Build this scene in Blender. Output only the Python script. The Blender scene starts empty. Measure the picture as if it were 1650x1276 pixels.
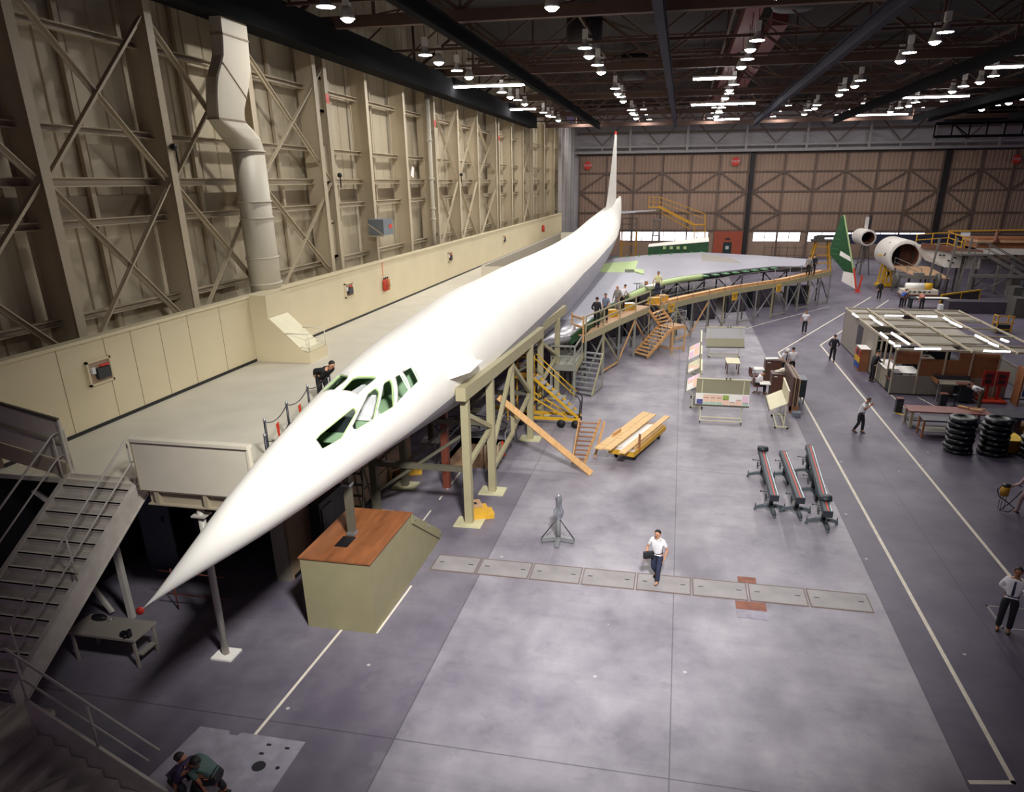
import bpy, bmesh, math, random
from mathutils import Vector, Matrix, Euler
random.seed(7)
C = bpy.context.scene.collection
PI = math.pi
V = Vector

# ------------------------------------------------------------------ camera (calibrated from the floor lines, x = across the hall, y = depth)
FPX, PCX, PCY, EYE = 1159.78, 846.36, 751.37, V((0, 0, 11.0))
RM = Matrix(((0.97969349, 0.20033234, -0.00822294), (0.06606737, -0.36127008, -0.93011775), (-0.18930337, 0.91068704, -0.36716938)))
def at(px, py, ax, val):
    """the point of a real plane (axis = val) seen at a photograph pixel"""
    d = RM.transposed() @ V(((px - PCX) / FPX, (py - PCY) / FPX, 1.0))
    i = 'XYZ'.index(ax)
    return EYE + d * ((val - EYE[i]) / d[i])
def fl(px, py, z=0.0): return at(px, py, 'Z', z)

# ------------------------------------------------------------------ mesh builder
class MB:
    def __init__(s): s.v = []; s.f = []; s.m = []; s.sm = []; s.cur = 0; s.smooth = False
    def add(s, vs, fs):
        b = len(s.v); s.v += [tuple(p) for p in vs]
        for f in fs: s.f.append(tuple(b + i for i in f)); s.m.append(s.cur); s.sm.append(s.smooth)
        return s
    def mat(s, i): s.cur = i; return s
    def sh(s, b=True): s.smooth = b; return s
    def box(s, x0, x1, y0, y1, z0, z1):
        vs = [(x, y, z) for z in (z0, z1) for y in (y0, y1) for x in (x0, x1)]
        return s.add(vs, [(0, 2, 3, 1), (4, 5, 7, 6), (0, 1, 5, 4), (2, 6, 7, 3), (0, 4, 6, 2), (1, 3, 7, 5)])
    def cbox(s, c, sx, sy, sz, rot=0, tilt=None):
        M = Matrix.Rotation(rot, 3, 'Z')
        if tilt is not None: M = M @ tilt
        vs = [V(c) + M @ V((x * sx / 2, y * sy / 2, z * sz / 2)) for z in (-1, 1) for y in (-1, 1) for x in (-1, 1)]
        return s.add(vs, [(0, 2, 3, 1), (4, 5, 7, 6), (0, 1, 5, 4), (2, 6, 7, 3), (0, 4, 6, 2), (1, 3, 7, 5)])
    def bar(s, a, b, w, h=None, up=(0, 0, 1)):
        h = h or w; a = V(a); b = V(b); d = (b - a).normalized(); u = V(up)
        if abs(d.dot(u)) > .98: u = V((0, 1, 0))
        sd = d.cross(u).normalized(); u = sd.cross(d).normalized()
        vs = [p + sd * (i * w / 2) + u * (j * h / 2) for p in (a, b) for i, j in ((-1, -1), (1, -1), (1, 1), (-1, 1))]
        return s.add(vs, [(0, 3, 2, 1), (4, 5, 6, 7), (0, 1, 5, 4), (1, 2, 6, 5), (2, 3, 7, 6), (3, 0, 4, 7)])
    def ibeam(s, a, b, w, h, t=.03, up=(0, 0, 1)):
        a = V(a); b = V(b); d = (b - a).normalized(); u = V(up)
        if abs(d.dot(u)) > .98: u = V((1, 0, 0))
        sd = d.cross(u).normalized(); u = sd.cross(d).normalized()
        s.bar(a + u * (h / 2 - t / 2), b + u * (h / 2 - t / 2), w, t, u)
        s.bar(a - u * (h / 2 - t / 2), b - u * (h / 2 - t / 2), w, t, u)
        return s.bar(a, b, t, h - 2 * t, u)
    def tube(s, pts, r, n=8, closed=False):
        pts = [V(p) for p in pts]; k = len(pts); rs = r if isinstance(r, (list, tuple)) else [r] * k
        rings = []; u = None
        for i, p in enumerate(pts):
            a = pts[i - 1] if (i > 0 or closed) else p; b = pts[(i + 1) % k] if (i < k - 1 or closed) else p
            d = (b - a)
            if d.length < 1e-9: d = V((0, 0, 1))
            d.normalize()
            if u is None:
                u = V((0, 0, 1)) if abs(d.z) < .9 else V((1, 0, 0))
            u = (u - d * u.dot(d))
            if u.length < 1e-6: u = d.orthogonal()
            u.normalize(); w = d.cross(u)
            rings.append([p + (u * math.cos(2 * PI * j / n) + w * math.sin(2 * PI * j / n)) * rs[i] for j in range(n)])
        return s.loft(rings, caps=not closed, closed=closed)
    def loft(s, rings, caps=True, closed=False, cyc=True):
        n = len(rings[0]); vs = [p for r in rings for p in r]; fs = []
        k = len(rings)
        for i in range(k if closed else k - 1):
            j = (i + 1) % k
            for q in range(n if cyc else n - 1):
                r = (q + 1) % n
                fs.append((i * n + q, i * n + r, j * n + r, j * n + q))
        if caps and not closed:
            fs.append(tuple(range(n))[::-1]); fs.append(tuple((k - 1) * n + q for q in range(n)))
        return s.add(vs, fs)
    def cyl(s, a, b, r0, r1=None, n=12): return s.tube([a, b], [r0, r0 if r1 is None else r1], n)
    def lathe(s, prof, c=(0, 0, 0), n=16, caps=True):
        c = V(c)
        return s.loft([[c + V((r * math.cos(2 * PI * j / n), r * math.sin(2 * PI * j / n), z)) for j in range(n)] for r, z in prof], caps)
    def prism(s, poly, vec):
        n = len(poly); vec = V(vec); a = [V(p) for p in poly]; b = [p + vec for p in a]
        return s.add(a + b, [tuple(range(n))[::-1], tuple(range(n, 2 * n))] + [(i, (i + 1) % n, n + (i + 1) % n, n + i) for i in range(n)])
    def ball(s, c, rx, ry=None, rz=None, n=12, k=8, rot=None):
        ry = ry or rx; rz = rz or rx; c = V(c); rings = []
        for i in range(1, k):
            t = PI * i / k - PI / 2; rings.append([V((rx * math.cos(t) * math.cos(2 * PI * j / n), ry * math.cos(t) * math.sin(2 * PI * j / n), rz * math.sin(t))) for j in range(n)])
        rings = [[c + ((rot @ p) if rot else p) for p in r] for r in rings]
        return s.loft(rings, True)
    def poly(s, pts): return s.add(pts, [tuple(range(len(pts)))])
    def build(s, name, mat=None, parent=None, kind=None, label=None, cat=None, group=None, local=False, origin=None, bevel=0):
        vs = [V(p) for p in s.v]
        off = V((0, 0, 0)); loc = V((0, 0, 0))
        if parent is not None:
            if not local:
                p = parent
                while p is not None: off += p.location; p = p.parent
        elif not local:
            if origin is None:
                xs = [p.x for p in vs]; ys = [p.y for p in vs]; zs = [p.z for p in vs]
                origin = V(((min(xs) + max(xs)) / 2, (min(ys) + max(ys)) / 2, min(zs)))
            loc = off = V(origin)
        me = bpy.data.meshes.new(name); me.from_pydata([p - off for p in vs], [], s.f)
        for i, p in enumerate(me.polygons): p.material_index = s.m[i]; p.use_smooth = s.sm[i]
        mats = mat if isinstance(mat, (list, tuple)) else [mat]
        for m in mats:
            if m: me.materials.append(m)
        bm = bmesh.new(); bm.from_mesh(me); bmesh.ops.recalc_face_normals(bm, faces=bm.faces); bm.to_mesh(me); bm.free()
        o = bpy.data.objects.new(name, me); C.objects.link(o); o.location = loc
        if parent is not None: o.parent = parent
        tag(o, label, cat, group, kind)
        if bevel:
            b = o.modifiers.new('bevel', 'BEVEL'); b.width = bevel; b.segments = 2; b.limit_method = 'ANGLE'
        return o
def tag(o, label=None, cat=None, group=None, kind=None):
    if label: o['label'] = label
    if cat: o['category'] = cat
    if group: o['group'] = group
    if kind: o['kind'] = kind
    return o
def thing(name, label, cat, loc=(0, 0, 0), group=None, rz=0):
    o = bpy.data.objects.new(name, None); C.objects.link(o); o.location = loc; o.empty_display_size = .3; o.rotation_euler.z = rz
    return tag(o, label, cat, group)
KIDS = {}
def kids(o): return [c for c in bpy.data.objects if c.parent == o]
def dup(root, loc, rz=0, label=None, group=None, tree=None):
    """copy of a thing with copies of its parts and sub-parts"""
    r = root.copy(); C.objects.link(r); r.location = loc; r.rotation_euler.z = rz
    if label: r['label'] = label
    if group: r['group'] = group
    for ch, subs in (tree if tree is not None else tree_of(root)):
        c = ch.copy(); C.objects.link(c); c.parent = r
        for g in subs:
            d = g.copy(); C.objects.link(d); d.parent = c
    return r
def tree_of(root):
    return [(c, kids(c)) for c in kids(root)]
def B(x0, x1, y0, y1, z0, z1): return MB().box(x0, x1, y0, y1, z0, z1)
def ordn(i): return ['first', 'second', 'third', 'fourth', 'fifth', 'sixth', 'seventh', 'eighth', 'ninth', 'tenth', 'eleventh', 'twelfth', 'thirteenth', 'fourteenth', 'fifteenth', 'sixteenth', 'seventeenth', 'eighteenth', 'nineteenth', 'twentieth', 'twenty-first', 'twenty-second', 'twenty-third', 'twenty-fourth'][i]

# ------------------------------------------------------------------ materials
def s2l(h):
    h = h.lstrip('#'); c = [int(h[i:i + 2], 16) / 255 for i in (0, 2, 4)]
    return tuple(x / 12.92 if x <= .04045 else ((x + .055) / 1.055) ** 2.4 for x in c)
def mat(name, col, rough=.6, metal=0, var=.1, scale=2.0, bump=0, emit=0, stretch=(1, 1, 1), spec=.5, detail=4):
    m = bpy.data.materials.new(name); m.use_nodes = True; nt = m.node_tree; bs = nt.nodes['Principled BSDF']
    c = s2l(col) if isinstance(col, str) else col
    bs.inputs['Roughness'].default_value = rough; bs.inputs['Metallic'].default_value = metal; bs.inputs['Specular IOR Level'].default_value = spec
    if emit:
        bs.inputs['Base Color'].default_value = (*c, 1); bs.inputs['Emission Color'].default_value = (*c, 1); bs.inputs['Emission Strength'].default_value = emit
        return m
    tc = nt.nodes.new('ShaderNodeTexCoord'); mp = nt.nodes.new('ShaderNodeMapping'); mp.inputs['Scale'].default_value = stretch
    nz = nt.nodes.new('ShaderNodeTexNoise'); nz.inputs['Scale'].default_value = scale; nz.inputs['Detail'].default_value = detail
    rp = nt.nodes.new('ShaderNodeValToRGB')
    rp.color_ramp.elements[0].position = .3; rp.color_ramp.elements[1].position = .7
    rp.color_ramp.elements[0].color = (*[x * (1 - var) for x in c], 1); rp.color_ramp.elements[1].color = (*[min(1, x * (1 + var)) for x in c], 1)
    L = nt.links.new
    L(tc.outputs['Object'], mp.inputs['Vector']); L(mp.outputs['Vector'], nz.inputs['Vector']); L(nz.outputs['Fac'], rp.inputs['Fac']); L(rp.outputs['Color'], bs.inputs['Base Color'])
    if bump:
        bp = nt.nodes.new('ShaderNodeBump'); bp.inputs['Strength'].default_value = bump; bp.inputs['Distance'].default_value = .02
        L(nz.outputs['Fac'], bp.inputs['Height']); L(bp.outputs['Normal'], bs.inputs['Normal'])
    return m
M = {}
def mk(k, *a, **kw): M[k] = mat(k, *a, **kw); return M[k]
mk('white_paint', '#f8f4ec', .45, var=.03, scale=.6)
mk('plain_grey', '#8e8b94', .5, var=.06, scale=.5)
mk('wing_skin', '#a9a8b4', .38, var=.07, scale=.35, metal=.25, stretch=(1, .4, 1))
mk('silver_skin', '#bdbcc4', .3, var=.1, scale=1.2, metal=.6)
mk('primer_green', '#b4c88c', .5, var=.08, scale=1.5)
mk('dark_green', '#27512f', .55, var=.15, scale=2)
mk('mid_green', '#5f9a6a', .5, var=.1)
mk('cockpit_green', '#8fae8a', .5, var=.08)
mk('signal_red', '#d8331f', .5, var=.06)
mk('roof_panel', '#8d867a', .8, var=.06)
mk('steel_beige', '#a69a84', .55, var=.08, scale=.7)
mk('column_beige', '#b9ab92', .55, var=.08, scale=.5)
mk('sheet_beige', '#c3b79e', .6, var=.12, scale=.4, stretch=(1, 1, .15))
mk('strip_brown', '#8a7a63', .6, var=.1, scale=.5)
mk('parapet_beige', '#cfc2a2', .6, var=.04, scale=.6)
mk('mezz_floor', '#c6c0b0', .6, var=.06, scale=.8)
mk('black_base', '#121216', .5, var=.05)
mk('stair_paint', '#c2bab0', .55, var=.12, scale=3)
mk('rail_paint', '#b7b1a8', .45, var=.06)
mk('guard_white', '#d0c8b6', .55, var=.04)
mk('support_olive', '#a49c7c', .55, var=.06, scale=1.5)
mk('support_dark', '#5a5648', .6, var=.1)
mk('base_cream', '#c7c29e', .6, var=.08)
mk('box_olive', '#8d8667', .6, var=.05)
mk('plywood_red', '#83502f', .5, var=.28, scale=1.6, stretch=(3, .6, 1))
mk('plywood_pink', '#b08c6c', .6, var=.15, scale=1.5, stretch=(.5, 3, 1))
mk('tan_ply', '#a68b74', .65, var=.08, scale=.8)
mk('lumber', '#cfa06a', .6, var=.15, scale=2, stretch=(6, 1, 1))
mk('lumber_pale', '#ddb57c', .6, var=.15, scale=2, stretch=(1, 5, 5))
mk('lumber_dark', '#8f5c3c', .6, var=.15, scale=2)
mk('redwood', '#6b3323', .6, var=.2, scale=2, stretch=(3, 3, .4))
mk('safety_yellow', '#d3a41f', .5, var=.08)
mk('machine_yellow', '#c08d20', .5, var=.12)
mk('wood_yellow', '#d0a030', .55, var=.12)
mk('tread_grey', '#8d8d92', .55, var=.08)
mk('galv', '#8b8c8e', .45, metal=.3, var=.1)
mk('stair_grey', '#8f8f86', .55, var=.1)
mk('dark_steel', '#34363c', .45, metal=.3, var=.1)
mk('black_rubber', '#17171b', .6, var=.1)
mk('machine_grey', '#4d555c', .6, var=.08)
mk('machine_dark', '#252a31', .45, var=.1)
mk('chrome', '#b9bcc0', .35, metal=.8, var=.03)
mk('red_strip', '#c8402c', .5, var=.05)
mk('cream_paint', '#d9d2b2', .5, var=.04)
mk('board_white', '#d9d9dc', .55, var=.03)
mk('board_olive', '#98947a', .6, var=.04)
mk('paper', '#ece8e4', .7, var=.03)
mk('paper_peach', '#e9c3ae', .7, var=.05)
mk('paper_mint', '#a9c4b2', .7, var=.05)
mk('paper_blue', '#4a4a86', .7, var=.05)
mk('paper_lime', '#93ad50', .7, var=.05)
mk('paper_pink', '#e6c2d6', .7, var=.05)
mk('ink', '#33303a', .7, var=.05)
mk('walnut', '#5c3a2c', .45, var=.12, scale=3)
mk('cab_brown', '#553d38', .5, var=.06)
mk('tan_cab', '#9a8064', .55, var=.08)
mk('chair_brown', '#5e3529', .5, var=.1)
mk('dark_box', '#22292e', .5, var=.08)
mk('booth_grey', '#8e867e', .6, var=.05)
mk('booth_cream', '#8f877b', .6, var=.05)
mk('cork', '#8f5b39', .7, var=.12, scale=6)
mk('frame_cream', '#b7ab95', .55, var=.05)
mk('tube_light', '#f2f0ff', emit=9.0)
mk('red_paint', '#a82a1f', .5, var=.08)
mk('red_orange', '#c3402b', .5, var=.08)
mk('bench_red', '#7d4a45', .55, var=.12, scale=3)
mk('office_glow', (1.0, .98, 1.0), emit=9.0)
mk('floor_paint', '#d9d0c0', .6, var=.12, scale=4)
mk('floor_yellow', '#d8b030', .6, var=.15, scale=4)
mk('trench_conc', '#8f8a8c', .6, var=.14, scale=1.5, bump=.1)
mk('plate_conc', '#8d8794', .6, var=.18, scale=3, bump=.1)
mk('rust_plate', '#7d4a39', .6, var=.3, scale=3)
mk('door_tan', '#a88d7c', .65, var=.1, scale=.35, stretch=(1, 1, .1))
mk('door_frame', '#6f5d54', .6, var=.1)
mk('band_white', '#cfcad0', .6, var=.06, scale=.4, stretch=(1, 1, .2))
mk('band_steel', '#b5b0b0', .55, var=.08)
mk('dark_column', '#2a2428', .6, var=.1)
mk('window_glow', (.95, .92, 1.0), emit=2.6)
mk('red_wall', '#b4583f', .6, var=.08)
mk('door_green', '#1d3638', .5, var=.1)
mk('roof_deck', '#1c1314', .9, var=.15, scale=.4)
mk('truss_brown', '#4e382f', .8, var=.12, scale=.7)
mk('crane_dark', '#0a0a0d', 1.0, var=.1, spec=.15)
mk('crane_blue', '#15132b', .8, var=.1, spec=.3)
mk('duct_red', '#5d2322', .6, var=.1)
mk('duct_paint', '#c3bba9', .5, var=.04, scale=.6)
mk('lamp_white', '#cfcac6', .4, var=.05)
mk('lamp_glow', (1.0, .97, .93), emit=330.0)
mk('bowl_glow', (1.0, .97, .93), emit=60.0)
mk('tube_glow', (1.0, .98, 1.0), emit=45.0)
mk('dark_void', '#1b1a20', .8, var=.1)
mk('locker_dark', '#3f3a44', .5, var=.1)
mk('skin', '#c08d6e', .55, var=.05); mk('skin_dark', '#9c664a', .55, var=.05)
mk('hair_black', '#1c1614', .6, var=.1); mk('hair_grey', '#8d8580', .6, var=.1); mk('hair_brown', '#4a3226', .6, var=.1)
mk('shirt_white', '#e4e2e6', .7, var=.04); mk('shirt_yellow', '#e2dca6', .7, var=.05); mk('shirt_blue', '#6f7a8c', .7, var=.06); mk('cloth_grey', '#8a8480', .75, var=.06)
mk('cloth_dark', '#1b1a22', .75, var=.1); mk('cloth_navy', '#272c45', .75, var=.1); mk('cloth_black', '#151419', .75, var=.1); mk('cloth_purple', '#3a2a4e', .75, var=.1)
mk('cloth_teal', '#4f6662', .75, var=.1); mk('cloth_olive', '#4c4432', .75, var=.1); mk('cloth_salmon', '#b3705f', .75, var=.06); mk('cloth_blue', '#2e4d96', .75, var=.06); mk('cloth_pink', '#b49a9c', .75, var=.06)
mk('shoe', '#141214', .5, var=.05); mk('hat_white', '#ece9e2', .4, var=.03)
mk('ext_red', '#c23a22', .4, var=.05); mk('ext_orange', '#c9752c', .5, var=.08)
mk('cabinet_blue', '#6d747c', .5, var=.06)
mk('sign_yellow', '#dca928', .5, var=.05)
mk('clear_plastic', '#c9ccd6', .25, var=.2, scale=8)
mk('blue_cloth', '#3c56a0', .7, var=.1)
mk('hatch_dark', '#3c4a2c', .6, var=.1)
mk('scaff_grey', '#6b6763', .55, var=.1)
mk('scaff_dark', '#4a4642', .55, var=.1)
mk('mock_white', '#cfc8c2', .5, var=.05)
mk('mock_brown', '#6b4230', .6, var=.25, scale=1.5)
mk('rim_dark', '#14161c', .35, var=.1)

def node_floor():
    m = bpy.data.materials.new('hangar_floor'); m.use_nodes = True; nt = m.node_tree; N = nt.nodes; L = nt.links.new; bs = N['Principled BSDF']
    tc = N.new('ShaderNodeNewGeometry')
    sx = N.new('ShaderNodeSeparateXYZ'); L(tc.outputs['Position'], sx.inputs[0])
    def math_(op, a, b=None, c=None):
        n = N.new('ShaderNodeMath'); n.operation = op
        for i, q in enumerate((a, b, c)):
            if q is None: continue
            if isinstance(q, (int, float)): n.inputs[i].default_value = q
            else: L(q, n.inputs[i])
        return n.outputs[0]
    def noise(scale, det=5, rough=.6, st=(1, 1, 1)):
        mp = N.new('ShaderNodeMapping'); mp.inputs['Scale'].default_value = st; L(tc.outputs['Position'], mp.inputs['Vector'])
        n = N.new('ShaderNodeTexNoise'); n.inputs['Scale'].default_value = scale; n.inputs['Detail'].default_value = det; n.inputs['Roughness'].default_value = rough
        L(mp.outputs[0], n.inputs['Vector']); return n.outputs['Fac']
    def ramp(f, p0, p1, c0=(0, 0, 0), c1=(1, 1, 1)):
        r = N.new('ShaderNodeValToRGB'); e = r.color_ramp.elements; e[0].position = p0; e[1].position = p1; e[0].color = (*c0, 1); e[1].color = (*c1, 1)
        L(f, r.inputs['Fac']); return r.outputs['Color']
    def mix(f, a, b):
        n = N.new('ShaderNodeMix'); n.data_type = 'RGBA'
        for i, q in ((0, f), (6, a), (7, b)):
            if isinstance(q, (int, float)): n.inputs[i].default_value = q
            elif isinstance(q, tuple): n.inputs[i].default_value = (*q, 1)
            else: L(q, n.inputs[i])
        return n.outputs[2]
    c = ramp(noise(.35, 6, .65), .3, .7, s2l('#6f6977'), s2l('#a6a1a9'))
    c = mix(math_('MULTIPLY', ramp(noise(.16, 4, .6, (1, .45, 1)), .5, .63), .6), c, s2l('#4a4452'))       # broad oil stains
    c = mix(math_('MULTIPLY', ramp(noise(1.1, 5, .7), .58, .72), .28), c, s2l('#3f3a46'))
    c = mix(math_('MULTIPLY', ramp(noise(.5, 4, .7, (.15, 3, 1)), .55, .75), .22), c, s2l('#4c4854'))      # drag streaks
    c = mix(math_('MULTIPLY', ramp(noise(.8, 3, .5), .66, .72), .4), c, s2l('#98949c'))                    # pale worn patches
    # slab joints
    x, y = sx.outputs[0], sx.outputs[1]
    def line(coord, v, w): return math_('LESS_THAN', math_('ABSOLUTE', math_('SUBTRACT', coord, v)), w)
    j = line(x, .5, .014)
    for v in (-5.25, 6.2, 8.6): j = math_('MAXIMUM', j, line(x, v, .016))
    for v in (11.3, 28.0, 36.9, 45): j = math_('MAXIMUM', j, line(y, v, .016))
    c = mix(math_('MULTIPLY', j, .55), c, s2l('#2f2a33'))
    # darker slab of the aisle, darker floor on the mezzanine side
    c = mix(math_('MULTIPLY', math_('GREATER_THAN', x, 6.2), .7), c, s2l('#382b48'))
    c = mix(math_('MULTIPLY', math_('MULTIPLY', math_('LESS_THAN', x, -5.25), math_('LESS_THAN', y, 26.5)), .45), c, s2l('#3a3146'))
    # paint spots
    vo = N.new('ShaderNodeTexVoronoi'); vo.inputs['Scale'].default_value = 1.05; L(tc.outputs['Position'], vo.inputs['Vector'])
    sp = math_('LESS_THAN', vo.outputs['Distance'], .05)
    gate = N.new('ShaderNodeSeparateColor'); L(vo.outputs['Color'], gate.inputs[0])
    sp = math_('MULTIPLY', sp, math_('GREATER_THAN', gate.outputs[0], .62))
    c = mix(math_('MULTIPLY', sp, .8), c, s2l('#bdb9bb'))
    L(c, bs.inputs['Base Color'])
    rr = N.new('ShaderNodeMapRange'); rr.inputs[3].default_value = .34; rr.inputs[4].default_value = .6; L(noise(.6), rr.inputs[0]); L(rr.outputs[0], bs.inputs['Roughness'])
    return m
M['floor'] = node_floor()
for k_, tr in (('clear_plastic', .75),): M[k_].node_tree.nodes['Principled BSDF'].inputs['Transmission Weight'].default_value = tr

# ------------------------------------------------------------------ camera object and world
cam = bpy.data.cameras.new('camera'); co = bpy.data.objects.new('camera', cam); C.objects.link(co)
co.matrix_world = Matrix.Translation(EYE) @ (RM.transposed() @ Matrix(((1, 0, 0), (0, -1, 0), (0, 0, -1)))).to_4x4()
cam.sensor_fit = 'HORIZONTAL'; cam.sensor_width = 36; cam.lens = FPX / 1650 * 36
cam.shift_x = -(PCX - 825) / 1650; cam.shift_y = (PCY - 638) / 1650; cam.clip_end = 400; cam.clip_start = .05
sc = bpy.context.scene; sc.camera = co
sc.view_settings.view_transform = 'Standard'; sc.view_settings.look = 'None'; sc.view_settings.gamma = 1; sc.view_settings.exposure = 0.0
w = bpy.data.worlds.new('hall_air'); sc.world = w; w.use_nodes = True
w.node_tree.nodes['Background'].inputs[0].default_value = (.5, .36, .62, 1); w.node_tree.nodes['Background'].inputs[1].default_value = .12

# an added spot high above the camera, brightening the mid floor and the nose
fl_ = bpy.data.lights.new('fill_spot', 'SPOT'); fl_.energy = 34000; fl_.spot_size = math.radians(73); fl_.spot_blend = 1.0; fl_.shadow_soft_size = 1.0; fl_.color = (1.0, .985, .95)
fo = bpy.data.objects.new('fill_spot', fl_); C.objects.link(fo); fo.location = (1.5, 4.0, 17.4)
fo.rotation_euler = (V((-4.2, 21.5, 1.5)) - fo.location).to_track_quat('-Z', 'Y').to_euler()
ST = 'structure'
YB = 120.0            # back wall
XR = 62.0
# ================================================================== FLOOR
PX0, PX1, PY0, PY1 = -9.25, -7.0, 26.75, 30.4          # service pit under the aircraft
b = MB()
for (x0, x1, y0, y1) in ((-19, PX0, -6, YB + 1), (PX1, XR, -6, YB + 1), (PX0, PX1, -6, PY0), (PX0, PX1, PY1, YB + 1)):
    b.box(x0, x1, y0, y1, -.3, 0)
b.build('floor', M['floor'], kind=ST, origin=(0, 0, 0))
b = MB()
b.box(PX0 - .1, PX0, PY0 - .1, PY1 + .1, -1.3, -.005); b.box(PX1, PX1 + .1, PY0 - .1, PY1 + .1, -1.3, -.005)
b.box(PX0, PX1, PY0 - .1, PY0, -1.3, -.005); b.box(PX0, PX1, PY1, PY1 + .1, -1.3, -.005)
b.build('trim_1', M['tan_ply'], kind=ST)
t = thing('pit_deck', 'plywood deck with a dark hatch hole inside the railed floor pit', 'pit deck', (-8.1, 28.2, -.75))
B(PX0 + .02, PX1 - .02, PY0 + .02, PY1 - .02, -.8, -.75).build('board', M['plywood_pink'], t)
MB().lathe([(.0, -.75), (.22, -.75), (.22, -.735), (0, -.735)], (-7.55, 27.6, 0), 20).build('hatch', M['hatch_dark'], t)
def stripe(pts, wd, name, m='floor_paint', z=.004):
    b = MB()
    for p, q in zip(pts[:-1], pts[1:]):
        p = V(p); q = V(q); d = (q - p).normalized() * (wd / 2); n = V((-d.y, d.x, 0))
        b.prism([V((*(a.xy), .0)) for a in (p - d - n, q + d - n, q + d + n, p - d + n)], (0, 0, z))
    return b.build(name, M[m], kind=ST)
stripe([(6.3, 12.35, 0), (7.1, 12.5, 0), (7.07, 41.7, 0), (7.16, 51.3, 0), (19.2, 78.9, 0)], .1, 'trim_2')
stripe([(10.27, 19.0, 0), (10.36, 54.2, 0), (20.4, 77.0, 0)], .1, 'trim_3')
stripe([(-8.3, 9.2, 0), (-8.1, 14.8, 0)], .07, 'trim_4')
stripe([(-7.12, 14.9, 0), (-7.05, 17.3, 0)], .06, 'trim_5')
for i, (y0, y1) in enumerate(((20.2, 22.4), (23.4, 23.7), (24.4, 26.3), (31.5, 35), (36, 39))): stripe([(-8.15, y0, 0), (-8.16, y1, 0)], .06, 'trim_%d' % (6 + i))
stripe([(-1.5, 59.9, 0), (5.6, 59.6, 0), (7.5, 62.7, 0), (14.0, 72.0, 0)], .07, 'trim_11')
stripe([(5.2, 60.9, 0), (5.6, 59.6, 0)], .07, 'trim_12')
stripe([(11.9, 41.3, 0), (12.0, 38.5, 0), (12.4, 38.0, 0)], .07, 'trim_13'); stripe([(13.2, 41.1, 0), (13.6, 39.3, 0)], .07, 'trim_14')
stripe([(11.3, 37.9, 0), (11.7, 37.4, 0), (13.3, 37.0, 0)], .16, 'trim_15', 'floor_yellow'); stripe([(16.3, 37.2, 0), (18.4, 36.4, 0)], .2, 'trim_16', 'floor_yellow')
stripe([(9.0, 19.3, 0), (10.6, 19.3, 0), (10.6, 18.2, 0), (9.0, 18.2, 0), (9.0, 19.3, 0)], .06, 'trim_17', 'trench_conc')
# trench covers across the hall
cx = [-6.85, -5.4, -3.76, -2.21, -.6, 1.01, 2.59, 4.21, 5.9]
for i in range(8):
    w_ = ['beside the big plywood box', 'second from the plywood box', 'third from the plywood box', 'just short of the walking man', 'under the foot of the walking man', 'before the small rusty plate', 'touching the big rusty plate', 'at the aisle end of the trench'][i]
    t = thing('trench_cover', 'rectangular concrete trench cover ' + w_, 'trench cover', ((cx[i] + cx[i + 1]) / 2, 18.8, 0), 'concrete covers of the floor trench')
    x0, x1 = cx[i] + .025, cx[i + 1] - .025
    B(x0 + .03, x1 - .03, 18.36, 19.26, 0, .012).build('slab', M['trench_conc'], t)
    b = MB()
    for q in ((x0, x1, 18.32, 18.36), (x0, x1, 19.26, 19.3), (x0, x0 + .03, 18.36, 19.26), (x1 - .03, x1, 18.36, 19.26)): b.box(*q, 0, .016)
    b.build('frame', M['door_frame'], t)
    for q in (x0 + .16, x1 - .3): B(q, q + .14, 18.83, 18.86, .012, .018).build('lift_slot', M['black_base'], t)
t = thing('floor_plate', 'large rusty steel plate half red half grey set in the floor', 'floor plate', (2.6, 17.85, 0), 'rusty floor plates')
B(2.2, 3.02, 17.42, 17.83, 0, .014).build('near_panel', M['plate_conc'], t); B(2.2, 3.02, 17.84, 18.26, 0, .016).build('far_panel', M['rust_plate'], t)
tag(B(2.35, 2.87, 19.33, 19.65, 0, .014).build('floor_plate', M['rust_plate']), 'small rusty steel plate beyond the trench covers', 'floor plate', 'rusty floor plates')
t = thing('floor_slab', 'pale concrete slab with round holes behind the crouching workers', 'floor slab', (-8.3, 9.8, 0))
MB().prism([(-9.75, 8.6, 0), (-7.06, 8.6, 0), (-7.06, 10.84, 0), (-8.55, 10.84, 0), (-8.6, 10.74, 0), (-8.78, 10.74, 0), (-8.85, 10.84, 0), (-9.55, 10.84, 0)], (0, 0, .012)).build('slab', M['plate_conc'], t)
for (x, y, r) in ((-7.67, 10.03, .14), (-7.27, 10.06, .045)): MB().lathe([(0, .012), (r, .012), (r, .016), (0, .016)], (x, y, 0), 20).build('hole', M['dark_void'], t)
for (x, y) in ((-7.78, 10.62), (-7.35, 10.6), (-7.8, 10.36)): B(x - .05, x + .05, y - .03, y + .03, .012, .016).build('slot', M['dark_void'], t)

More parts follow.
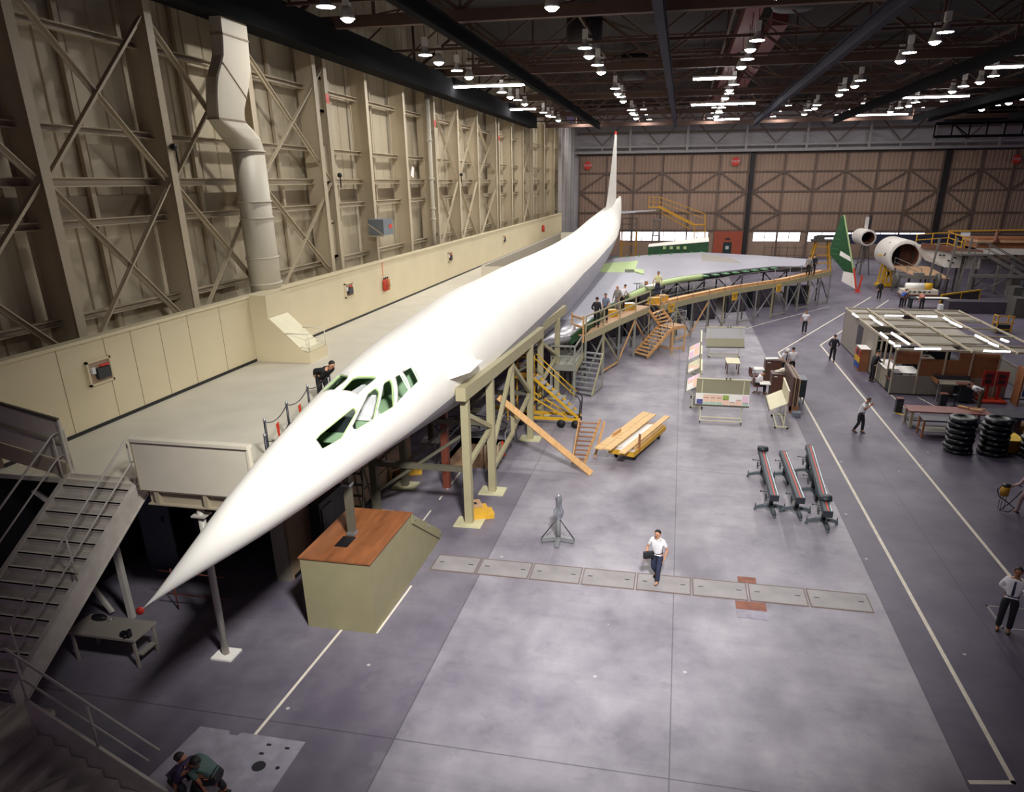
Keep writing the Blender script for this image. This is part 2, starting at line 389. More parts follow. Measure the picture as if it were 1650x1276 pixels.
# ================================================================== WALL LEFT
XS, XF = -18.2, -17.0                                    # sheeting and the front face of the columns
b = MB(); y = 4.0
prof = []
while y < YB + 1:
    prof += [(XS, y), (XS, y + 1.0), (XS - .05, y + 1.03), (XS - .05, y + 1.09), (XS, y + 1.12)]; y += 1.15
b.loft([[V((x, yy, z)) for x, yy in prof] for z in (4.3, 21.5)], caps=False, cyc=False)
b.build('wall_left', M['sheet_beige'], kind=ST)
COLY = [12.3, 18.1, 23.55, 29.15, 35.9, 40.7, 46.4, 52.3, 57.9, 63.6, 71.2, 76.6, 82.2, 87.6, 95.2, 102.4, 109, 115.5]
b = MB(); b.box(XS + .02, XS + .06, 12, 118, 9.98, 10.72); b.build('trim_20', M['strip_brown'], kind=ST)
for i, y in enumerate(COLY):
    b = MB(); zt = 17.6
    b.box(XF - .03, XF, y - .17, y + .17, 4.4, zt); b.box(XF - .95, XF - .92, y - .17, y + .17, 4.4, zt); b.box(XF - .92, XF - .03, y - .03, y + .03, 4.4, zt)
    if y in (35.9, 52.3, 71.2, 87.6):                    # paired columns
        b.box(XF - .03, XF, y - 1.27, y - .93, 4.4, zt); b.box(XF - .92, XF - .03, y - 1.13, y - 1.07, 4.4, zt)
        for z in (7.5, 9.2, 11, 12.6, 14.2, 15.6): b.box(XF - .3, XF - .22, y - 1.07, y - .03, z, z + .12)
        for z in (7.5, 11, 14.2): b.box(XF - .26, XF - .22, y - 1.07, y - .03, z, z + 1.6)
    o = b.build('steel_column', M['column_beige'], kind=ST)
    if y in (35.9, 52.3, 71.2): B(XF + .0, XF + .012, y - .17, y + .17, 14.6, 15.0).build('red_band', M['signal_red'], o)
for i in range(len(COLY) - 1):
    y0, y1 = COLY[i] + .03, COLY[i + 1] - .03
    for z, h in ((7.2, .2), (9.85, .22), (10.98, .26), (12.45, .2), (15.1, .2)):
        MB().box(-17.75, -17.72, y0, y1, z, z + h).box(-17.72, -17.55, y0, y1, z + h - .03, z + h).box(-17.72, -17.55, y0, y1, z, z + .03).build('wall_girt', M['column_beige'], kind=ST)
    B(-18.14, -18.0, (y0 + y1) / 2 - .1, (y0 + y1) / 2 + .1, 4.4, 17).build('wall_mullion', M['column_beige'], kind=ST)
for i in (0, 1, 2, 3, 7, 8, 9, 12):
    y0, y1 = COLY[i] + .2, COLY[i + 1] - .2
    for z0, z1 in ((6.2, 11.0), (11.2, 15.9)):
        for a, c in ((z0, z1), (z1, z0)):
            dx = .06 if a < c else 0
            b = MB(); b.bar((-17.25 + dx, y0, a), (-17.25 + dx, y1, c), .05, .16); b.bar((-17.19 + dx, y0, a + .07), (-17.19 + dx, y1, c + .07), .12, .04)
            b.build('wall_brace', M['column_beige'], kind=ST)
# corner columns beyond the parapet
for y in (104.5, 107.5, 110.5, 113.5, 117.0):
    MB().box(-16.75, -16.35, y - .25, y + .25, 0, 19).build('steel_column', M['band_steel'], kind=ST)
# pipe
t = thing('drain_pipe', 'cream vertical drain pipe clamped beside a wall column', 'pipe', (-16.9, 50.6, 4.6))
MB().sh().cyl((-16.9, 50.6, 4.6), (-16.9, 50.6, 16.6), .15, n=14).build('tube', M['duct_paint'], t)
for z in (8.6, 9.3, 11.2, 13.6): MB().sh().lathe([(.15, z), (.2, z), (.2, z + .12), (.15, z + .12)], (-16.9, 50.6, 0), 14).build('coupling', M['duct_paint'], t)
# ================================================================== CRANE RAILS, ROOF
for i, x in enumerate((-15.85, -9.65, -1.25, 7.05, 15.1, 22.9, 24.4, 32)):
    y1 = 84 if i == 0 else 89.2
    b = MB()
    if i == 0: b.box(x - .9, x, -4, y1, 16.45, 17.7); b.box(x - .9, x + .12, -4, y1, 16.4, 16.45)
    else: b.ibeam((x, -4, 16.8), (x, y1, 16.8), .34, .62, .05)
    b.build('crane_beam', M['crane_blue'] if i in (2, 3) else M['crane_dark'], kind=ST)
B(-19, XR, -6, YB + 1, 21.2, 21.4).build('ceiling', M['roof_deck'], kind=ST)
for y in (18.4, 35.1, 51.7, 68.4, 85.1, 101.5):
    b = MB()
    b.bar((-18, y, 17.75), (60, y, 17.75), .36, .46); b.bar((-18, y, 20.8), (60, y, 20.8), .3, .3)
    x = -18.0; up = True
    while x < 59:
        b.bar((x, y, 17.95), (x, y, 20.7), .12, .12)
        b.bar((x, y, 17.95 if up else 20.7), (x + 4, y, 20.7 if up else 17.95), .16, .16); x += 4; up = not up
    b.build('roof_truss', M['truss_brown'], kind=ST)
for y in (24.5, 30.6, 42.0, 48.0, 58.2, 64.7, 74.2, 77.8, 82.2, 92, 97):
    b = MB(); b.bar((-18, y, 17.62), (60, y, 17.62), .09, .12)
    x = -18.0; up = True
    while x < 59:
        b.bar((x, y, 17.62 if up else 20.4), (x + 4, y, 20.4 if up else 17.62), .07, .07); x += 4; up = not up
    b.bar((-18, y, 20.4), (60, y, 20.4), .1, .12)
    b.build('roof_joist', M['truss_brown'], kind=ST)
for x in (-14.4, -6.0, 2.0, 10.2, 18.5, 27, 36):
    b = MB(); b.bar((x, 5, 19.2), (x, 118, 19.2), .12, .16)
    y = 18.4
    while y < 100:
        b.bar((x, y, 17.9), (x + 4, y + 8.3, 20.5), .08, .08); b.bar((x + 4, y + 8.3, 17.9), (x, y + 16.6, 20.5), .08, .08); y += 16.6
    b.build('roof_brace', M['truss_brown'], kind=ST)
for x0, y0, y1 in ((2.6, 30, 98), (4.4, 50, 104)):
    tag(B(x0, x0 + .9, y0, y1, 19.3, 20.1).build('ceiling_duct', M['duct_red']), 'dark red square duct under the roof ' + ('above the drafting easels' if x0 < 4 else 'ending over the red wall panel'), 'duct')
for i, (x, y) in enumerate(((-6.5, 50), (-4.5, 66), (4.6, 42))):
    b = MB().sh(); b.lathe([(0, 18.6), (.9, 18.6), (1.1, 18.9), (1.1, 20.4), (0, 20.4)], (x, y, 0), 20)
    tag(b.build('roof_fan', M['dark_column']), ['round dark ventilator in the roof by the lamp row over the wing root', 'round dark ventilator in the roof in front of the tail fin', 'round dark ventilator in the roof by the red duct'][i], 'ventilator')

# ================================================================== PENDANT LAMPS
def make_lamp(kind):
    wide = kind == 'wide'
    t = thing('pendant_lamp', 'lamp', 'lamp', (0, 0, 0), 'pendant lamps under the hangar roof')
    r = .36 if wide else .29
    MB().sh().cyl((0, 0, .62), (0, 0, 1.6), .02, n=6).build('rod', M['truss_brown'], t, local=True)
    MB().box(-.13, .13, -.13, .13, .42, .8).build('ballast_box', M['lamp_white'], t, local=True)
    if wide: MB().sh().lathe([(.09, .42), (.12, .36), (.2, .12), (r, .02), (r, 0), (r - .02, 0), (.19, .1), (.08, .34), (.08, .42)], n=18, caps=False).build('shade', M['lamp_white'], t, local=True)
    else: MB().sh().lathe([(.1, .42), (.16, .4), (.2, .3), (.27, .1), (r, 0), (r - .015, 0), (.19, .28), (.1, .38)], n=18, caps=False).build('shade', M['lamp_white'], t, local=True)
    if wide: MB().lathe([(0, -.004), (r - .03, .004)], n=16, caps=False).build('bulb', M['lamp_glow'], t, local=True)
    else: MB().sh().lathe([(0, -.13), (.12, -.11), (.21, -.05), (r - .02, .02)], n=16, caps=False).build('bulb', M['bowl_glow'], t, local=True)
    return t
protos = {k: make_lamp(k) for k in ('wide', 'bowl')}; trees = {k: tree_of(protos[k]) for k in protos}
ROWS = {-13.2: 'along the mezzanine wall', -5.1: 'in line with the tail fin', 2.9: 'above the rusty floor plates', 10.9: 'above the painted aisle', 18.8: 'above the open-topped office', 26.8: 'above the far scaffolds'}
first = {'wide': True, 'bowl': True}
for x, rn in ROWS.items():
    ys = [(5.9, 'wide'), (8.7, 'bowl'), (11.4, 'wide'), (14.0, 'bowl'), (22.9, 'wide'), (25.4, 'bowl'), (28.5, 'wide'), (30.6, 'bowl'), (39.6, 'wide'), (42.1, 'bowl'), (45.2, 'wide'), (48.1, 'bowl'), (56.4, 'wide'), (59.6, 'bowl'), (61.8, 'wide'), (65.1, 'bowl'), (73.2, 'wide'), (76.4, 'bowl'), (78.3, 'wide'), (82.6, 'bowl'), (93.5, 'wide'), (100.5, 'wide'), (108.5, 'wide')]  # last three are added lamps, lighting the doors and the band above
    if x < -10: ys = ys[6:]
    elif x < 5: ys = ys[6:]
    elif x < 15: ys = ys[8:]
    else: ys = ys[12:] if x < 20 else ys[16:]
    n = len(ys)
    for i, (y, k) in enumerate(ys):
        lab = '%s ceiling lamp, %s from the doors, row %s' % ('wide' if k == 'wide' else 'bowl', ordn(n - 1 - i), rn)
        xx = x - .1 if k == 'bowl' and x < 3 else x + (.3 if k == 'bowl' and x > 8 else 0)
        if first[k]:
            protos[k].location = (xx, y, 17.0 if y < 90 else 18.7); protos[k]['label'] = lab; first[k] = False
        else: dup(protos[k], (xx, y, 17.0 if y < 90 else 18.7), 0, lab, tree=trees[k])
TUBES = [((723, 141), (846, 137)), ((822, 177), (862, 175)), ((1116, 128), (1187, 125)), ((1113, 169.5), (1218, 166)), ((1150, 193), (1192, 192)), ((1379, 186), (1463, 184)), ((1455, 158), (1562, 155)), ((1587, 109.5), (1650, 107))]
TL = ['over the mezzanine wall', 'over the parapet end', 'nearer of two by the red duct', 'farther of two by the red duct', 'low over the red door panel', 'before the crossed wall bracing', 'over the white fuselage section', 'over the far scaffold']
for i, (p, q) in enumerate(TUBES):
    a = fl(*p, 17.1); c = fl(*q, 17.1); c.y = a.y
    t = thing('strip_light', 'long fluorescent strip light hung ' + TL[i], 'strip light', (a + c) / 2, 'fluorescent strips under the roof')
    B(a.x, c.x, a.y - .18, a.y + .18, 17.16, 17.26).build('tray', M['lamp_white'], t)
    for d in (-.1, .1): MB().sh().cyl((a.x + .05, a.y + d, 17.1), (c.x - .05, a.y + d, 17.1), .05, n=8).build('tube', M['tube_glow'], t)
    for f in (.2, .8): MB().cyl((a.x + (c.x - a.x) * f, a.y, 17.26), (a.x + (c.x - a.x) * f, a.y, 20.9), .02, n=6).build('hanger', M['truss_brown'], t)

# ================================================================== BACK WALL WITH HANGAR DOORS
Z1, Z2, Z3, Z4 = 6.45, 9.45, 12.2, 14.75
b = MB(); x = -16.2; prof = []
b.box(-17, XR, YB + .35, YB + .6, 0, 21.3); b.build('wall_back', M['band_white'], kind=ST)
def leaf(n, x0, x1, yy, opens, winband=True):
    """one sliding hangar door leaf; opens = list of (x0, x1, z0, z1) openings below the ribbed sheet"""
    b = MB(); prof = []; x = x0
    while x < x1 - .01:
        prof += [(x, yy), (x + .3, yy), (x + .36, yy + .08), (x + .48, yy + .08)]; x += .54
    prof.append((x1, yy))
    prof = [(min(p, x1), q) for p, q in prof]
    b.loft([[V((p, q, z)) for p, q in prof] for z in (3.75, Z4 + .05)], caps=False, cyc=False)
    xs = sorted(opens) ; x = x0
    for (a, c, z0, z1) in xs:
        if a > x: b.box(x, a, yy, yy + .1, 0, 3.75)
        b.box(a, c, yy, yy + .1, 0, z0)
        if z1 < 3.75: b.box(a, c, yy, yy + .1, z1, 3.75)
        x = c
    if x < x1: b.box(x, x1, yy, yy + .1, 0, 3.75)
    d = b.build('door_%d' % n, M['door_tan'], kind=ST)
    b = MB()
    for z in (3.85, Z1, Z2, Z3, Z4): b.box(x0, x1, yy - .2, yy, z - .1, z + .1)
    b.build('rail', M['door_frame'], d)
    k = 0; x = x0 + .15; posts = []
    step = (x1 - x0 - .3) / round((x1 - x0) / 4.2)
    while x < x1: posts.append(x); x += step
    for x in posts: B(x - .1, x + .1, yy - .26, yy, 0, Z4).build('post', M['door_frame'], d)
    for i in range(len(posts) - 1):
        a, c = posts[i], posts[i + 1]
        lo = i % 2 == 0
        MB().bar((a, yy - .16, Z2 if lo else Z3), (c, yy - .16, Z3 if lo else Z2), .12, .2).build('brace', M['door_frame'], d)
        if i == 0 or i == len(posts) - 2:
            f = i == 0
            MB().bar((a, yy - .16, Z2 if f else Z1), (c, yy - .16, Z1 if f else Z2), .12, .2).build('brace', M['door_frame'], d)
            MB().bar((a, yy - .16, 3.85 if f else Z1), (c, yy - .16, Z1 if f else 3.85), .12, .2).build('brace', M['door_frame'], d)
    return d
WZ0, WZ1 = 2.28, 3.62
leaf(1, -16.0, 9.55, YB, [(-9.3, 4.3, WZ0, WZ1)])
leaf(2, 10.05, 36.0, YB + .15, [(10.95, 14.35, WZ0, WZ1), (14.5, 17.85, WZ0, WZ1), (18.9, 35.2, WZ0, WZ1)])
leaf(3, 36.5, 61.5, YB, [])
wn = 0
for (x0, x1, n, yy) in ((-9.3, 4.3, 8, YB), (10.95, 14.35, 2, YB + .15), (14.5, 17.85, 2, YB + .15), (18.9, 35.2, 8, YB + .15)):
    wn += 1
    wdw = B(x0, x1, yy + .06, yy + .09, WZ0, WZ1).build('window_%d' % wn, M['window_glow'], kind=ST)
    b = MB()
    for i in range(n + 1):
        x = x0 + (x1 - x0) * i / n; b.box(x - .05, x + .05, yy - .02, yy + .06, WZ0, WZ1)
    b.box(x0, x1, yy - .02, yy + .06, WZ0 - .06, WZ0 + .02); b.box(x0, x1, yy - .02, yy + .06, WZ1 - .02, WZ1 + .06)
    b.build('sash', M['door_frame'], wdw)
for x in (9.8, 36.25): B(x - .25, x + .3, YB - .5, YB + .3, 0, Z4 + .2).build('steel_column', M['dark_column'], kind=ST)
t = thing('wall_panel', 'red painted panel at the foot of the hangar door around the green door', 'wall panel', (7.1, YB - .3, 0))
MB().box(5.15, 6.62, YB - .34, YB - .28, 0, 3.75).box(7.9, 9.4, YB - .34, YB - .28, 0, 3.75).box(6.62, 7.9, YB - .34, YB - .28, 2.15, 3.75).build('sheet', M['red_wall'], t)
d = B(6.62, 7.9, YB - .33, YB - .29, 0, 2.15).build('door', M['door_green'], t); B(7.0, 7.5, YB - .345, YB - .33, 1.1, 1.6).build('pane', M['board_white'], d)
B(6.9, 7.6, YB - .36, YB - .34, 2.5, 2.75).build('number_plate', M['ink'], t)
def text(s, size, mtl, loc, rot, parent=None, name='lettering'):
    cu = bpy.data.curves.new(name, 'FONT'); cu.body = s; cu.size = size; cu.align_x = 'CENTER'; cu.align_y = 'CENTER'; cu.extrude = .004
    o = bpy.data.objects.new(name, cu); C.objects.link(o); bpy.context.view_layer.update()
    dg = bpy.context.evaluated_depsgraph_get(); me = bpy.data.meshes.new_from_object(o.evaluated_get(dg), depsgraph=dg); bpy.data.objects.remove(o, do_unlink=True)
    o = bpy.data.objects.new(name, me); C.objects.link(o); me.materials.clear(); me.materials.append(mtl)
    if parent is not None: o.parent = parent; loc = V(loc) - parent.location
    o.location = loc; o.rotation_euler = rot
    return o
for x, z, lb in ((-14.6, 13.3, 'by the corner behind the mezzanine'), (7.35, 13.6, 'above the red wall panel'), (44.9, 13.4, 'on the leaf above the scaffolds')):
    t = thing('stop_sign', 'red octagonal stop sign high on the doors ' + lb, 'stop sign', (x, YB - .5, z), 'stop signs on the hangar doors')
    MB().prism([(x + .62 * math.cos(PI / 8 + i * PI / 4), YB - .5, z + .62 * math.sin(PI / 8 + i * PI / 4)) for i in range(8)], (0, .04, 0)).build('plate', M['signal_red'], t)
    text('STOP', .5, M['board_white'], (x, YB - .51, z), (PI / 2, 0, 0), t)
    B(x - .04, x + .04, YB - .46, YB - .2, z - .3, z + .3).build('bracket', M['door_frame'], t)
# girder band above the doors
for z, h in ((14.9, .35), (15.7, .22), (17.6, .3), (20.2, .3)): B(-16.3, XR, YB - .9, YB - .6, z, z + h).build('wall_girder', M['band_steel'] if z < 16 else M['door_frame'], kind=ST)
B(-16.3, XR, YB - .5, YB - .1, 14.72, 14.95).build('door_header', M['dark_column'], kind=ST)
x = -12.4; k = 0
while x < 60:
    if k % 2 == 1: B(x - .17, x + .17, YB - .98, YB - .6, 14.9, 20.6).build('wall_post', M['band_steel'], kind=ST)
    for s in (-1, 1):
        if k % 2 == 0: MB().bar((x, YB - .75, 16.0), (x + s * 4.2, YB - .75, 20.3), .14, .16).build('wall_brace', M['door_frame'], kind=ST)
        if k % 2 == 0: MB().bar((x, YB - .95, 16.0), (x + s * 4.2, YB - .95, 17.3), .06, .08).build('wall_brace', M['band_steel'], kind=ST)
    B(x - .1, x + .1, YB - .8, YB - .6, 15.0, 16.0).build('wall_stub', M['band_steel'], kind=ST)
    x += 4.2; k += 1
# a crane gantry at the far corner of the roof
b = MB(); g0 = at(1505, 216, 'Y', 108); 
for z in (15.9, 17.4): b.bar((g0.x, 108, z), (g0.x + 26, 108, z), .3, .3)
for i in range(14):
    x = g0.x + 2 * i; b.bar((x, 108, 15.9), (x, 108, 17.4), .14, .14)
    if i % 4 == 1: b.bar((x, 108, 17.4), (x + 2, 108, 15.9), .12, .12)
tag(b.build('crane_bridge', M['crane_dark']), 'dark latticed crane bridge under the roof above the far scaffolds', 'crane bridge')
B(g0.x + 1, g0.x + 27, 104, 108.3, 17.6, 18.9).build('crane_beam', M['crane_dark'], kind=ST)
# ================================================================== DUCT AND ITS HOUSING
def rring(cx, cy, z, rx, ry, sq, n=24):
    out = []
    for j in range(n):
        a = 2 * PI * j / n + PI / 4; ca, sa = math.cos(a), math.sin(a)
        k = (abs(ca) ** (2 + sq * 14) + abs(sa) ** (2 + sq * 14)) ** (-1 / (2 + sq * 14))
        out.append(V((cx + rx * ca * k, cy + ry * sa * k, z)))
    return out
t = thing('air_duct', 'tall cream round air duct with a kinked square upper section on the mezzanine wall', 'air duct', (-16.5, 27.0, 7.0))
def dring(z, y0, y1, sq, dep=.24, cx=-16.18): return rring(cx, (y0 + y1) / 2, z, dep, (y1 - y0) / 2, sq, 40)
MB().sh().loft([rring(-16.4, 27.3, z, .52, .8, 0, 40) for z in (6.6, 8.9, 12.2)]).build('lower_duct', M['duct_paint'], t)
MB().loft([rring(-16.4, 27.3, 12.2, .52, .8, 0, 40), rring(-16.33, 26.85, 12.6, .46, .82, .15, 40), rring(-16.25, 26.3, 12.9, .36, .84, .4, 40), dring(13.15, 24.98, 26.68, 1)]).build('transition', M['duct_paint'], t)
prof = [(13.15, 24.98, 26.68), (13.4, 25.0, 26.7), (13.6, 25.03, 26.76), (13.95, 25.1, 26.98), (14.2, 25.18, 27.15), (14.48, 25.3, 27.32), (14.9, 25.62, 27.52), (15.2, 25.82, 27.56), (15.55, 25.9, 27.58), (15.9, 25.94, 27.62), (17.2, 26.0, 27.66)]
MB().loft([dring(*q, 1) for q in prof]).build('upper_duct', M['duct_paint'], t)
for z in (7.25, 8.25, 9.75, 10.35, 12.15): MB().sh().loft([rring(-16.4, 27.3, z + d, .52 + r_, .8 + r_, 0, 40) for d, r_ in ((0, 0), (0, .05), (.06, .05), (.06, 0))], caps=False).build('flange', M['duct_paint'], t)
MB().loft([rring(-16.18, 25.83, z, .26, .88, 1, 40) for z in (13.12, 13.18)]).build('flange', M['strip_brown'], t)
MB().loft([rring(-16.18, 26.78, z, .26, .87, 1, 40) for z in (15.84, 15.9)]).build('flange', M['strip_brown'], t)
MB().bar((-15.93, 25.7, 14.95), (-15.93, 26.95, 13.95), .03, .03).build('seam', M['strip_brown'], t)
t = thing('duct_housing', 'beige sloped housing at the foot of the air duct on the mezzanine', 'duct housing', (-14.7, 25.9, 4.55))
MB().prism([(-15.94, 25.13, 4.552), (-13.66, 25.13, 4.552), (-13.66, 25.13, 4.96), (-13.97, 25.13, 5.02), (-15.22, 25.13, 6.21), (-15.2, 25.13, 7.08), (-15.94, 25.13, 7.08)], (0, 1.5, 0)).build('body', M['parapet_beige'], t)
MB().prism([(-13.7, 25.16, 4.975), (-13.97, 25.16, 5.035), (-15.2, 25.16, 6.2), (-15.2, 25.16, 6.23), (-13.97, 25.16, 5.065), (-13.7, 25.16, 5.0)], (0, 1.44, 0)).build('slope_sheet', M['cream_paint'], t)
r = MB().sh()
for y in (25.2, 26.55):
    r.tube([(-14.75, y, 5.66), (-13.68, y, 5.66), (-13.68, y, 4.97)], .022); r.tube([(-14.1, y, 5.14), (-13.68, y, 5.14)], .018)
r.tube([(-13.68, 25.2, 5.66), (-13.68, 26.55, 5.66)], .022); r.tube([(-13.68, 25.2, 5.14), (-13.68, 26.55, 5.14)], .018)
r.build('guard_rail', M['guard_white'], t)
# ================================================================== MEZZANINE
MZ = 4.55
slab = [(-18.2, 13.25, MZ), (-8.86, 13.25, MZ), (-9.35, 14.6, MZ), (-9.75, 16.5, MZ), (-9.85, 19, MZ), (-10.1, 23, MZ), (-10.25, 27, MZ), (-10.6, 40, MZ), (-10.3, 60, MZ), (-10.3, 103, MZ), (-18.2, 103, MZ)]
b = MB().prism(slab, (0, 0, -.12)); b.build('mezzanine_floor', M['mezz_floor'], kind=ST)
b = MB().box(-16.1, -15.95, 13.6, 102.6, MZ, 6.98); 
b.build('parapet_wall', M['parapet_beige'], kind=ST)
B(-16.2, -15.88, 13.6, 102.6, 6.98, 7.07).build('trim_21', M['parapet_beige'], kind=ST)
B(-15.95, -15.93, 13.6, 102.5, MZ, MZ + .1).build('baseboard_left', M['black_base'], kind=ST)
b = MB()
for y in (15.9, 17.6, 18.7, 20.0, 21.4, 23.2): b.box(-15.952, -15.945, y, y + .02, MZ + .1, 6.98)
b.build('trim_22', M['strip_brown'], kind=ST)
for i, y in enumerate((16.75, 33.5, 50.5, 67.5)):
    w_ = .92; lb = ['nearest the staircase', 'beyond the duct housing', 'beyond the fire extinguishers', 'far along by the railed stairwell'][i]
    t = thing('control_niche', 'square electrical control box framed in the parapet, ' + lb.replace('nearest', 'close to'), 'control box', (-15.9, y + .45, 5.75), 'control boxes in the parapet')
    MB().box(-15.95, -15.88, y, y + w_, 5.75, 5.81).box(-15.95, -15.88, y, y + w_, 6.39, 6.45).box(-15.95, -15.88, y, y + .06, 5.75, 6.45).box(-15.95, -15.88, y + w_ - .06, y + w_, 5.75, 6.45).build('frame', M['parapet_beige'], t)
    B(-15.948, -15.935, y + .06, y + w_ - .06, 5.81, 6.39).build('back_plate', M['tan_ply'], t)
    B(-15.935, -15.83, y + .3, y + .78, 5.9, 6.2).build('switch_box', M['dark_steel'], t); B(-15.935, -15.86, y + .14, y + .26, 6.08, 6.26).build('fuse_box', M['board_white'], t)
    B(-15.935, -15.88, y + .5, y + .82, 6.22, 6.27).build('warning_strip', M['signal_red'], t)
for i, (y, c) in enumerate(((38.35, 'ext_red'), (38.62, 'ext_red'), (38.88, 'ext_orange'))):
    t = thing('fire_extinguisher', ['bright red fire extinguisher hung on the parapet under the red mark', 'middle fire extinguisher of the three on the parapet', 'orange fire extinguisher at the far end of the three on the parapet'][i], 'fire extinguisher', (-15.83, y, 5.45), 'fire extinguishers on the parapet')
    MB().sh().lathe([(0, 5.45), (.09, 5.45), (.09, 5.98), (.05, 6.07), (0, 6.07)], (-15.84, y, 0), 14).build('cylinder', M[c], t)
    MB().box(-15.87, -15.81, y - .04, y + .04, 6.07, 6.16).build('valve', M['black_base'], t)
    MB().sh().tube([(-15.84, y, 6.12), (-15.78, y + .08, 6.0), (-15.77, y + .1, 5.6)], .015).build('hose', M['black_rubber'], t)
tag(B(-15.948, -15.94, 38.45, 38.52, 6.22, 6.97).build('wall_mark', M['signal_red']), 'thin red vertical mark on the parapet above the extinguishers', 'wall mark')
t = thing('fire_extinguisher', 'small red fire extinguisher far along the parapet near its end', 'fire extinguisher', (-15.83, 87.6, 5.55))
MB().sh().lathe([(0, 5.55), (.16, 5.55), (.16, 6.2), (.06, 6.35), (0, 6.35)], (-15.78, 87.6, 0), 14).build('cylinder', M['ext_red'], t)
t = thing('switch_box', 'grey electric heater box hung on a wall column above the extinguishers', 'switch box', (-16.6, 40.2, 8.3))
B(-17.0, -16.1, 39.5, 40.9, 8.3, 9.15).build('body', M['cabinet_blue'], t); B(-16.1, -16.08, 40.3, 40.7, 8.65, 8.85).build('badge', M['signal_red'], t)
b = MB(); b.bar((-17, 39.5, 8.9), (-16.1, 39.5, 8.3), .05); b.bar((-17, 40.9, 8.9), (-16.1, 40.9, 8.3), .05); b.bar((-17, 39.45, 8.27), (-16.08, 39.45, 8.27), .05); b.build('bracket', M['column_beige'], t)
tag(MB().prism([(-16.9, 46.55, 11.45), (-16.9, 47.0, 11.3), (-16.9, 47.2, 11.9), (-16.9, 46.9, 12.0)], (.03, 0, 0)).build('paper_sheet', M['paper']), 'white paper sheet stuck high on a wall column', 'paper')
for i, (y, z) in enumerate(((23.55, 12.2), (36.2, 11.4), (57.9, 11.6))):
    t = thing('wall_hydrant', 'small black valve on the wall column ' + ['beside the air duct', 'between the paired columns', 'past the drain pipe'][i], 'valve', (XF + .1, y, z), 'valves on the wall columns')
    MB().sh().ball((XF + .12, y, z), .12).build('knob', M['black_base'], t); MB().sh().tube([(XF + .1, y, z), (XF + .05, y + .2, z - .1), (XF + .02, y + .25, z - .6)], .03).build('hose', M['black_base'], t)
# front edge beam, its column and the solid guard
b = MB().ibeam((-11.65, 13.25, 4.31), (-8.9, 13.25, 4.31), .26, .37, .03)
for x in (-11.4, -10.15, -9.1): b.box(x - .05, x + .05, 13.13, 13.24, 4.16, 4.46)
b.build('edge_beam', M['steel_beige'], kind=ST)
t = thing('edge_screen', 'solid beige guard screen along the mezzanine edge behind the aircraft nose', 'guard screen', (-10.3, 13.15, 4.5))
B(-11.73, -8.86, 13.1, 13.16, 4.5, 5.68).build('sheet', M['guard_white'], t)
B(-11.76, -8.84, 13.05, 13.25, 5.68, 5.75).build('top_rail', M['guard_white'], t)
B(-8.9, -8.84, 13.08, 13.2, 4.5, 5.68).build('end_post', M['guard_white'], t); B(-11.76, -11.73, 13.08, 13.2, 4.5, 5.68).build('end_post', M['steel_beige'], t)
t = thing('support_column', 'pale steel column under the mezzanine edge on a square white foot plate', 'column', (-10.48, 13.27, 0))
MB().sh().cyl((-10.48, 13.27, .05), (-10.43, 13.27, 4.12), .085, n=14).build('shaft', M['rail_paint'], t)
B(-10.75, -10.2, 13.02, 13.52, 0, .05).build('foot_plate', M['white_paint'], t); B(-10.6, -10.26, 13.12, 13.42, 3.88, 3.92).build('cap_plate', M['rail_paint'], t)
# side guard at the head of the stairs, running off to the wall
t = thing('side_guard', 'two-tier beige guard wall beside the head of the staircase', 'guard wall', (-15.6, 14.4, 4.2))
def gz(x, z0, k=-.215): return z0 + (x + 13.91) * k
gx = -17.6
MB().prism([(gx, 13.45, gz(gx, 4.9)), (-13.9, 13.45, 4.9), (-13.9, 13.45, 5.9), (gx, 13.45, gz(gx, 5.9))], (0, .05, 0)).build('panel', M['guard_white'], t)
MB().bar((gx, 13.45, gz(gx, 5.96)), (-13.88, 13.45, 5.95), .07).build('top_rail', M['support_dark'], t)
MB().bar((gx, 13.41, gz(gx, 5.42)), (-13.9, 13.41, 5.4), .06, .06).build('mid_rail', M['steel_beige'], t)
MB().bar((-13.9, 13.45, 4.5), (-13.9, 13.45, 5.95), .07).build('post', M['rail_paint'], t)
MB().bar((gx, 13.4, gz(gx, 4.72)), (-13.9, 13.4, 4.7), .08, .36).build('edge_channel', M['steel_beige'], t)
# stanchions with chain
prev = None
SP = [(-9.1, 14.2), (-9.73, 15.27), (-9.95, 16.75), (-10.2, 18.4), (-10.4, 20.2)]
for i, (x, y) in enumerate(SP):
    t = thing('chain_stanchion', 'dark chain stanchion on the mezzanine edge, ' + ['hidden end by the beige screen', 'close to the beige screen', 'halfway to the peering man', 'beside the peering man', 'behind the cockpit'][i], 'stanchion', (x, y, MZ), 'chain stanchions on the mezzanine edge')
    MB().sh().cyl((x, y, MZ), (x, y, MZ + 1.05), .03, n=10).build('post', M['dark_steel'], t); MB().sh().ball((x, y, MZ + 1.06), .04).build('cap', M['chrome'], t)
    MB().sh().cyl((x, y, MZ), (x, y, MZ + .02), .1, n=14).build('foot', M['dark_steel'], t)
    if prev:
        for k, zz in enumerate((1.0, .5)):
            pts = [(prev[0] + (x - prev[0]) * f, prev[1] + (y - prev[1]) * f, MZ + zz - .16 * (1 - (2 * f - 1) ** 2)) for f in [j / 10 for j in range(11)]]
            tag(MB().sh().tube(pts, .013, 6).build('barrier_chain', M['dark_steel']), ('upper' if k == 0 else 'lower') + ' chain sagging between stanchions ' + ['by the beige screen', 'over the first red tag', 'over the second red tag', 'behind the peering man'][i - 1], 'chain', 'barrier chains on the mezzanine edge')
    prev = (x, y)
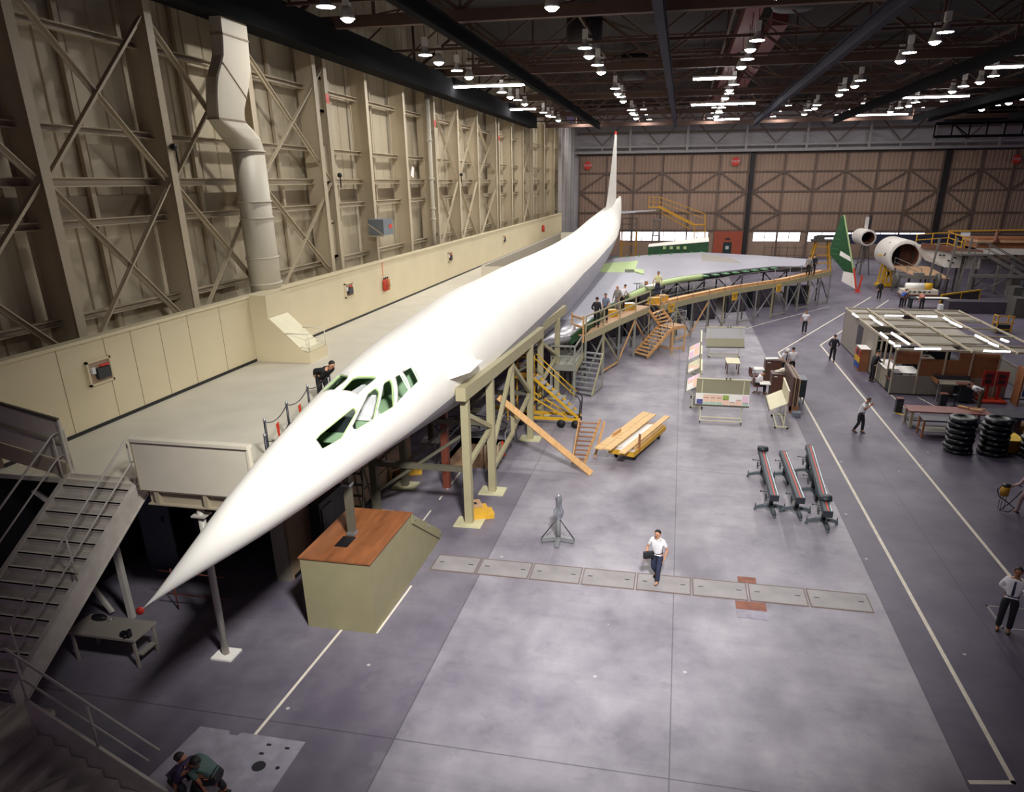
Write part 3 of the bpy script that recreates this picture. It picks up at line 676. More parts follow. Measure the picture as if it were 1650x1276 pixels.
for i, (x, y) in enumerate(((-9.84, 16.0), (-10.07, 17.6))):
    tag(MB().prism([(x, y - .07, MZ + .72), (x, y + .07, MZ + .76), (x, y + .05, MZ + .36), (x, y - .03, MZ + .34)], (.01, 0, 0)).build('warning_tag', M['ext_red']), 'red warning tag hanging from the chain ' + ('by the beige screen' if i == 0 else 'near the peering man'), 'tag', 'red tags on the barrier chain')
# stairwell far along the mezzanine
t = thing('stairwell_guard', 'slatted guard railing round the far stairwell on the mezzanine', 'guard rail', (-13.2, 60, MZ))
B(-13.35, -10.6, 49.8, 49.86, MZ, 5.6).build('end_panel', M['guard_white'], t)
r = MB(); r.box(-13.37, -13.31, 50, 85, 5.6, 5.66); r.box(-13.37, -13.31, 50, 85, 4.65, 4.7)
for i in range(40): r.box(-13.355, -13.325, 50 + i * .88, 50.04 + i * .88, MZ, 5.6)
r.build('railing', M['rail_paint'], t)
B(-13.33, -13.3, 50, 85, MZ, 5.55).build('infill_sheet', M['booth_cream'], t)
B(-13.35, -10.6, 85, 85.06, MZ, 5.6).build('end_panel', M['guard_white'], t)

# ================================================================== STAIRCASE (two flights)
t = thing('staircase', 'grey painted steel staircase from mezzanine to floor with pipe handrails', 'staircase', (-12, 10, 0))
N1, RISE, RUN = 14, .19, .313
for i in range(N1):
    z = 4.45 - i * RISE; y = 13.12 - i * RUN
    MB().box(-13.88, -12.07, y, y + .34, z - .03, z).box(-13.88, -12.07, y + .33, y + .35, z, z + RISE - .03).box(-13.88, -12.07, y, y + .015, z - .06, z).build('step', M['stair_paint'], t)
LZ = 1.8
for x in (-12.02, -13.93):
    b = MB().prism([(x - .04, 13.55, 4.72), (x - .04, 13.55, 4.2), (x - .04, 9.05, 1.47), (x - .04, 9.05, 1.99)], (.08, 0, 0))
    b.bar((x, 13.55, 4.72), (x, 9.05, 1.99), .12, .03); b.bar((x, 13.55, 4.2), (x, 9.05, 1.47), .12, .03)
    b.build('stringer', M['stair_paint'], t)
for x in (-12.0, -13.95):
    r = MB().sh()
    zs = lambda y, h: 4.6 + (y - 13.47) * .607 + h
    r.tube([(x, 13.62, 5.66), (x, 13.25, 5.64), (x, 9.4, zs(9.4, 1.12))], .024); r.tube([(x, 13.62, 5.1), (x, 13.25, 5.08), (x, 9.4, zs(9.4, .58))], .02)
    for y in (13.25, 11.09, 9.4): r.cyl((x, y, zs(y, .0)), (x, y, zs(y, 1.1)), .02)
    r.cyl((x, 13.6, 4.6), (x, 13.6, 5.66), .022)
    r.build('handrail', M['rail_paint'], t)
B(-14.0, -11.0, 6.4, 8.95, LZ - .12, LZ).build('landing', M['stair_paint'], t)
for i in range(8):
    x = -11.0 + i * .3; z = LZ - .0 + .0 - (i + 1) * .2
    MB().box(x, x + .32, 6.45, 8.5, z - .03, z).box(x - .01, x + .01, 6.45, 8.5, z, z + .17).build('step', M['stair_paint'], t)
for y in (8.56, 6.4):
    zz = lambda x: 2.26 + (x + 10.96) * -.66
    MB().prism([(-11.1, y - .03, zz(-11.1)), (-8.55, y - .03, zz(-8.55)), (-8.55, y - .03, .0), (-8.8, y - .03, 0.0), (-11.1, y - .03, 1.45)], (0, .06, 0)).build('stringer', M['stair_paint'], t)
    r = MB().sh()
    r.tube([(-11.6, y, 3.25), (-11.2, y, zz(-11.2) + 1.0), (-8.5, y, zz(-8.5) + .98)], .026); r.tube([(-11.0, y, zz(-11.0) + .5), (-8.78, y, zz(-8.78) + .5)], .022)
    for x in (-11.05, -9.79): r.cyl((x, y, zz(x) - .05), (x, y, zz(x) + 1.0), .024)
    r.build('handrail', M['rail_paint'], t)
b = MB()
for x, y in ((-13.9, 8.8), (-11.1, 6.6), (-13.9, 6.6)): b.bar((x, y, 0), (x, y, LZ - .12), .12)
b.build('landing_legs', M['rail_paint'], t)
b = MB().bar((-14.0, 14.3, 0), (-14.0, 14.3, 4.2), .14).bar((-14.6, 14.3, .1), (-16.0, 14.3, 2.6), .1).bar((-14.2, 14.3, 2.2), (-15.3, 13.6, 4.0), .1)
tag(b.build('support_column', M['rail_paint']), 'pale post with diagonal braces beneath the head of the staircase', 'column')
# ================================================================== UNDER THE MEZZANINE
B(-10.72, -10.62, 17.0, 27.2, 0, 4.42).build('wall_under_mezzanine', M['tan_ply'], kind=ST)
B(-16.2, -10.72, 26.9, 27.2, 0, 4.42).build('wall_partition', M['tan_ply'], kind=ST)
B(-11.1, -10.66, 16.87, 17.05, 0, 4.42).build('wall_pier', M['booth_cream'], kind=ST)
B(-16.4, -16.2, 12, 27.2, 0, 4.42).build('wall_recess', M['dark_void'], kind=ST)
MB().box(-10.62, -10.6, 17.05, 27.2, 0, .12).build('baseboard_right', M['black_base'], kind=ST)
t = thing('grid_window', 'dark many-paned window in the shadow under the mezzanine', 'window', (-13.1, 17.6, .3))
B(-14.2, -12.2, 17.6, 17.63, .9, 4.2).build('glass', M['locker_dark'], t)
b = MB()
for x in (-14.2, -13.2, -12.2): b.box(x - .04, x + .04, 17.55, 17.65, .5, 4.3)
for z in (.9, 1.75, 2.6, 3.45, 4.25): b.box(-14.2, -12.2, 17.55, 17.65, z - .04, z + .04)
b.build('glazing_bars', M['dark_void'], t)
t = thing('leaning_panel', 'grey flush panel standing beside the dark window under the mezzanine', 'panel', (-14.9, 17.0, 0))
B(-15.5, -14.45, 16.95, 17.0, .02, 3.9).build('sheet', M['cabinet_blue'], t); B(-14.7, -14.62, 16.9, 16.95, 1.6, 1.75).build('handle', M['dark_steel'], t)
t = thing('machine_cabinet', 'bulky dark cabinet against the plywood wall under the aircraft nose', 'cabinet', (-10.45, 19.2, 0))
B(-10.6, -10.25, 18.3, 20.0, .0, 1.9).build('body', M['dark_box'], t); B(-10.25, -10.22, 18.4, 19.1, .2, 1.7).build('door', M['locker_dark'], t)
t = thing('wall_sign', 'white notice with red writing hung on the pier under the mezzanine', 'sign', (-11.9, 16.3, 1.95))
B(-12.1, -11.5, 16.3, 16.33, 1.9, 2.6).build('board', M['board_white'], t)
for z, x1 in ((2.35, -11.6), (2.2, -11.75), (2.05, -11.65)): B(-12.02, x1, 16.29, 16.3, z, z + .06).build('letters', M['signal_red'], t)
t = thing('work_table', 'low grey work table in the shade behind the staircase', 'table', (-13.2, 12.8, 0))
B(-14.1, -12.2, 12.33, 13.15, .79, .85).build('table_top', M['booth_grey'], t)
for x, y in ((-12.28, 12.4), (-12.28, 13.08), (-14.0, 12.4), (-14.0, 13.08)): B(x - .03, x + .03, y - .03, y + .03, 0, .79).build('leg', M['booth_grey'], t)
B(-12.35, -12.2, 12.5, 13.0, .3, .34).build('shelf', M['booth_grey'], t)
t = thing('bench_vise', 'small dark vise on the corner of the work table', 'vise', (-12.45, 12.45, .85))
MB().box(-12.6, -12.4, 12.38, 12.5, .85, .98).box(-12.42, -12.36, 12.38, 12.5, .85, 1.05).build('body', M['black_base'], t); MB().sh().cyl((-12.4, 12.36, .95), (-12.4, 12.3, .95), .03).build('screw', M['dark_steel'], t)
t = thing('tool_heap', 'dark heap of tools at the far end of the work table', 'tools', (-13.6, 12.95, .85))
MB().sh().ball((-13.65, 12.95, .93), .22, .1, .08).build('bag', M['black_base'], t); MB().sh().cyl((-13.4, 12.9, .87), (-13.3, 13.05, .9), .02).build('spanner', M['chrome'], t)
t = thing('pipe_rack', 'thin rust-red pipe rack standing behind the work table', 'rack', (-12.4, 14.9, 0))
r = MB().sh()
for x in (-13.0, -11.8): r.cyl((x, 14.9, 0), (x, 14.9, 1.3), .02)
for z in (.5, 1.2): r.cyl((-13.4, 14.9, z), (-11.4, 14.9, z), .018)
r.build('frame', M['redwood'], t)
t = thing('step_ladder', 'dark wooden step ladder against the plywood wall under the aircraft', 'ladder', (-10.2, 20.8, 0))
for x, q in ((-10.45, 0), (-9.95, 0)):
    MB().bar((x, 20.6, 0), (x, 21.0, 2.5), .04, .1).build('stile', M['support_dark'], t)
for k in range(6): MB().box(-10.45, -9.95, 20.6 + k * .065, 20.72 + k * .065, .35 + k * .38, .39 + k * .38).build('rung', M['support_dark'], t)
MB().bar((-10.45, 21.7, 0), (-10.4, 21.0, 2.45), .04, .06).bar((-9.95, 21.7, 0), (-10.0, 21.0, 2.45), .04, .06).build('back_frame', M['support_dark'], t)
t = thing('pipe_barrier', 'dark pipe barrier standing against the plywood wall under the aircraft', 'barrier', (-10.3, 22.8, 0))
r = MB().sh()
for y in (21.9, 23.1, 24.2): r.cyl((-10.4, y, 0), (-10.5, y, 1.6), .022)
for z in (.85, 1.6): r.cyl((-10.45, 21.9, z), (-10.45, 24.2, z), .02)
r.build('rails', M['dark_steel'], t)
# ================================================================== AIRCRAFT
AX = -8.2
FK = [(8.62, 4.57, .0, .0), (9.0, 4.59, .05, .05), (12, 4.82, .55, .56), (16, 5.09, 1.04, 1.04), (20, 5.18, 1.44, 1.44), (24, 5.13, 1.73, 1.73), (28, 5.14, 1.91, 1.91), (33, 5.01, 2.03, 2.03), (40, 4.85, 2.16, 2.17), (48, 4.77, 2.18, 2.16), (58, 4.94, 2.18, 1.98), (70, 5.46, 2.14, 1.68), (82, 6.37, 1.78, 1.49), (94, 7.46, .97, 1.13), (104, 8.53, .16, .63)]
def fus(y):
    i = 0
    while i < len(FK) - 2 and y > FK[i + 1][0]: i += 1
    p1, p2 = FK[i], FK[i + 1]; p0 = FK[max(0, i - 1)]; p3 = FK[min(len(FK) - 1, i + 2)]
    h = p2[0] - p1[0]; t = min(1, max(0, (y - p1[0]) / h)); out = []
    for k in (1, 2, 3):
        m1 = (p2[k] - p0[k]) / (p2[0] - p0[0]) if i > 0 else (p2[k] - p1[k]) / h
        m2 = (p3[k] - p1[k]) / (p3[0] - p1[0])
        out.append((2 * t**3 - 3 * t**2 + 1) * p1[k] + (t**3 - 2 * t**2 + t) * h * m1 + (-2 * t**3 + 3 * t**2) * p2[k] + (t**3 - t**2) * h * m2)
    return out
TB = [(8, -62), (14, -52), (17.5, -40), (19.7, -26), (22, -16), (24.6, -10), (32.6, 1), (39, 8), (49, 15), (65, 13), (72, 5), (84, -25), (104, -60)]
def lin(tab, x):
    for (a, p), (b, q) in zip(tab[:-1], tab[1:]):
        if x <= b: return p + (q - p) * max(0, (x - a)) / (b - a)
    return tab[-1][1]
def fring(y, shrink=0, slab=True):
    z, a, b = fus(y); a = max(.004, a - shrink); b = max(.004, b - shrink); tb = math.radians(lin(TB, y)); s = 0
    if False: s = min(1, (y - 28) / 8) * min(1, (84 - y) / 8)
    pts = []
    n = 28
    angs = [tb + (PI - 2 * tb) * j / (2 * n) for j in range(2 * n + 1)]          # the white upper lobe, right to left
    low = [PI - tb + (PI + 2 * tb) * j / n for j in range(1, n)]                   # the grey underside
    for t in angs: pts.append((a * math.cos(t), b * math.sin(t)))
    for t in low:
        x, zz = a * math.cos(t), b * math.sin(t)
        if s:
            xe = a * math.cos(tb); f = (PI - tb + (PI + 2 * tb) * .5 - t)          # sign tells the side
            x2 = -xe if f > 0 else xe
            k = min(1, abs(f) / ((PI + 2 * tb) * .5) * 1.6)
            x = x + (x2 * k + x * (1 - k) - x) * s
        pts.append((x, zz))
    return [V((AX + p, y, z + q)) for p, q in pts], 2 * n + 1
plane = thing('supersonic_airliner', 'long white needle-nosed airliner mock-up with a single grey wing', 'aircraft', (AX, 34, 0))
ys = [8.62, 8.7, 8.85, 9.0, 9.3, 9.7] + [10.2 + .5 * i for i in range(int((104 - 10.2) / .5))] + [103.9, 104.0]
b = MB().sh(); rings = []
for y in ys:
    r, nw = fring(y); rings.append(r)
n = len(rings[0]); vs = [p for r in rings for p in r]; base = len(b.v); b.v += [tuple(p) for p in vs]
for i in range(len(rings) - 1):
    for q in range(n):
        r_ = (q + 1) % n
        b.f.append((i * n + q, i * n + r_, (i + 1) * n + r_, (i + 1) * n + q)); b.m.append(0 if q < nw - 1 else 1); b.sm.append(True)
b.f.append(tuple(range(n))[::-1]); b.m.append(0); b.sm.append(False); b.f.append(tuple((len(rings) - 1) * n + q for q in range(n))); b.m.append(0); b.sm.append(False)
fuse = b.build('fuselage', [M['white_paint'], M['plain_grey'], M['cockpit_green'], M['hatch_dark']], plane)
# --- cockpit openings
def hit(px, py):
    d = (at(px, py, 'Y', 30) - EYE).normalized(); t = 12.0
    while t < 60:
        p = EYE + d * t
        if 8.7 < p.y < 60:
            z, a, bb = fus(p.y)
            if ((p.x - AX) / a) ** 2 + ((p.z - z) / bb) ** 2 < 1: return p
        t += .01
    return None
WIN = {'side_window': [[(509, 708), (516, 699), (569, 656), (573, 658), (575, 663), (573, 668), (551, 706), (523, 722), (519, 722)],
                       [(568, 686), (577, 667), (593, 634), (603, 626), (607, 625), (611, 629), (612, 634), (603, 675), (575, 692), (570, 691)],
                       [(609, 661), (618, 620), (620, 616), (628, 611), (631, 613), (633, 618), (635, 655), (615, 667), (611, 666)],
                       [(637.5, 607), (646, 602), (660, 628.5), (641.5, 647.5)], [(649, 599), (664, 590), (676, 613.5), (663, 626.5)]],
       'windshield': [[(550.5, 628), (568, 609), (576, 606), (589, 605.5), (603, 606), (608, 608), (577, 633.5), (565, 630)]]}
def wpts(poly):
    return [hit(*p) for p in poly]
cuts = []
def mirror(pts): return [V((2 * AX - p.x, p.y, p.z)) for p in pts]
wins = []
for nm, polys in WIN.items():
    for poly in polys:
        p = wpts(poly); p = [q for q in p if q]
        wins.append((nm, p)); wins.append((nm, mirror(p)))
cav = MB(); rr = []
for i in range(15):
    y = 13.6 + i * .42
    rr.append(fring(y, .075, False)[0])
cav.loft(rr); co_ = cav.build('cut', [M['cockpit_green']] * 3, None, local=True)
def boolean(target, cutters):
    for c in cutters:
        md = target.modifiers.new('b', 'BOOLEAN'); md.operation = 'DIFFERENCE'; md.object = c; md.solver = 'EXACT'
        try: md.material_mode = 'TRANSFER'
        except Exception: pass
    bpy.context.view_layer.update()
    dg = bpy.context.evaluated_depsgraph_get(); ev = target.evaluated_get(dg)
    me = bpy.data.meshes.new_from_object(ev, depsgraph=dg)
    for md in list(target.modifiers): target.modifiers.remove(md)
    target.data = me
    for c in cutters: bpy.data.objects.remove(c, do_unlink=True)
cutters = [co_]
for nm, p in wins:
    c = sum(p, V()) / len(p); nrm = (p[1] - p[0]).cross(p[-1] - p[0]); nn = V()
    for i in range(len(p)): nn += (p[i] - c).cross(p[(i + 1) % len(p)] - c)
    z, a, bb = fus(c.y); out = V((c.x - AX, 0, c.z - z)).normalized(); nn = nn.normalized()
    if nn.dot(out) < 0: nn = -nn
    cu = MB(); cu.prism([q + out * .25 for q in p], -out * .6); cutters.append(cu.build('cut', [M['cockpit_green']], None, local=True))
boolean(fuse, cutters)
for nm, p in wins:
    c = sum(p, V()) / len(p); z, a, bb = fus(c.y); out = V((c.x - AX, 0, c.z - z)).normalized()
    MB().sh().tube([q - out * .03 for q in p], .022, 6, True).build('window_frame', M['primer_green'] if len(p) > 4 else M['white_paint'], plane)
B(AX - .85, AX + .85, 15.2, 19.2, 5.15, 5.22).build('cockpit_floor', M['cockpit_green'], plane)
for x in (-.4, .4):
    st = MB().cbox((AX + x, 17.2, 5.5), .45, .12, .6, 0, Matrix.Rotation(.2, 3, 'X')).cbox((AX + x, 16.95, 5.3), .45, .5, .1).build('pilot_seat', M['board_white'], plane)
B(AX - .6, AX + .6, 15.75, 15.85, 5.2, 5.62).build('instrument_panel', M['dark_box'], plane)
B(AX + .05, AX + .12, 15.9, 18.9, 5.3, 5.95).build('cabin_divider', M['board_white'], plane)
MB().sh().ball((AX, 8.56, 4.565), .065).build('nose_probe', M['signal_red'], plane)
# canard, fin, tailplane
for m_ in (1, -1):
    def cn(x, y, z): return V((x if m_ > 0 else 2 * AX - x, y, z))
    MB().loft([[cn(-6.78, 20.75, 5.31), cn(-6.62, 22.1, 5.41), cn(-6.5, 23.3, 5.4), cn(-6.62, 22.1, 5.33)], [cn(-6.12, 21.15, 5.5), cn(-6.12, 22.0, 5.54), cn(-6.12, 22.75, 5.52), cn(-6.12, 22.0, 5.48)]]).build('canard', M['white_paint'], plane)
def fin_ring(z, y0, y1, t): return [V((AX, y0, z)), V((AX + t, y0 + (y1 - y0) * .35, z)), V((AX + t * .6, y0 + (y1 - y0) * .7, z)), V((AX, y1, z)), V((AX - t * .6, y0 + (y1 - y0) * .7, z)), V((AX - t, y0 + (y1 - y0) * .35, z))]
MB().loft([fin_ring(7.3, 82.8, 97.6, .3), fin_ring(9.5, 86.0, 97.2, .26), fin_ring(13, 89.6, 96.2, .18), fin_ring(16.1, 92.4, 95.2, .1)]).build('tail_fin', M['white_paint'], plane)
MB().loft([fin_ring(16.1, 92.35, 95.25, .11), fin_ring(16.45, 92.6, 95.1, .08)]).build('fin_tip', M['signal_red'], plane)
MB().loft([fin_ring(8.4, 97.8, 104.4, .2), fin_ring(9.15, 101.8, 103.8, .1)]).build('tail_cone_fairing', M['white_paint'], plane)
MB().loft([[V((-7.6, 92.5, 7.3)), V((-7.4, 97, 7.5)), V((-7.3, 101.5, 7.35)), V((-7.4, 97, 7.2))], [V((-3.3, 100.6, 7.42)), V((-3.3, 101.8, 7.46)), V((-3.3, 102.8, 7.42)), V((-3.3, 101.8, 7.38))]]).build('tailplane', M['plain_grey'], plane)
# wing
WZ = 3.5
FP = [(-6.7, 31.6, 3.25), (-5.9, 33.6, 3.1), (-4.95, 34.9, 3.05)]
OUT0 = [(-4.45, 39.9), (-3.9, 45), (-3.15, 49.6), (-2.3, 53.6), (-1.25, 56.9), (.1, 59.3), (1.8, 61.4), (5.0, 64.9), (8.2, 68.0), (11.2, 68.2), (12.2, 70.5), (11.8, 74.9), (8.3, 77.6), (2.4, 80.8), (-.2, 79.2), (-3.3, 76.9), (-6.3, 73.3), (-7, 60), (-7.2, 38.5)]
OZ_ = [3.5] * 30
OUT = [(x * (11 - z) / 7, y * (11 - z) / 7) for (x, y), z in zip(OUT0, OZ_)]
def inset(k, z):
    n = len(OUT); out = []
    for i in range(n):
        a, c_ = V(OUT[i - 1]), V(OUT[(i + 1) % n]); d = (c_ - a).normalized(); out.append(V((OUT[i][0] - d.y * k, OUT[i][1] + d.x * k, z + OZ_[i] - WZ)))
    return out
MB().loft([inset(1.0, WZ - .55), inset(.25, WZ - .42), inset(0, WZ - .2), inset(0, WZ)]).build('wing', M['wing_skin'], plane)
top = [V((x * (11 - z) / 7, y * (11 - z) / 7, z)) for x, y, z in FP] + [V((OUT[0][0], OUT[0][1], 3.512)), V((-6.9, 41.2, 3.512))]
b = MB().sh(); mid = sum(top, V()) / 5 + V((0, 0, .03)); low = [p + V((-.05, .2, -.45)) for p in top]; rim = [p + V((.07, -.1, -.14)) for p in top[:3]] + [p - V((0, 0, .14)) for p in top[3:]]
b.add(top + rim + low + [mid], [(i, (i + 1) % 5, 15) for i in range(5)] + [(i, 5 + i, 5 + (i + 1) % 5, (i + 1) % 5) for i in range(5)] + [(5 + i, 10 + i, 10 + (i + 1) % 5, 5 + (i + 1) % 5) for i in range(5)] + [(14, 13, 12, 11, 10)])
b.build('wing_root_fairing', M['silver_skin'], plane)
le = [V((x, y, WZ - .22)) for x, y in OUT[2:7]]
MB().sh().tube([p + V((.16, -.22, 0)) for p in le], .24, 12).build('leading_edge', M['primer_green'], plane)
b = MB()
EL = [(top[2].x, top[2].y)] + OUT[:3]; EZ = [3.05, 3.5, 3.5, 3.5]
for p, q, zp, zq in zip(EL[:3], EL[1:], EZ[:3], EZ[1:]): b.bar((p[0] + .06, p[1] - .05, zp - .26), (q[0] + .06, q[1] - .05, zq - .26), .1, .5)
b.build('front_spar', M['dark_green'], plane)
b = MB()
for p, q in zip(OUT[6:9], OUT[7:10]): b.bar((p[0] + .05, p[1] - .1, WZ - .3), (q[0] + .05, q[1] - .1, WZ - .3), .1, .42)
b.build('front_spar', M['dark_column'], plane)
for i in range(8):
    f = i / 7; x = 2.15 + 6.4 * f; y = 65.8 + 6.85 * f
    MB().cbox((x + .2, y - .3, WZ - .14), .55, .5, .08, .8).build('rib_tab', M['mid_green'], plane)
def patch(pts, name, m, z=.006):
    return MB().prism([fl(px, py, WZ) for px, py in pts], (0, 0, z)).build(name, M[m], plane)
patch([(968, 425), (1029, 420), (1023, 434), (1007, 434), (1006, 439), (949, 438)], 'primer_patch', 'primer_green')
patch([(1007, 434), (1022, 434), (1021, 439), (1007, 439)], 'access_hole', 'hatch_dark', .01)
patch([(1130, 408.5), (1180, 416.5), (1196, 424), (1131, 420)], 'bare_patch', 'booth_grey')
tag(MB().prism([fl(1022.5, 434, WZ + .01), fl(1038, 436, WZ + .01), fl(1037.5, 442.5, WZ + .01), fl(1021.5, 438.3, WZ + .01)], (0, 0, .08)).build('access_cover', M['primer_green']), 'loose pale green access cover lying on the wing beside its hole', 'cover')
for i in range(9):
    f = i / 8; x = -6.4 + 8.9 * f; y = 78.9 + 7.4 * f
    MB().box(x - .12, x + .12, y, y + .25, WZ - .1, WZ + .1).build('hinge_fitting', M['mid_green'], plane)
def small(nm, lab, cat, px, py, prof, m, z=WZ):
    p = fl(px, py, z); t = MB().sh().lathe([(r, z + h) for r, h in prof], (p.x, p.y, 0), 12).build(nm, M[m]); return tag(t, lab, cat)
small('paint_can', 'white can standing on the wing behind the yellow-shirted man', 'can', 1032.5, 464, [(0, 0), (.17, 0), (.17, .35), (.12, .42), (.12, .55), (0, .55)], 'board_white')
small('jar', 'brown jar standing on the wing beside the white can', 'jar', 1041, 462, [(0, 0), (.13, 0), (.13, .4), (0, .42)], 'lumber_dark')
p = fl(1052, 462, WZ)
tag(MB().sh().ball((p.x, p.y, WZ + .08), .75, .3, .12, rot=Matrix.Rotation(.7, 3, 'Z')).build('dust_sheet', M['paper']), 'crumpled white sheet on the wing edge beside the yellow-shirted man', 'sheet')
p = fl(1026, 466, WZ); t = thing('bench_stool', 'tiny grey stand on the wing in front of the white can', 'stand', p)
MB().cbox((p.x, p.y, WZ + .42), .5, .3, .03).build('top', M['dark_steel'], t); MB().sh().cyl((p.x, p.y, WZ), (p.x, p.y, WZ + .42), .03).build('stem', M['dark_steel'], t)
# loose wing section behind the wing, and the standing green fin
t = thing('wing_section', 'green wing section with a white top lying beyond the grey wing', 'wing section', (2.5, 86, 0))
MB().loft([[V((-3.64, 91.16, 2.55)), V((-3.64, 92.66, 2.55)), V((-3.64, 92.66, 3.78)), V((-3.64, 91.16, 3.62))], [V((3.42, 91.38, 2.55)), V((3.42, 94.16, 2.55)), V((3.42, 94.16, 4.53)), V((3.42, 91.38, 4.26))]]).build('body', M['dark_green'], t)
MB().loft([[V((-3.64, 91.06, 3.64)), V((-3.64, 92.77, 3.80)), V((-3.64, 92.77, 3.86)), V((-3.64, 91.06, 3.70))], [V((3.42, 91.27, 4.28)), V((3.42, 94.27, 4.55)), V((3.42, 94.27, 4.61)), V((3.42, 91.27, 4.34))]]).build('skin', M['white_paint'], t)
for i in range(4): B(-1.9 + i * .8, -1.53 + i * .8, 91.08, 91.17, 3.4, 3.75).build('bracket', M['primer_green'], t)
for x in (-2.8, 2.6): B(x * 1.07 - .1, x * 1.07 + .1, 91.6, 92.4, 0, 2.6).build('trestle', M['support_dark'], t)
t = thing('standing_fin', 'tall dark green fin standing on end with a pale leading edge and white stripes', 'fin', (17.8, 84, 0))
FT = [(16.45, 7.5), (18.15, 2.0), (18.9, .05), (17.3, .85), (15.7, 3.6)]
def fpt(x, z, dy=0): return V((x, 84 + dy, z))
MB().prism([fpt(16.35, 7.5), fpt(16.5, 7.5), fpt(18.28, 1.72), fpt(17.35, 1.9), fpt(15.75, 3.6), fpt(15.7, 4.4)], (0, .3, 0)).build('skin', M['dark_green'], t)
MB().prism([fpt(17.35, 1.9, .0), fpt(18.28, 1.72, .0), fpt(18.9, .02, .0), fpt(17.3, .85, .0)], (0, .3, 0)).build('root_panel', M['white_paint'], t)
MB().prism([fpt(16.7, 4.0, -.01), fpt(17.75, 3.4, -.01), fpt(17.9, 2.9, -.01), fpt(16.65, 3.55, -.01)], (0, .012, 0)).build('stripe', M['white_paint'], t)
MB().bar((16.48, 84.12, 7.5), (18.3, 84.12, 1.7), .14, .34).build('leading_edge', M['primer_green'], t)
for i in range(7): MB().bar((16.2 - i * .09, 83.98, 6.2 - i * .5), (16.55 - i * .03, 83.98, 6.15 - i * .5), .03).build('rib', M['mid_green'], t)
t = thing('stand_post', 'pair of red props leaning together at the foot of the green fin', 'prop', (18.6, 82.4, 0))
MB().bar((18.55, 82.4, 0), (18.15, 83.4, 2.3), .12).build('strut', M['ext_red'], t); MB().bar((18.65, 82.2, 0), (18.85, 82.3, 1.7), .16).build('strut', M['ext_red'], t); B(18.3, 18.95, 82.1, 82.6, 0, .06).build('foot', M['ext_red'], t)

# ================================================================== FUSELAGE SUPPORTS
RP = [(-6.5, 21.7, 4.5), (-6.37, 24.5, 4.5), (-6.12, 30.7, 4.36), (-6.35, 34.5, 4.33), (-6.03, 37.7, 4.3)]
def rail_frame(name, lab, posts, y0, y1, braces):
    c = posts[0]; t = thing(name, lab, 'support frame', (c[0], c[1], 0), 'support frames along the fuselage')
    for x, y, z in posts:
        B(x - .13, x + .13, y - .13, y + .13, .04, z).build('post', M['support_olive'], t)
        B(x - .48, x + .48, y - .4, y + .4, 0, .04).build('foot_plate', M['base_cream'], t)
    for k, (a, c_) in enumerate(zip([y0] + [p[1] for p in posts[1:-1]], [p[1] for p in posts[1:-1]] + [y1])):
        def xa(y): return lin([(p[1], p[0]) for p in posts], y)
        zt = 4.74 if name == 'support_frame' else 4.55
        MB().bar((xa(a), a, zt - (a - 21) * .022 if y0 < 30 else 4.5), (xa(c_), c_, zt - (c_ - 21) * .022 if y0 < 30 else 4.46), .34, .44).build('top_beam', M['support_olive'], t)
    for a, c_ in braces: MB().bar(a, c_, .15).build('brace', M['support_olive'], t)
    return t
p1, p2, p3, p4, p5 = RP
def on(p, z): return (p[0], p[1], z)
midx, midy = (p2[0] + p3[0]) / 2, (p2[1] + p3[1]) / 2
rail_frame('support_frame', 'long olive trestle frame carrying the front fuselage beam', RP[:3], 21.25, 33.2,
    [(on(p1, 3.95), on(p2, 2.6)), (on(p2, 2.6), on(p1, 2.1)), ((midx, midy, 4.2), on(p2, 1.6)), ((midx, midy, 4.2), on(p3, 2.2)), (on(p3, 2.2), (midx, midy, 1.5)), ((midx, midy, 1.35), on(p2, .9)), ((midx, midy, 1.35), (midx, midy, 4.3))])
rail_frame('support_frame', 'short olive trestle frame beside the grey steps under the fuselage', RP[3:], 34.1, 39.8,
    [(on(p4, 3.7), on(p5, 2.35)), (on(p5, 2.35), on(p4, 1.6))])
for i, (x, y, z) in enumerate(((-9.85, 24.4, 3.9), (-10.56, 29.7, 3.6), (-10.05, 34.5, 3.4), (-9.9, 21.7, 4.2))):
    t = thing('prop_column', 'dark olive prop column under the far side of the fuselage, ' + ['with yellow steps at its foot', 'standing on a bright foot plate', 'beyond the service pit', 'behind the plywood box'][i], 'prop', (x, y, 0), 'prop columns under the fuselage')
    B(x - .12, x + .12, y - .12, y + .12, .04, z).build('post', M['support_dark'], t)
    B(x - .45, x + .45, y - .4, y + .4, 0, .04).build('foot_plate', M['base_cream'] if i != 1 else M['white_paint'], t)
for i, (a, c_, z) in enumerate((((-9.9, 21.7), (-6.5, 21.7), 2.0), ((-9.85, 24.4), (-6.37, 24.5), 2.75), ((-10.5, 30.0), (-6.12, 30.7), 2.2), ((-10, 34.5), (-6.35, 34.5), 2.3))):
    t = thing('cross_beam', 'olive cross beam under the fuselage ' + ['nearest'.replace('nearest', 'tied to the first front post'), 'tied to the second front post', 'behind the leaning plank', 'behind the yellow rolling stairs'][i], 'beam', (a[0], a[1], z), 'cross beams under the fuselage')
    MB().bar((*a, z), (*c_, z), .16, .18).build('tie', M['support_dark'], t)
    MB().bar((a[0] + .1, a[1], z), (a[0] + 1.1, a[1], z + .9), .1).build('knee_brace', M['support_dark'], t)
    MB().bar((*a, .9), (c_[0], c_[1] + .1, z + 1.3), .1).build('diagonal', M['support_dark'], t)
tag(B(AX - .14, AX + .12, 24.45, 24.7, 0, 3.5).build('timber_prop', M['redwood']), 'reddish square timber prop standing under the fuselage', 'prop')
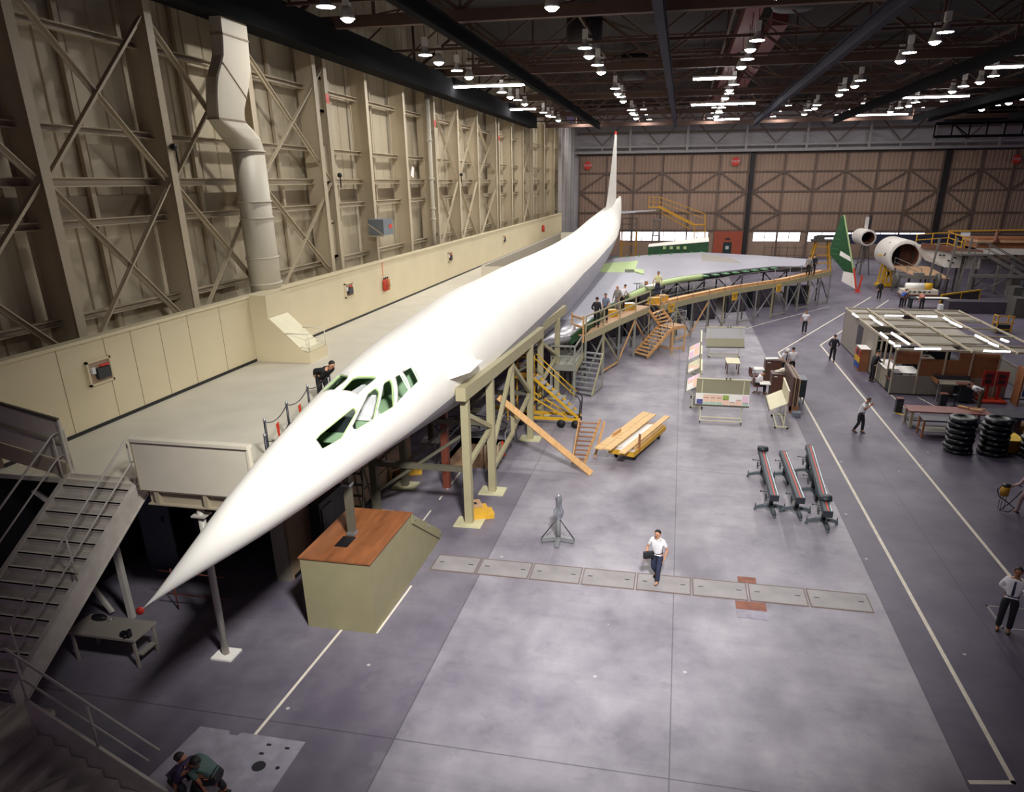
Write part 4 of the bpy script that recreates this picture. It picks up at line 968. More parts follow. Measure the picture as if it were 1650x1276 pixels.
t = thing('nose_stand', 'olive box stand with a plywood top and sloped back under the nose', 'stand', (-8.1, 16.5, 0))
SP_ = [(-7.14, 14.84, 0), (-7.14, 20.5, 0), (-7.14, 20.5, .22), (-7.14, 17.9, 2.05), (-7.14, 14.84, 2.05)]
MB().prism(SP_, (-1.9, 0, 0)).build('body', M['box_olive'], t)
B(-9.07, -7.1, 14.81, 17.95, 2.05, 2.09).build('top_board', M['plywood_red'], t)
B(-8.42, -8.05, 15.55, 16.15, 2.085, 2.095).build('slot', M['black_base'], t)
MB().prism([(-7.13, 20.5, .22), (-7.13, 17.9, 2.05), (-7.13, 17.9, 1.75), (-7.13, 20.2, .1)], (.035, 0, 0)).build('edge_strip', M['box_olive'], t)
for f in (.08, .5, .92): MB().cbox((-7.08, 17.9 + 2.6 * f, 1.97 - 1.83 * f), .04, .1, .08).build('latch', M['chrome'], t)
t = thing('nose_post', 'square dark post rising through the plywood top to the nose', 'post', (-8.2, 16.25, 2.09))
B(-8.3, -8.12, 16.18, 16.36, 2.095, 4.12).build('shaft', M['support_dark'], t)
for z in (2.12, 3.55): B(-8.33, -8.09, 16.15, 16.39, z, z + .08).build('collar', M['chrome'], t)
def steps(lab, x, y, rz, s=1.0):
    t = thing('wooden_steps', lab, 'steps', (x, y, 0), 'yellow wooden steps', rz)
    b = MB()
    b.prism([(-.28, -.3, 0), (.5, -.3, 0), (.5, -.3, .16), (.3, -.3, .16), (.3, -.3, .33), (.08, -.3, .33), (.08, -.3, .5), (-.28, -.3, .5)], (0, .02, 0))
    b.prism([(-.28, .28, 0), (.5, .28, 0), (.5, .28, .16), (.3, .28, .16), (.3, .28, .33), (.08, .28, .33), (.08, .28, .5), (-.28, .28, .5)], (0, .02, 0))
    b.build('side', M['wood_yellow'], t, local=True)
    for x0, x1, z in ((.3, .52, .16), (.08, .32, .33)): B(x0, x1, -.3, .3, z, z + .02).build('tread', M['wood_yellow'], t, local=True)
    tp = B(-.3, .1, -.32, .32, .5, .53).build('top', M['plywood_pink'], t, local=True)
    B(-.16, -.06, -.09, .09, .53, .535).build('hand_hole', M['dark_void'], tp, local=True)
    B(.28, .3, -.28, .28, 0, .16).build('riser', M['wood_yellow'], t, local=True)
    return t
steps('yellow wooden steps beside the foot of the first front post', -6.32, 22.25, .45)
steps('yellow wooden steps at the foot of the prop column by the plywood wall', -10.2, 25.7, .5)
steps('darker yellow steps half hidden behind the prop column', -10.55, 24.9, 2.6)
t = thing('pit_railing', 'grey pipe railing with bent ends round the floor pit', 'railing', (-8.1, 28.5, 0))
r = MB().sh()
for pts in ([(-9.4, 26.8), (-9.4, 30.5)], [(-6.9, 30.6), (-9.4, 30.5)], [(-6.75, 28.3), (-6.75, 30.6)]):
    (x0, y0), (x1, y1) = pts
    for z in (.55, 1.05): r.cyl((x0, y0, z), (x1, y1, z), .022)
    for k in range(3): r.cyl((x0 + (x1 - x0) * k / 2, y0 + (y1 - y0) * k / 2, 0), (x0 + (x1 - x0) * k / 2, y0 + (y1 - y0) * k / 2, 1.05), .022)
r.build('rails', M['galv'], t)
for x in (-7.35, -6.75): MB().sh().tube([(x, 26.9, -.7 if x < -7 else 0), (x, 26.9, .8), (x, 27.05, .98), (x, 27.35, .98), (x, 27.5, .8), (x, 27.5, 0)], .03).build('grab_rail', M['support_olive'], t)
tag(MB().prism([(-6.76, 27.6, .95), (-6.72, 27.75, .9), (-6.62, 27.7, .25), (-6.72, 27.55, .25)], (.02, 0, 0)).build('warning_flag', M['ext_red']), 'red flag hung on the pit railing behind the second front post', 'flag')
t = thing('hose_coil', 'loose black hose coil on the floor beyond the pit', 'hose', (-9.2, 31.6, 0))
pts = [(-9.3 + (.5 + .04 * k) * math.cos(k * .55), 31.6 + (.45 + .03 * k) * math.sin(k * .55), .03 + .004 * k) for k in range(40)]
MB().sh().tube(pts, .025, 6).build('hose', M['black_rubber'], t)
t = thing('low_bench', 'small yellow stand on the floor under the fuselage', 'bench', (-8.3, 33.4, 0))
B(-8.8, -7.7, 33.2, 33.7, .55, .62).build('top', M['machine_yellow'], t)
for x in (-8.75, -7.8): B(x, x + .06, 33.25, 33.31, 0, .55).build('leg', M['machine_yellow'], t)

# ================================================================== YELLOW ROLLING STAIRS
t = thing('rolling_stairs', 'yellow wheeled boarding stairs with grey treads under the fuselage', 'rolling stairs', (-5.6, 33.1, 0))
for y in (32.62, 33.48): MB().bar((-7.3, y, .42), (-4.15, y, .42), .08, .14).build('base_rail', M['safety_yellow'], t)
for x in (-7.2, -6.0, -4.25): MB().bar((x, 32.62, .42), (x, 33.48, .42), .08, .12).build('cross_rail', M['safety_yellow'], t)
for x, y in ((-7.0, 32.6), (-7.0, 33.5), (-4.3, 32.6), (-4.3, 33.5), (-5.0, 32.6)): MB().sh().cyl((x, y - .06, .2), (x, y + .06, .2), .2, n=16).build('wheel', M['black_rubber'], t)
x0, z0, x1, z1 = -4.2, .5, -6.35, 2.35
for y in (32.7, 33.4):
    MB().bar((x0, y, z0), (x1, y, z1), .05, .12).build('stringer', M['safety_yellow'], t)
    MB().bar((x0 - .5, y, z0 - .05), (x1 - .4, y, z1 - .75), .05, .07).build('lower_chord', M['safety_yellow'], t)
    MB().sh().tube([(x0 + .05, y, z0), (x0 + .1, y, z0 + .8), (x0, y, z0 + 1.0), (x0 - .2, y, z0 + 1.1)], .03).build('rail_end', M['black_rubber'], t)
    MB().sh().tube([(x0 - .15, y, z0 + 1.07), (x1, y, z1 + 1.0)], .028).build('handrail', M['safety_yellow'], t)
    MB().sh().tube([(x1, y, z1 + 1.0), (x1 - .1, y, z1 + 1.02), (x1 - .15, y, z1 + .85), (x1 - .15, y, z1)], .03).build('rail_end', M['black_rubber'], t)
for k in range(8):
    f = (k + .5) / 8; MB().cbox((x0 + (x1 - x0) * f, 33.05, z0 + (z1 - z0) * f + .06), .3, .66, .03).build('tread', M['tread_grey'], t)
for k in range(6):
    f = (k + .7) / 7; MB().bar((x0 - .5 + (x1 - x0) * f, 32.7, z0 - .1 + (z1 - z0) * f * .85), (x0 - .5 + (x1 - x0) * f, 33.4, z0 - .1 + (z1 - z0) * f * .85), .04).build('rung', M['safety_yellow'], t)
MB().box(-7.35, -6.4, 32.65, 33.45, 2.32, 2.4).build('platform', M['machine_yellow'], t)
for x in (-7.32, -6.45):
    for y in (32.67, 33.43): MB().bar((x, y, .45), (x, y, 2.35), .06).build('leg', M['machine_yellow'], t)
r = MB().sh()
for z in (2.85, 3.35): r.tube([(-6.45, 33.43, z), (-7.3, 33.43, z), (-7.3, 32.67, z), (-6.45, 32.67, z)], .025)
for x, y in ((-7.3, 33.43), (-7.3, 32.67), (-6.45, 33.43), (-6.45, 32.67)): r.cyl((x, y, 2.4), (x, y, 3.35), .025)
r.build('cage_rail', M['machine_yellow'], t)
MB().bar((-7.2, 33, .5), (-5.6, 33, 1.6), .09).build('jack', M['dark_steel'], t)
# ================================================================== LEANING PLANK, LADDER, CART
top = at(803, 640, 'X', -6.75)
tag(MB().bar((-2.86, 26.85, .05), top, .26, .07, (0, -.6, .8)).build('plank', M['lumber']), 'long orange plank leaning from the floor onto the olive trestle', 'plank')
t = thing('wooden_ladder', 'wooden step ladder with dark treads beside the lumber cart', 'ladder', (-3.5, 28.2, 0))
for k, (xb, xt) in enumerate(((-3.8, -3.62), (-3.3, -2.75))):
    MB().bar((xb, 27.95, 0), (xt, 28.75, 1.75), .05, .12).build('stile', M['lumber'], t)
for k in range(9):
    f = .1 + k * .1; y = 27.95 + .8 * f; z = 1.75 * f
    B(-3.8 + .18 * f, -3.3 + .55 * f, y - .06, y + .06, z, z + .03).build('tread', M['lumber_dark'], t)
MB().bar((-2.95, 28.9, 0), (-2.6, 28.95, 1.6), .05, .1).build('back_leg', M['lumber'], t); MB().bar((-3.9, 29.3, 0), (-3.6, 28.9, 1.6), .05, .1).build('back_leg', M['lumber'], t)
ang = math.atan2(33.5 - 28.0, -.85 + 2.6); u = V((math.cos(ang), math.sin(ang), 0)); nrm = V((u.y, -u.x, 0))
cc = V((-1.2, 30.4, 0))
t = thing('lumber_cart', 'low green and yellow wheeled cart stacked with boards', 'cart', cc)
for s, m_ in ((-.55, 'mid_green'), (.55, 'wood_yellow')): MB().bar(cc + nrm * s - u * 2.0 + V((0, 0, .42)), cc + nrm * s + u * 2.0 + V((0, 0, .42)), .06, .2).build('side_rail', M[m_], t)
for s in (-2.0, 2.0): MB().bar(cc + u * s - nrm * .55 + V((0, 0, .42)), cc + u * s + nrm * .55 + V((0, 0, .42)), .06, .2).build('end_rail', M['wood_yellow'], t)
MB().bar(cc - u * 2 + V((0, 0, .48)), cc + u * 2 + V((0, 0, .48)), 1.1, .05).build('deck', M['paper'], t)
for a in (-1.5, 1.5):
    for s in (-.42, .42):
        w_ = cc + u * a + nrm * s; MB().sh().cyl(w_ + nrm * -.04 + V((0, 0, .15)), w_ + nrm * .04 + V((0, 0, .15)), .15, n=14).build('wheel', M['black_rubber'], t)
        MB().bar(w_ + V((0, 0, .15)), w_ + V((0, 0, .4)), .05).build('fork', M['chrome'], t)
def board(c, L, w_, th, z, lab, m_='lumber_pale', rot=0):
    d = Matrix.Rotation(rot, 3, 'Z') @ u
    p = V((c.x, c.y, z + th / 2)); tag(MB().bar(p - d * L / 2, p + d * L / 2, w_, th).build('board', M[m_]), lab, 'board', 'boards on the lumber cart')
for k in range(3): board(cc + nrm * (.42 - k * .0) + u * (.1 - .05 * k), 3.4, .24, .05, .52 + k * .05, ['lowest board of the stack along the yellow side of the cart', 'middle board of the stack along the yellow side of the cart', 'upper board of the stack along the yellow side of the cart'][k], 'lumber_pale')
board(cc - nrm * .15, 3.3, .5, .05, .52, 'pale sheet lying between the long boards on the cart', 'paper')
board(cc - nrm * .75 + u * .12, 5.7, .36, .045, .68, 'outermost long board overhanging the wood stack at the ladder side')
board(cc - nrm * .38 + u * .12, 5.5, .34, .045, .68, 'second long board overhanging beside the pale sheet')
board(cc + nrm * .36 - u * .05, 5.6, .28, .045, .72, 'long board overhanging the cart above the short stack')
tag(MB().bar(cc - nrm * .8 - u * 1.0 + V((0, 0, .79)), cc - nrm * .8 - u * .2 + V((0, 0, .79)), .1, .12).build('block', M['lumber']), 'short square block lying on the outermost long board', 'wood block')
tag(MB().bar(cc + nrm * .56 - u * 1.4 + V((0, 0, .35)), cc + nrm * .56 - u * 1.4 + V((0, 0, 1.15)), .1, .06).build('stake', M['lumber_dark']), 'upright stake holding the boards on the cart', 'stake')
# tripod stand
t = thing('tool_stand', 'grey three-legged stand with a plastic-wrapped instrument head', 'stand', (-3.28, 20.95, 0))
cN = V((-3.27, 20.95, 0))
for a in (math.radians(200), math.radians(-10), math.radians(275)):
    e = cN + V((math.cos(a) * .55, math.sin(a) * .55, 0)); MB().bar(cN + V((0, 0, .1)), e + V((0, 0, .1)), .15, .14).build('foot', M['galv'], t)
    if a != math.radians(275): MB().sh().cyl(e + V((0, 0, .15)), cN + V((0, 0, .85)), .018).build('strut', M['dark_steel'], t)
MB().sh().cyl(cN, cN + V((0, 0, 1.05)), .085, n=12).build('column', M['galv'], t); MB().sh().cyl(cN + V((0, 0, 1.05)), cN + V((0.02, 0, 1.55)), .06, n=10).build('head', M['dark_steel'], t)
random.seed(3)
MB().loft([[cN + V((math.cos(k * PI / 5) * r_ * random.uniform(.75, 1.25) + .03 * (z - 1), math.sin(k * PI / 5) * r_ * random.uniform(.75, 1.25), z)) for k in range(10)] for z, r_ in ((.82, .12), (.9, .15), (1.1, .15), (1.2, .1), (1.4, .09), (1.52, .11), (1.6, .08), (1.66, .03))]).build('plastic_wrap', M['clear_plastic'], t)
# ================================================================== WALKWAY ALONG THE WING
DZ = 2.95
F1 = [fl(944, 539, DZ), fl(1000, 513, DZ), fl(1047, 493, DZ)]
F2 = [fl(1064, 492, DZ), fl(1113, 480, DZ), fl(1184, 465, DZ), fl(1267, 452.5, DZ), fl(1340, 436, DZ)]
def walkway(lab, F, m_post, olive, wd=1.25, kind=0):
    t = thing('walkway', lab, 'walkway', (F[0].x, F[0].y, 0))
    nf = []
    for i, p in enumerate(F):
        d = (F[min(i + 1, len(F) - 1)] - F[max(i - 1, 0)]); d.z = 0; d.normalize(); nf.append(V((-d.y, d.x, 0)))
    for i in range(len(F) - 1):
        a, c_ = F[i], F[i + 1]; na, nc = nf[i] * wd, nf[i + 1] * wd
        MB().prism([a, c_, c_ + nc, a + na], (0, 0, -.05)).build('deck', M['lumber'] if kind else M['plywood_pink'], t)
        MB().bar(a - V((0, 0, .22)), c_ - V((0, 0, .22)), .07, .4).build('fascia', M['support_olive'], t)
        MB().bar(a + na - V((0, 0, .2)), c_ + nc - V((0, 0, .2)), .07, .3).build('back_fascia', M['support_dark'], t)
        if kind: MB().bar(a + na * .05 + V((0, 0, .1)), c_ + nc * .05 + V((0, 0, .1)), .04, .2).build('kick_board', M['lumber'], t)
    L = sum((F[i + 1] - F[i]).length for i in range(len(F) - 1)); n = int(L / 2.3)
    def pos(s):
        for i in range(len(F) - 1):
            l = (F[i + 1] - F[i]).length
            if s <= l or i == len(F) - 2: return F[i].lerp(F[i + 1], min(1, s / l)), nf[i]
            s -= l
    prev = None
    for k in range(n + 1):
        p, nn = pos(L * k / n); q = p + nn * wd
        mm = ['stair_grey', 'support_olive', 'galv'][k % 3]
        MB().bar((p.x, p.y, 0), (p.x, p.y, DZ - .4), .14 if k % 2 else .11).build('leg', M[mm], t)
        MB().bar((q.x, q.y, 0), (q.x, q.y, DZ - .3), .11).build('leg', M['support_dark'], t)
        MB().bar((p.x, p.y, .9), (q.x, q.y, DZ - .5), .05).build('brace', M['stair_grey'], t)
        if prev:
            a, b_ = (prev, p) if k % 2 else (p, prev)
            MB().bar((a.x, a.y, .25), (b_.x, b_.y, DZ - .55), .08).build('brace', M[['lumber', 'stair_grey', 'support_olive', 'lumber'][k % 4]] if not kind or k < 4 else M['galv'], t)
            if k % 2 == 0: MB().bar((prev.x, prev.y, .2), (p.x, p.y, .2), .07, .1).build('ground_tie', M['lumber'] if k < 4 else M['stair_grey'], t)
            for h in ((.5, 1.02) if not kind else (.55, 1.05)):
                a0, a1 = prev + V((0, 0, h)), p + V((0, 0, h))
                if kind: MB().sh().cyl(a0, a1, .018, n=6).build('handrail', M['galv'], t)
                else: MB().bar(a0, a1, .05, .09).build('handrail', M['support_olive'], t)
        prev = p
        if kind: MB().sh().cyl(p - V((0, 0, .4)), p + V((0, 0, 1.05)), .018, n=6).build('rail_post', M['galv'], t)
        else: MB().bar(p - V((0, 0, .4)), p + V((0, 0, 1.05)), .08).build('rail_post', M['support_olive'], t)
    return t
walkway('plank walkway with olive handrail where men stand along the wing root', F1, 'support_olive', True)
walkway('long pipe-railed walkway below the outer wing edge hung with yellow signs', F2, 'galv', False, 1.2, 1)
# dark wing jigs under the wing
for i, (x, y) in enumerate(((-4.9, 51.5), (-2.2, 60), (1.2, 66.5), (4.8, 71.5), (9.4, 76.0), (-4.5, 66), (0, 75))):
    t = thing('wing_jig', 'dark steel jig frame under the wing, ' + ['behind the walkway where men stand', 'behind the wooden stairs', 'behind the first yellow sign', 'behind the middle yellow sign', 'near the wing tip', 'deep under the wing root', 'deep under the middle of the wing'][i], 'jig', (x, y, 0), 'jig frames under the wing')
    for dx in (-1.2, 1.2): MB().bar((x + dx, y + dx * .8, 0), (x + dx, y + dx * .8, 2.85), .14).build('leg', M['scaff_dark'], t)
    MB().bar((x - 1.2, y - .96, 2.83), (x + 1.2, y + .96, 2.83), .16, .2).build('head_beam', M['scaff_dark'], t)
    MB().bar((x - 1.2, y - .96, .3), (x + 1.2, y + .96, 2.7), .08).build('brace', M['scaff_dark'], t); MB().bar((x + 1.2, y + .96, .3), (x - 1.2, y - .96, 2.7), .08).build('brace', M['scaff_dark'], t)
for i, (x, y, w_, h) in enumerate(((-2.9, 56, 2.2, 1.9), (-.4, 60.5, 1.8, 2.0), (2.2, 63.5, 2.4, 1.7), (5.2, 68.0, 2.0, 2.0), (7.6, 71.0, 2.2, 1.8), (-4.6, 55, 1.6, 2.0), (-5.6, 47, 1.8, 1.9), (11.5, 74, 1.8, 1.6))):  # dark boxes added as clutter to deepen the darkness under the wing
    t = thing('dark_filler_box', 'dark box added to deepen the shade under the wing, ' + ['behind the timber stairs', 'behind the red diagonal prop', 'behind the grey display easel', 'below the middle yellow sign', 'below the last yellow sign', 'deep behind the standing men', 'behind the grey steps', 'by the wing tip'][i], 'cabinet', (x, y, 0), 'added dark boxes under the wing', .6)
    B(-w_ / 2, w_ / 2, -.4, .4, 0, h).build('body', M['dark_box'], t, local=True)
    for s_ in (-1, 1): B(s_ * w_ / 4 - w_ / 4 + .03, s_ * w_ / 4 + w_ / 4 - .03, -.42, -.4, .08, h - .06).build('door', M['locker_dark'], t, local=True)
# timber gate at the head of the walkway
g = fl(930, 537, DZ); g2 = fl(943, 541, DZ)
t = thing('timber_gate', 'short timber barrier across the near end of the plank walkway', 'barrier', g)
for p in (fl(921.5, 546, DZ - .4), fl(939.5, 552, DZ - .4)): MB().bar(p, p + V((0, 0, 1.5)), .1).build('post', M['lumber'], t)
a, c_ = fl(921.5, 546, DZ - .4), fl(939.5, 552, DZ - .4)
for h in (1.32, .85): MB().bar(a + V((0, 0, h)), c_ + V((0, 0, h)), .05, .12).build('rail', M['lumber'], t)
dk = MB().prism([fl(918, 538, DZ), fl(944, 539, DZ), fl(958, 522, DZ), fl(932, 519, DZ)], (0, 0, -.1)).build('deck', M['plywood_pink'], t)
for p in (fl(920, 538, DZ), fl(934, 522, DZ)): MB().bar((p.x, p.y, 0), (p.x, p.y, DZ - .1), .12).build('leg', M['support_dark'], t)
# grey steps and their platform
t = thing('access_platform', 'grey railed platform at the head of the grey steps under the fuselage', 'platform', (-5.6, 39.3, 0))
B(-6.35, -5.0, 37.4, 41.2, 1.82, 1.9).build('deck', M['stair_grey'], t); B(-6.38, -4.95, 37.34, 37.42, 1.6, 1.9).build('fascia', M['stair_grey'], t); B(-5.02, -4.94, 37.4, 41.2, 1.55, 1.9).build('fascia', M['support_olive'], t)
for x, y in ((-6.3, 37.45), (-5.05, 37.45), (-5.05, 41.1), (-6.3, 41.1)): MB().bar((x, y, 0), (x, y, 1.82), .13).build('leg', M['stair_grey'], t)
r = MB()
for x, y in ((-6.3, 37.45), (-5.05, 37.45), (-5.0, 40.2)): r.bar((x, y, 1.6), (x, y, 2.95), .09)
for z in (2.35, 2.9): r.bar((-6.3, 37.45, z), (-5.05, 37.45, z), .06, .1).bar((-5.02, 37.45, z), (-5.0, 40.2, z), .06, .1)
r.build('railing', M['stair_grey'], t)
t = thing('steel_steps', 'grey open steel steps beside the railed platform', 'steps', (-4.8, 38.4, 0))
d = V((.35, 2.1, 0)); o = V((-5.42, 38.6, 0)); wv = V((1.26, -.45, 0))
for k in range(9):
    f = k / 8; p = o + d * f + V((0, 0, .1 + 1.75 * f)); MB().prism([p, p + wv, p + wv + V((.04, .26, 0)), p + V((.04, .26, 0))], (0, 0, .05)).build('tread', M['tread_grey'], t)
for q in (V(), wv): MB().bar(o + q, o + q + d + V((0, 0, 1.9)), .06, .2).build('stringer', M['support_olive'], t)
MB().bar(o + wv + d, o + wv + d + V((0, 0, 1.85)), .1).build('leg', M['stair_grey'], t); MB().bar(o + wv + V((0, .1, .1)), o + wv + d + V((0, 0, .15)), .08).build('foot_tie', M['stair_grey'], t)
# wooden stairs
t = thing('wooden_stairs', 'new timber stairs with a square landing up to the walkway', 'stairs', (-.8, 50, 0))
PZ = 1.82
pl = [V((-.95, 50.7, PZ)), V((-.02, 49.75, PZ)), V((.78, 50.55, PZ)), V((-.15, 51.5, PZ))]
MB().prism(pl, (0, 0, -.05)).build('landing', M['plywood_pink'], t)
b = MB()
for i in range(4): b.bar(pl[i] - V((0, 0, .12)), pl[(i + 1) % 4] - V((0, 0, .12)), .05, .18)
b.build('landing_frame', M['lumber'], t)
for p in pl: MB().bar((p.x, p.y, 0), (p.x, p.y, PZ - .05), .11).build('leg', M['lumber'], t)
for a, c_ in ((0, 1), (1, 2)): MB().bar((pl[a].x, pl[a].y, .3), (pl[c_].x, pl[c_].y, .3), .05, .12).build('tie', M['lumber'], t)
A0, A1 = V((-2.55, 48.75, 0)), V((-1.62, 47.8, 0))
for a, c_ in ((A0, pl[0]), (A1, pl[1])): MB().bar((a.x, a.y, .1), (c_.x, c_.y, PZ - .05), .06, .22).build('stringer', M['lumber'], t)
for k in range(10):
    f = (k + .4) / 10; p = A0.lerp(V((pl[0].x, pl[0].y, 0)), f); q = A1.lerp(V((pl[1].x, pl[1].y, 0)), f); z = .14 + f * 1.72
    MB().bar((p.x, p.y, z), (q.x, q.y, z), .24, .045).build('tread', M['lumber'], t)
U0, U1 = fl(1046, 500, DZ - .05), fl(1062, 492, DZ - .05); b0, b1 = V((-1.0, 50.55, PZ)), V((-.15, 51.5, PZ))
for a, c_ in ((b0, U0), (b1, U1)): MB().bar(a, c_, .05, .2).build('stringer', M['lumber'], t)
for k in range(4): f = (k + .7) / 5; MB().bar(b0.lerp(U0, f), b1.lerp(U1, f), .24, .045).build('tread', M['lumber'], t)
r = MB().sh()
for s in (.95, .5):
    r.cyl(A1 + V((0, 0, s)), pl[1] + V((0, 0, s)), .02); r.cyl(A0 + V((0, 0, s)), pl[0] + V((0, 0, s)), .02); r.cyl(pl[1] + V((0, 0, s)), pl[2] + V((0, 0, s)), .02); r.cyl(pl[2] + V((0, 0, s)), pl[3] + V((0, 0, s)), .02)
    r.cyl(b0 + V((0, 0, s)), U0 + V((0, 0, s)), .02); r.cyl(b1 + V((0, 0, s)), U1 + V((0, 0, s)), .02)
for p in pl: r.cyl(p, p + V((0, 0, 1.0)), .02)
for f in (.15, .75): r.cyl(A1.lerp(pl[1], f), A1.lerp(pl[1], f) + V((0, 0, 1.0)), .02)
r.build('pipe_rail', M['galv'], t)
# yellow boxes and signs
for i, (px, py, s) in enumerate(((982, 510, .55), (1011, 499, .6), (1055, 489, .5), (1067, 485, .4))):
    p = fl(px, py, DZ); t = thing('step_box', 'yellow wooden step box on the walkway, ' + ['at the feet of the man in grey blue', 'by the two men at the green edge', 'under the yellow-shirted man', 'beyond the yellow-shirted man'][i], 'step box', p, 'yellow step boxes on the walkway', .55)
    MB().box(-s * .9, s * .9, -.25, .25, 0, .42).build('body', M['wood_yellow'], t, local=True); B(-s * .8, s * .8, -.24, .24, .42, .44).build('top', M['lumber_pale'] if i != 1 else M['paper'], t, local=True)
for i, (px, py, wd, F) in enumerate(((1080, 496, .75, 0), (1182, 477, .75, 0), (1253, 464, .8, 0))):
    p = at(px, py, 'Z', 2.6); p = p + V((.08, -.12, 0)); an = math.atan2(.84, .545)
    t = thing('hanging_sign', 'yellow sign hung on the walkway edge, ' + ['beside the wooden stairs', 'above the grey display board', 'nearest the wing tip'.replace('nearest', 'close to')][i], 'sign', p, 'yellow walkway signs', an)
    B(-wd / 2, wd / 2, -.02, .02, -.3, .3).build('board', M['sign_yellow'], t, local=True)
    for z, l in ((.1, .5), (-.05, .3)): B(-l / 2, l / 2, -.026, -.02, z - .025, z + .025).build('print', M['ink'], t, local=True)
# ================================================================== DISPLAY EASELS AND DRAFTING AREA
def easel(lab, x, y, rz, L, face, upper=None, papers=None, low=.92, mid=1.38, top=2.1, clip=True, dp=.38):
    """rolling display board; local x along the board, the face looks to local -y"""
    t = thing('display_easel', lab, 'easel', (x, y, 0), 'rolling display boards', rz)
    h = L / 2
    yl = .08 - dp
    MB().prism([(-h, yl, low), (h, yl, low), (h, .08, mid), (-h, .08, mid)], (0, .02, .03)).build('board', M[face], t, local=True)
    if upper:
        MB().box(-h, h, .12, .16, mid, top).build('back_board', M[upper], t, local=True); MB().box(-h - .02, h + .02, .1, .18, top, top + .04).build('top_rail', M['cream_paint'], t, local=True)
    MB().box(-h, h, yl - .04, yl, low - .03, low + .04).build('ledge', M['support_dark'], t, local=True)
    for s in (-h + .28, h - .28):
        MB().bar((s, -.25, .1), (s, .3, .1), .05).bar((s, .12, .1), (s, .12, mid if not upper else top - .05), .045).bar((s, yl + .1, low), (s, .12, .55), .035).build('leg', M['cream_paint'], t, local=True)
        for yy in (-.25, .3): MB().sh().cyl((s - .02, yy, .06), (s + .02, yy, .06), .06, n=12).build('caster', M['black_rubber'], t, local=True)
    MB().bar((-h + .28, .12, .2), (h - .28, .12, .2), .05).bar((-h + .28, -.2, .12), (h - .28, -.2, .12), .04).build('stretcher', M['cream_paint'], t, local=True)
    sl_ = (mid - low) / .38
    for i, (u0, u1, v0, v1, m_) in enumerate(papers or []):
        def q(u, v): return (-h + L * u, yl + dp * v - .012, low + (mid - low) * v + .014)
        MB().prism([q(u0, v0), q(u1, v0), q(u1, v1), q(u0, v1)], (0, -.004, .004)).build('pinned_sheet', M[m_], t, local=True)
    if upper and clip:
        for s in (.55, .62): MB().box(-h + L * s - .03, -h + L * s + .03, .08, .2, top, top + .1).build('clip', M['support_dark'], t, local=True)
    return t
pp = []
cols = [('paper', 'paper_blue'), ('paper_peach', 'paper_mint'), ('paper_peach', 'paper_mint'), ('paper_peach', 'paper_mint'), ('paper_lime', 'paper_peach'), ('paper', 'paper_peach'), ('paper', 'paper_peach'), ('paper_pink', 'paper_mint')]
for i, (a, c_) in enumerate(cols):
    u0 = .02 + i * .122; lo = .5 if i in (0, 4, 6) else .28
    pp += [(u0, u0 + .115, lo, .92, a), (u0, u0 + .115, .08, lo, c_)]
    if i: pp.append((u0 + .01, u0 + .1, .62 if i < 4 else lo, .68 if i < 4 else lo + .07, 'ink'))
easel('display easel with a row of coloured sheets on its sloping ledge', 2.52, 34.75, 0.0, 2.5, 'paper', 'board_olive', pp)
easel('grey display easel standing before the walkway behind the small table', 3.4, 49.2, .1, 2.5, 'board_olive', 'board_white', None, .72, 1.2, 1.95)
rnd = random.Random(5)
def sheets(n, mm):
    out = []
    for i in range(n):
        for j in range(2):
            u0 = .04 + i * (.92 / n); out.append((u0, u0 + .85 / n, .08 + .46 * j, .5 + .44 * j, rnd.choice(mm)))
    return out
A_ = -1.6
LS = dict(low=.95, mid=1.3, top=2.05, clip=False, dp=.62)
easel('display easel of pinned pink sheets, closest to the coloured-sheet easel', 1.42, 37.9, A_, 2.5, 'paper', 'cream_paint', sheets(4, ['paper_peach', 'paper', 'paper_pink', 'paper_peach']), **LS)
easel('display easel half covered with cream and peach sheets, middle of the row of three', 1.5, 41.6, A_, 2.3, 'cream_paint', 'cream_paint', sheets(3, ['paper_peach', 'cream_paint', 'paper']), **LS)
easel('tall display easel of pink sheets at the wooden stairs end of the row', 1.58, 45.6, A_, 3.6, 'paper', 'cream_paint', sheets(6, ['paper_pink', 'paper_peach', 'paper', 'paper_pink']), **LS)
easel('blank cream display easel beside the brown cabinets', 5.32, 35.2, A_, 2.5, 'cream_paint', 'cream_paint', None, low=.95, mid=1.3, top=1.9, clip=False, dp=.7)
t = thing('small_table', 'small square white-topped table inside the ring of easels', 'table', (3.7, 45.25, 0))
B(3.3, 4.1, 44.5, 46.0, .66, .7).build('table_top', M['cream_paint'], t)
for x in (3.37, 4.03):
    for y in (44.56, 45.94): B(x - .03, x + .03, y - .03, y + .03, 0, .66).build('leg', M['walnut'], t)
def chair(lab, x, y, rz):
    t = thing('swivel_chair', lab, 'chair', (x, y, 0), 'brown office chairs', rz)
    MB().cbox((0, 0, .46), .46, .46, .08).build('seat', M['chair_brown'], t, local=True)
    MB().cbox((0, -.24, .75), .42, .06, .36).build('backrest', M['chair_brown'], t, local=True)
    MB().sh().cyl((0, 0, .08), (0, 0, .44), .03).build('post', M['dark_steel'], t, local=True)
    for k in range(4):
        a = k * PI / 2 + .4; MB().bar((0, 0, .09), (.3 * math.cos(a), .3 * math.sin(a), .05), .05).build('foot', M['walnut'], t, local=True)
    for s in (-1, 1): MB().sh().tube([(s * .25, -.2, .5), (s * .25, -.2, .66), (s * .25, .15, .66), (s * .25, .15, .5)], .02).build('armrest', M['black_base'], t, local=True)
    return t
chair('empty brown armchair by the farther brown cabinet', 4.75, 42.6, -1.3)
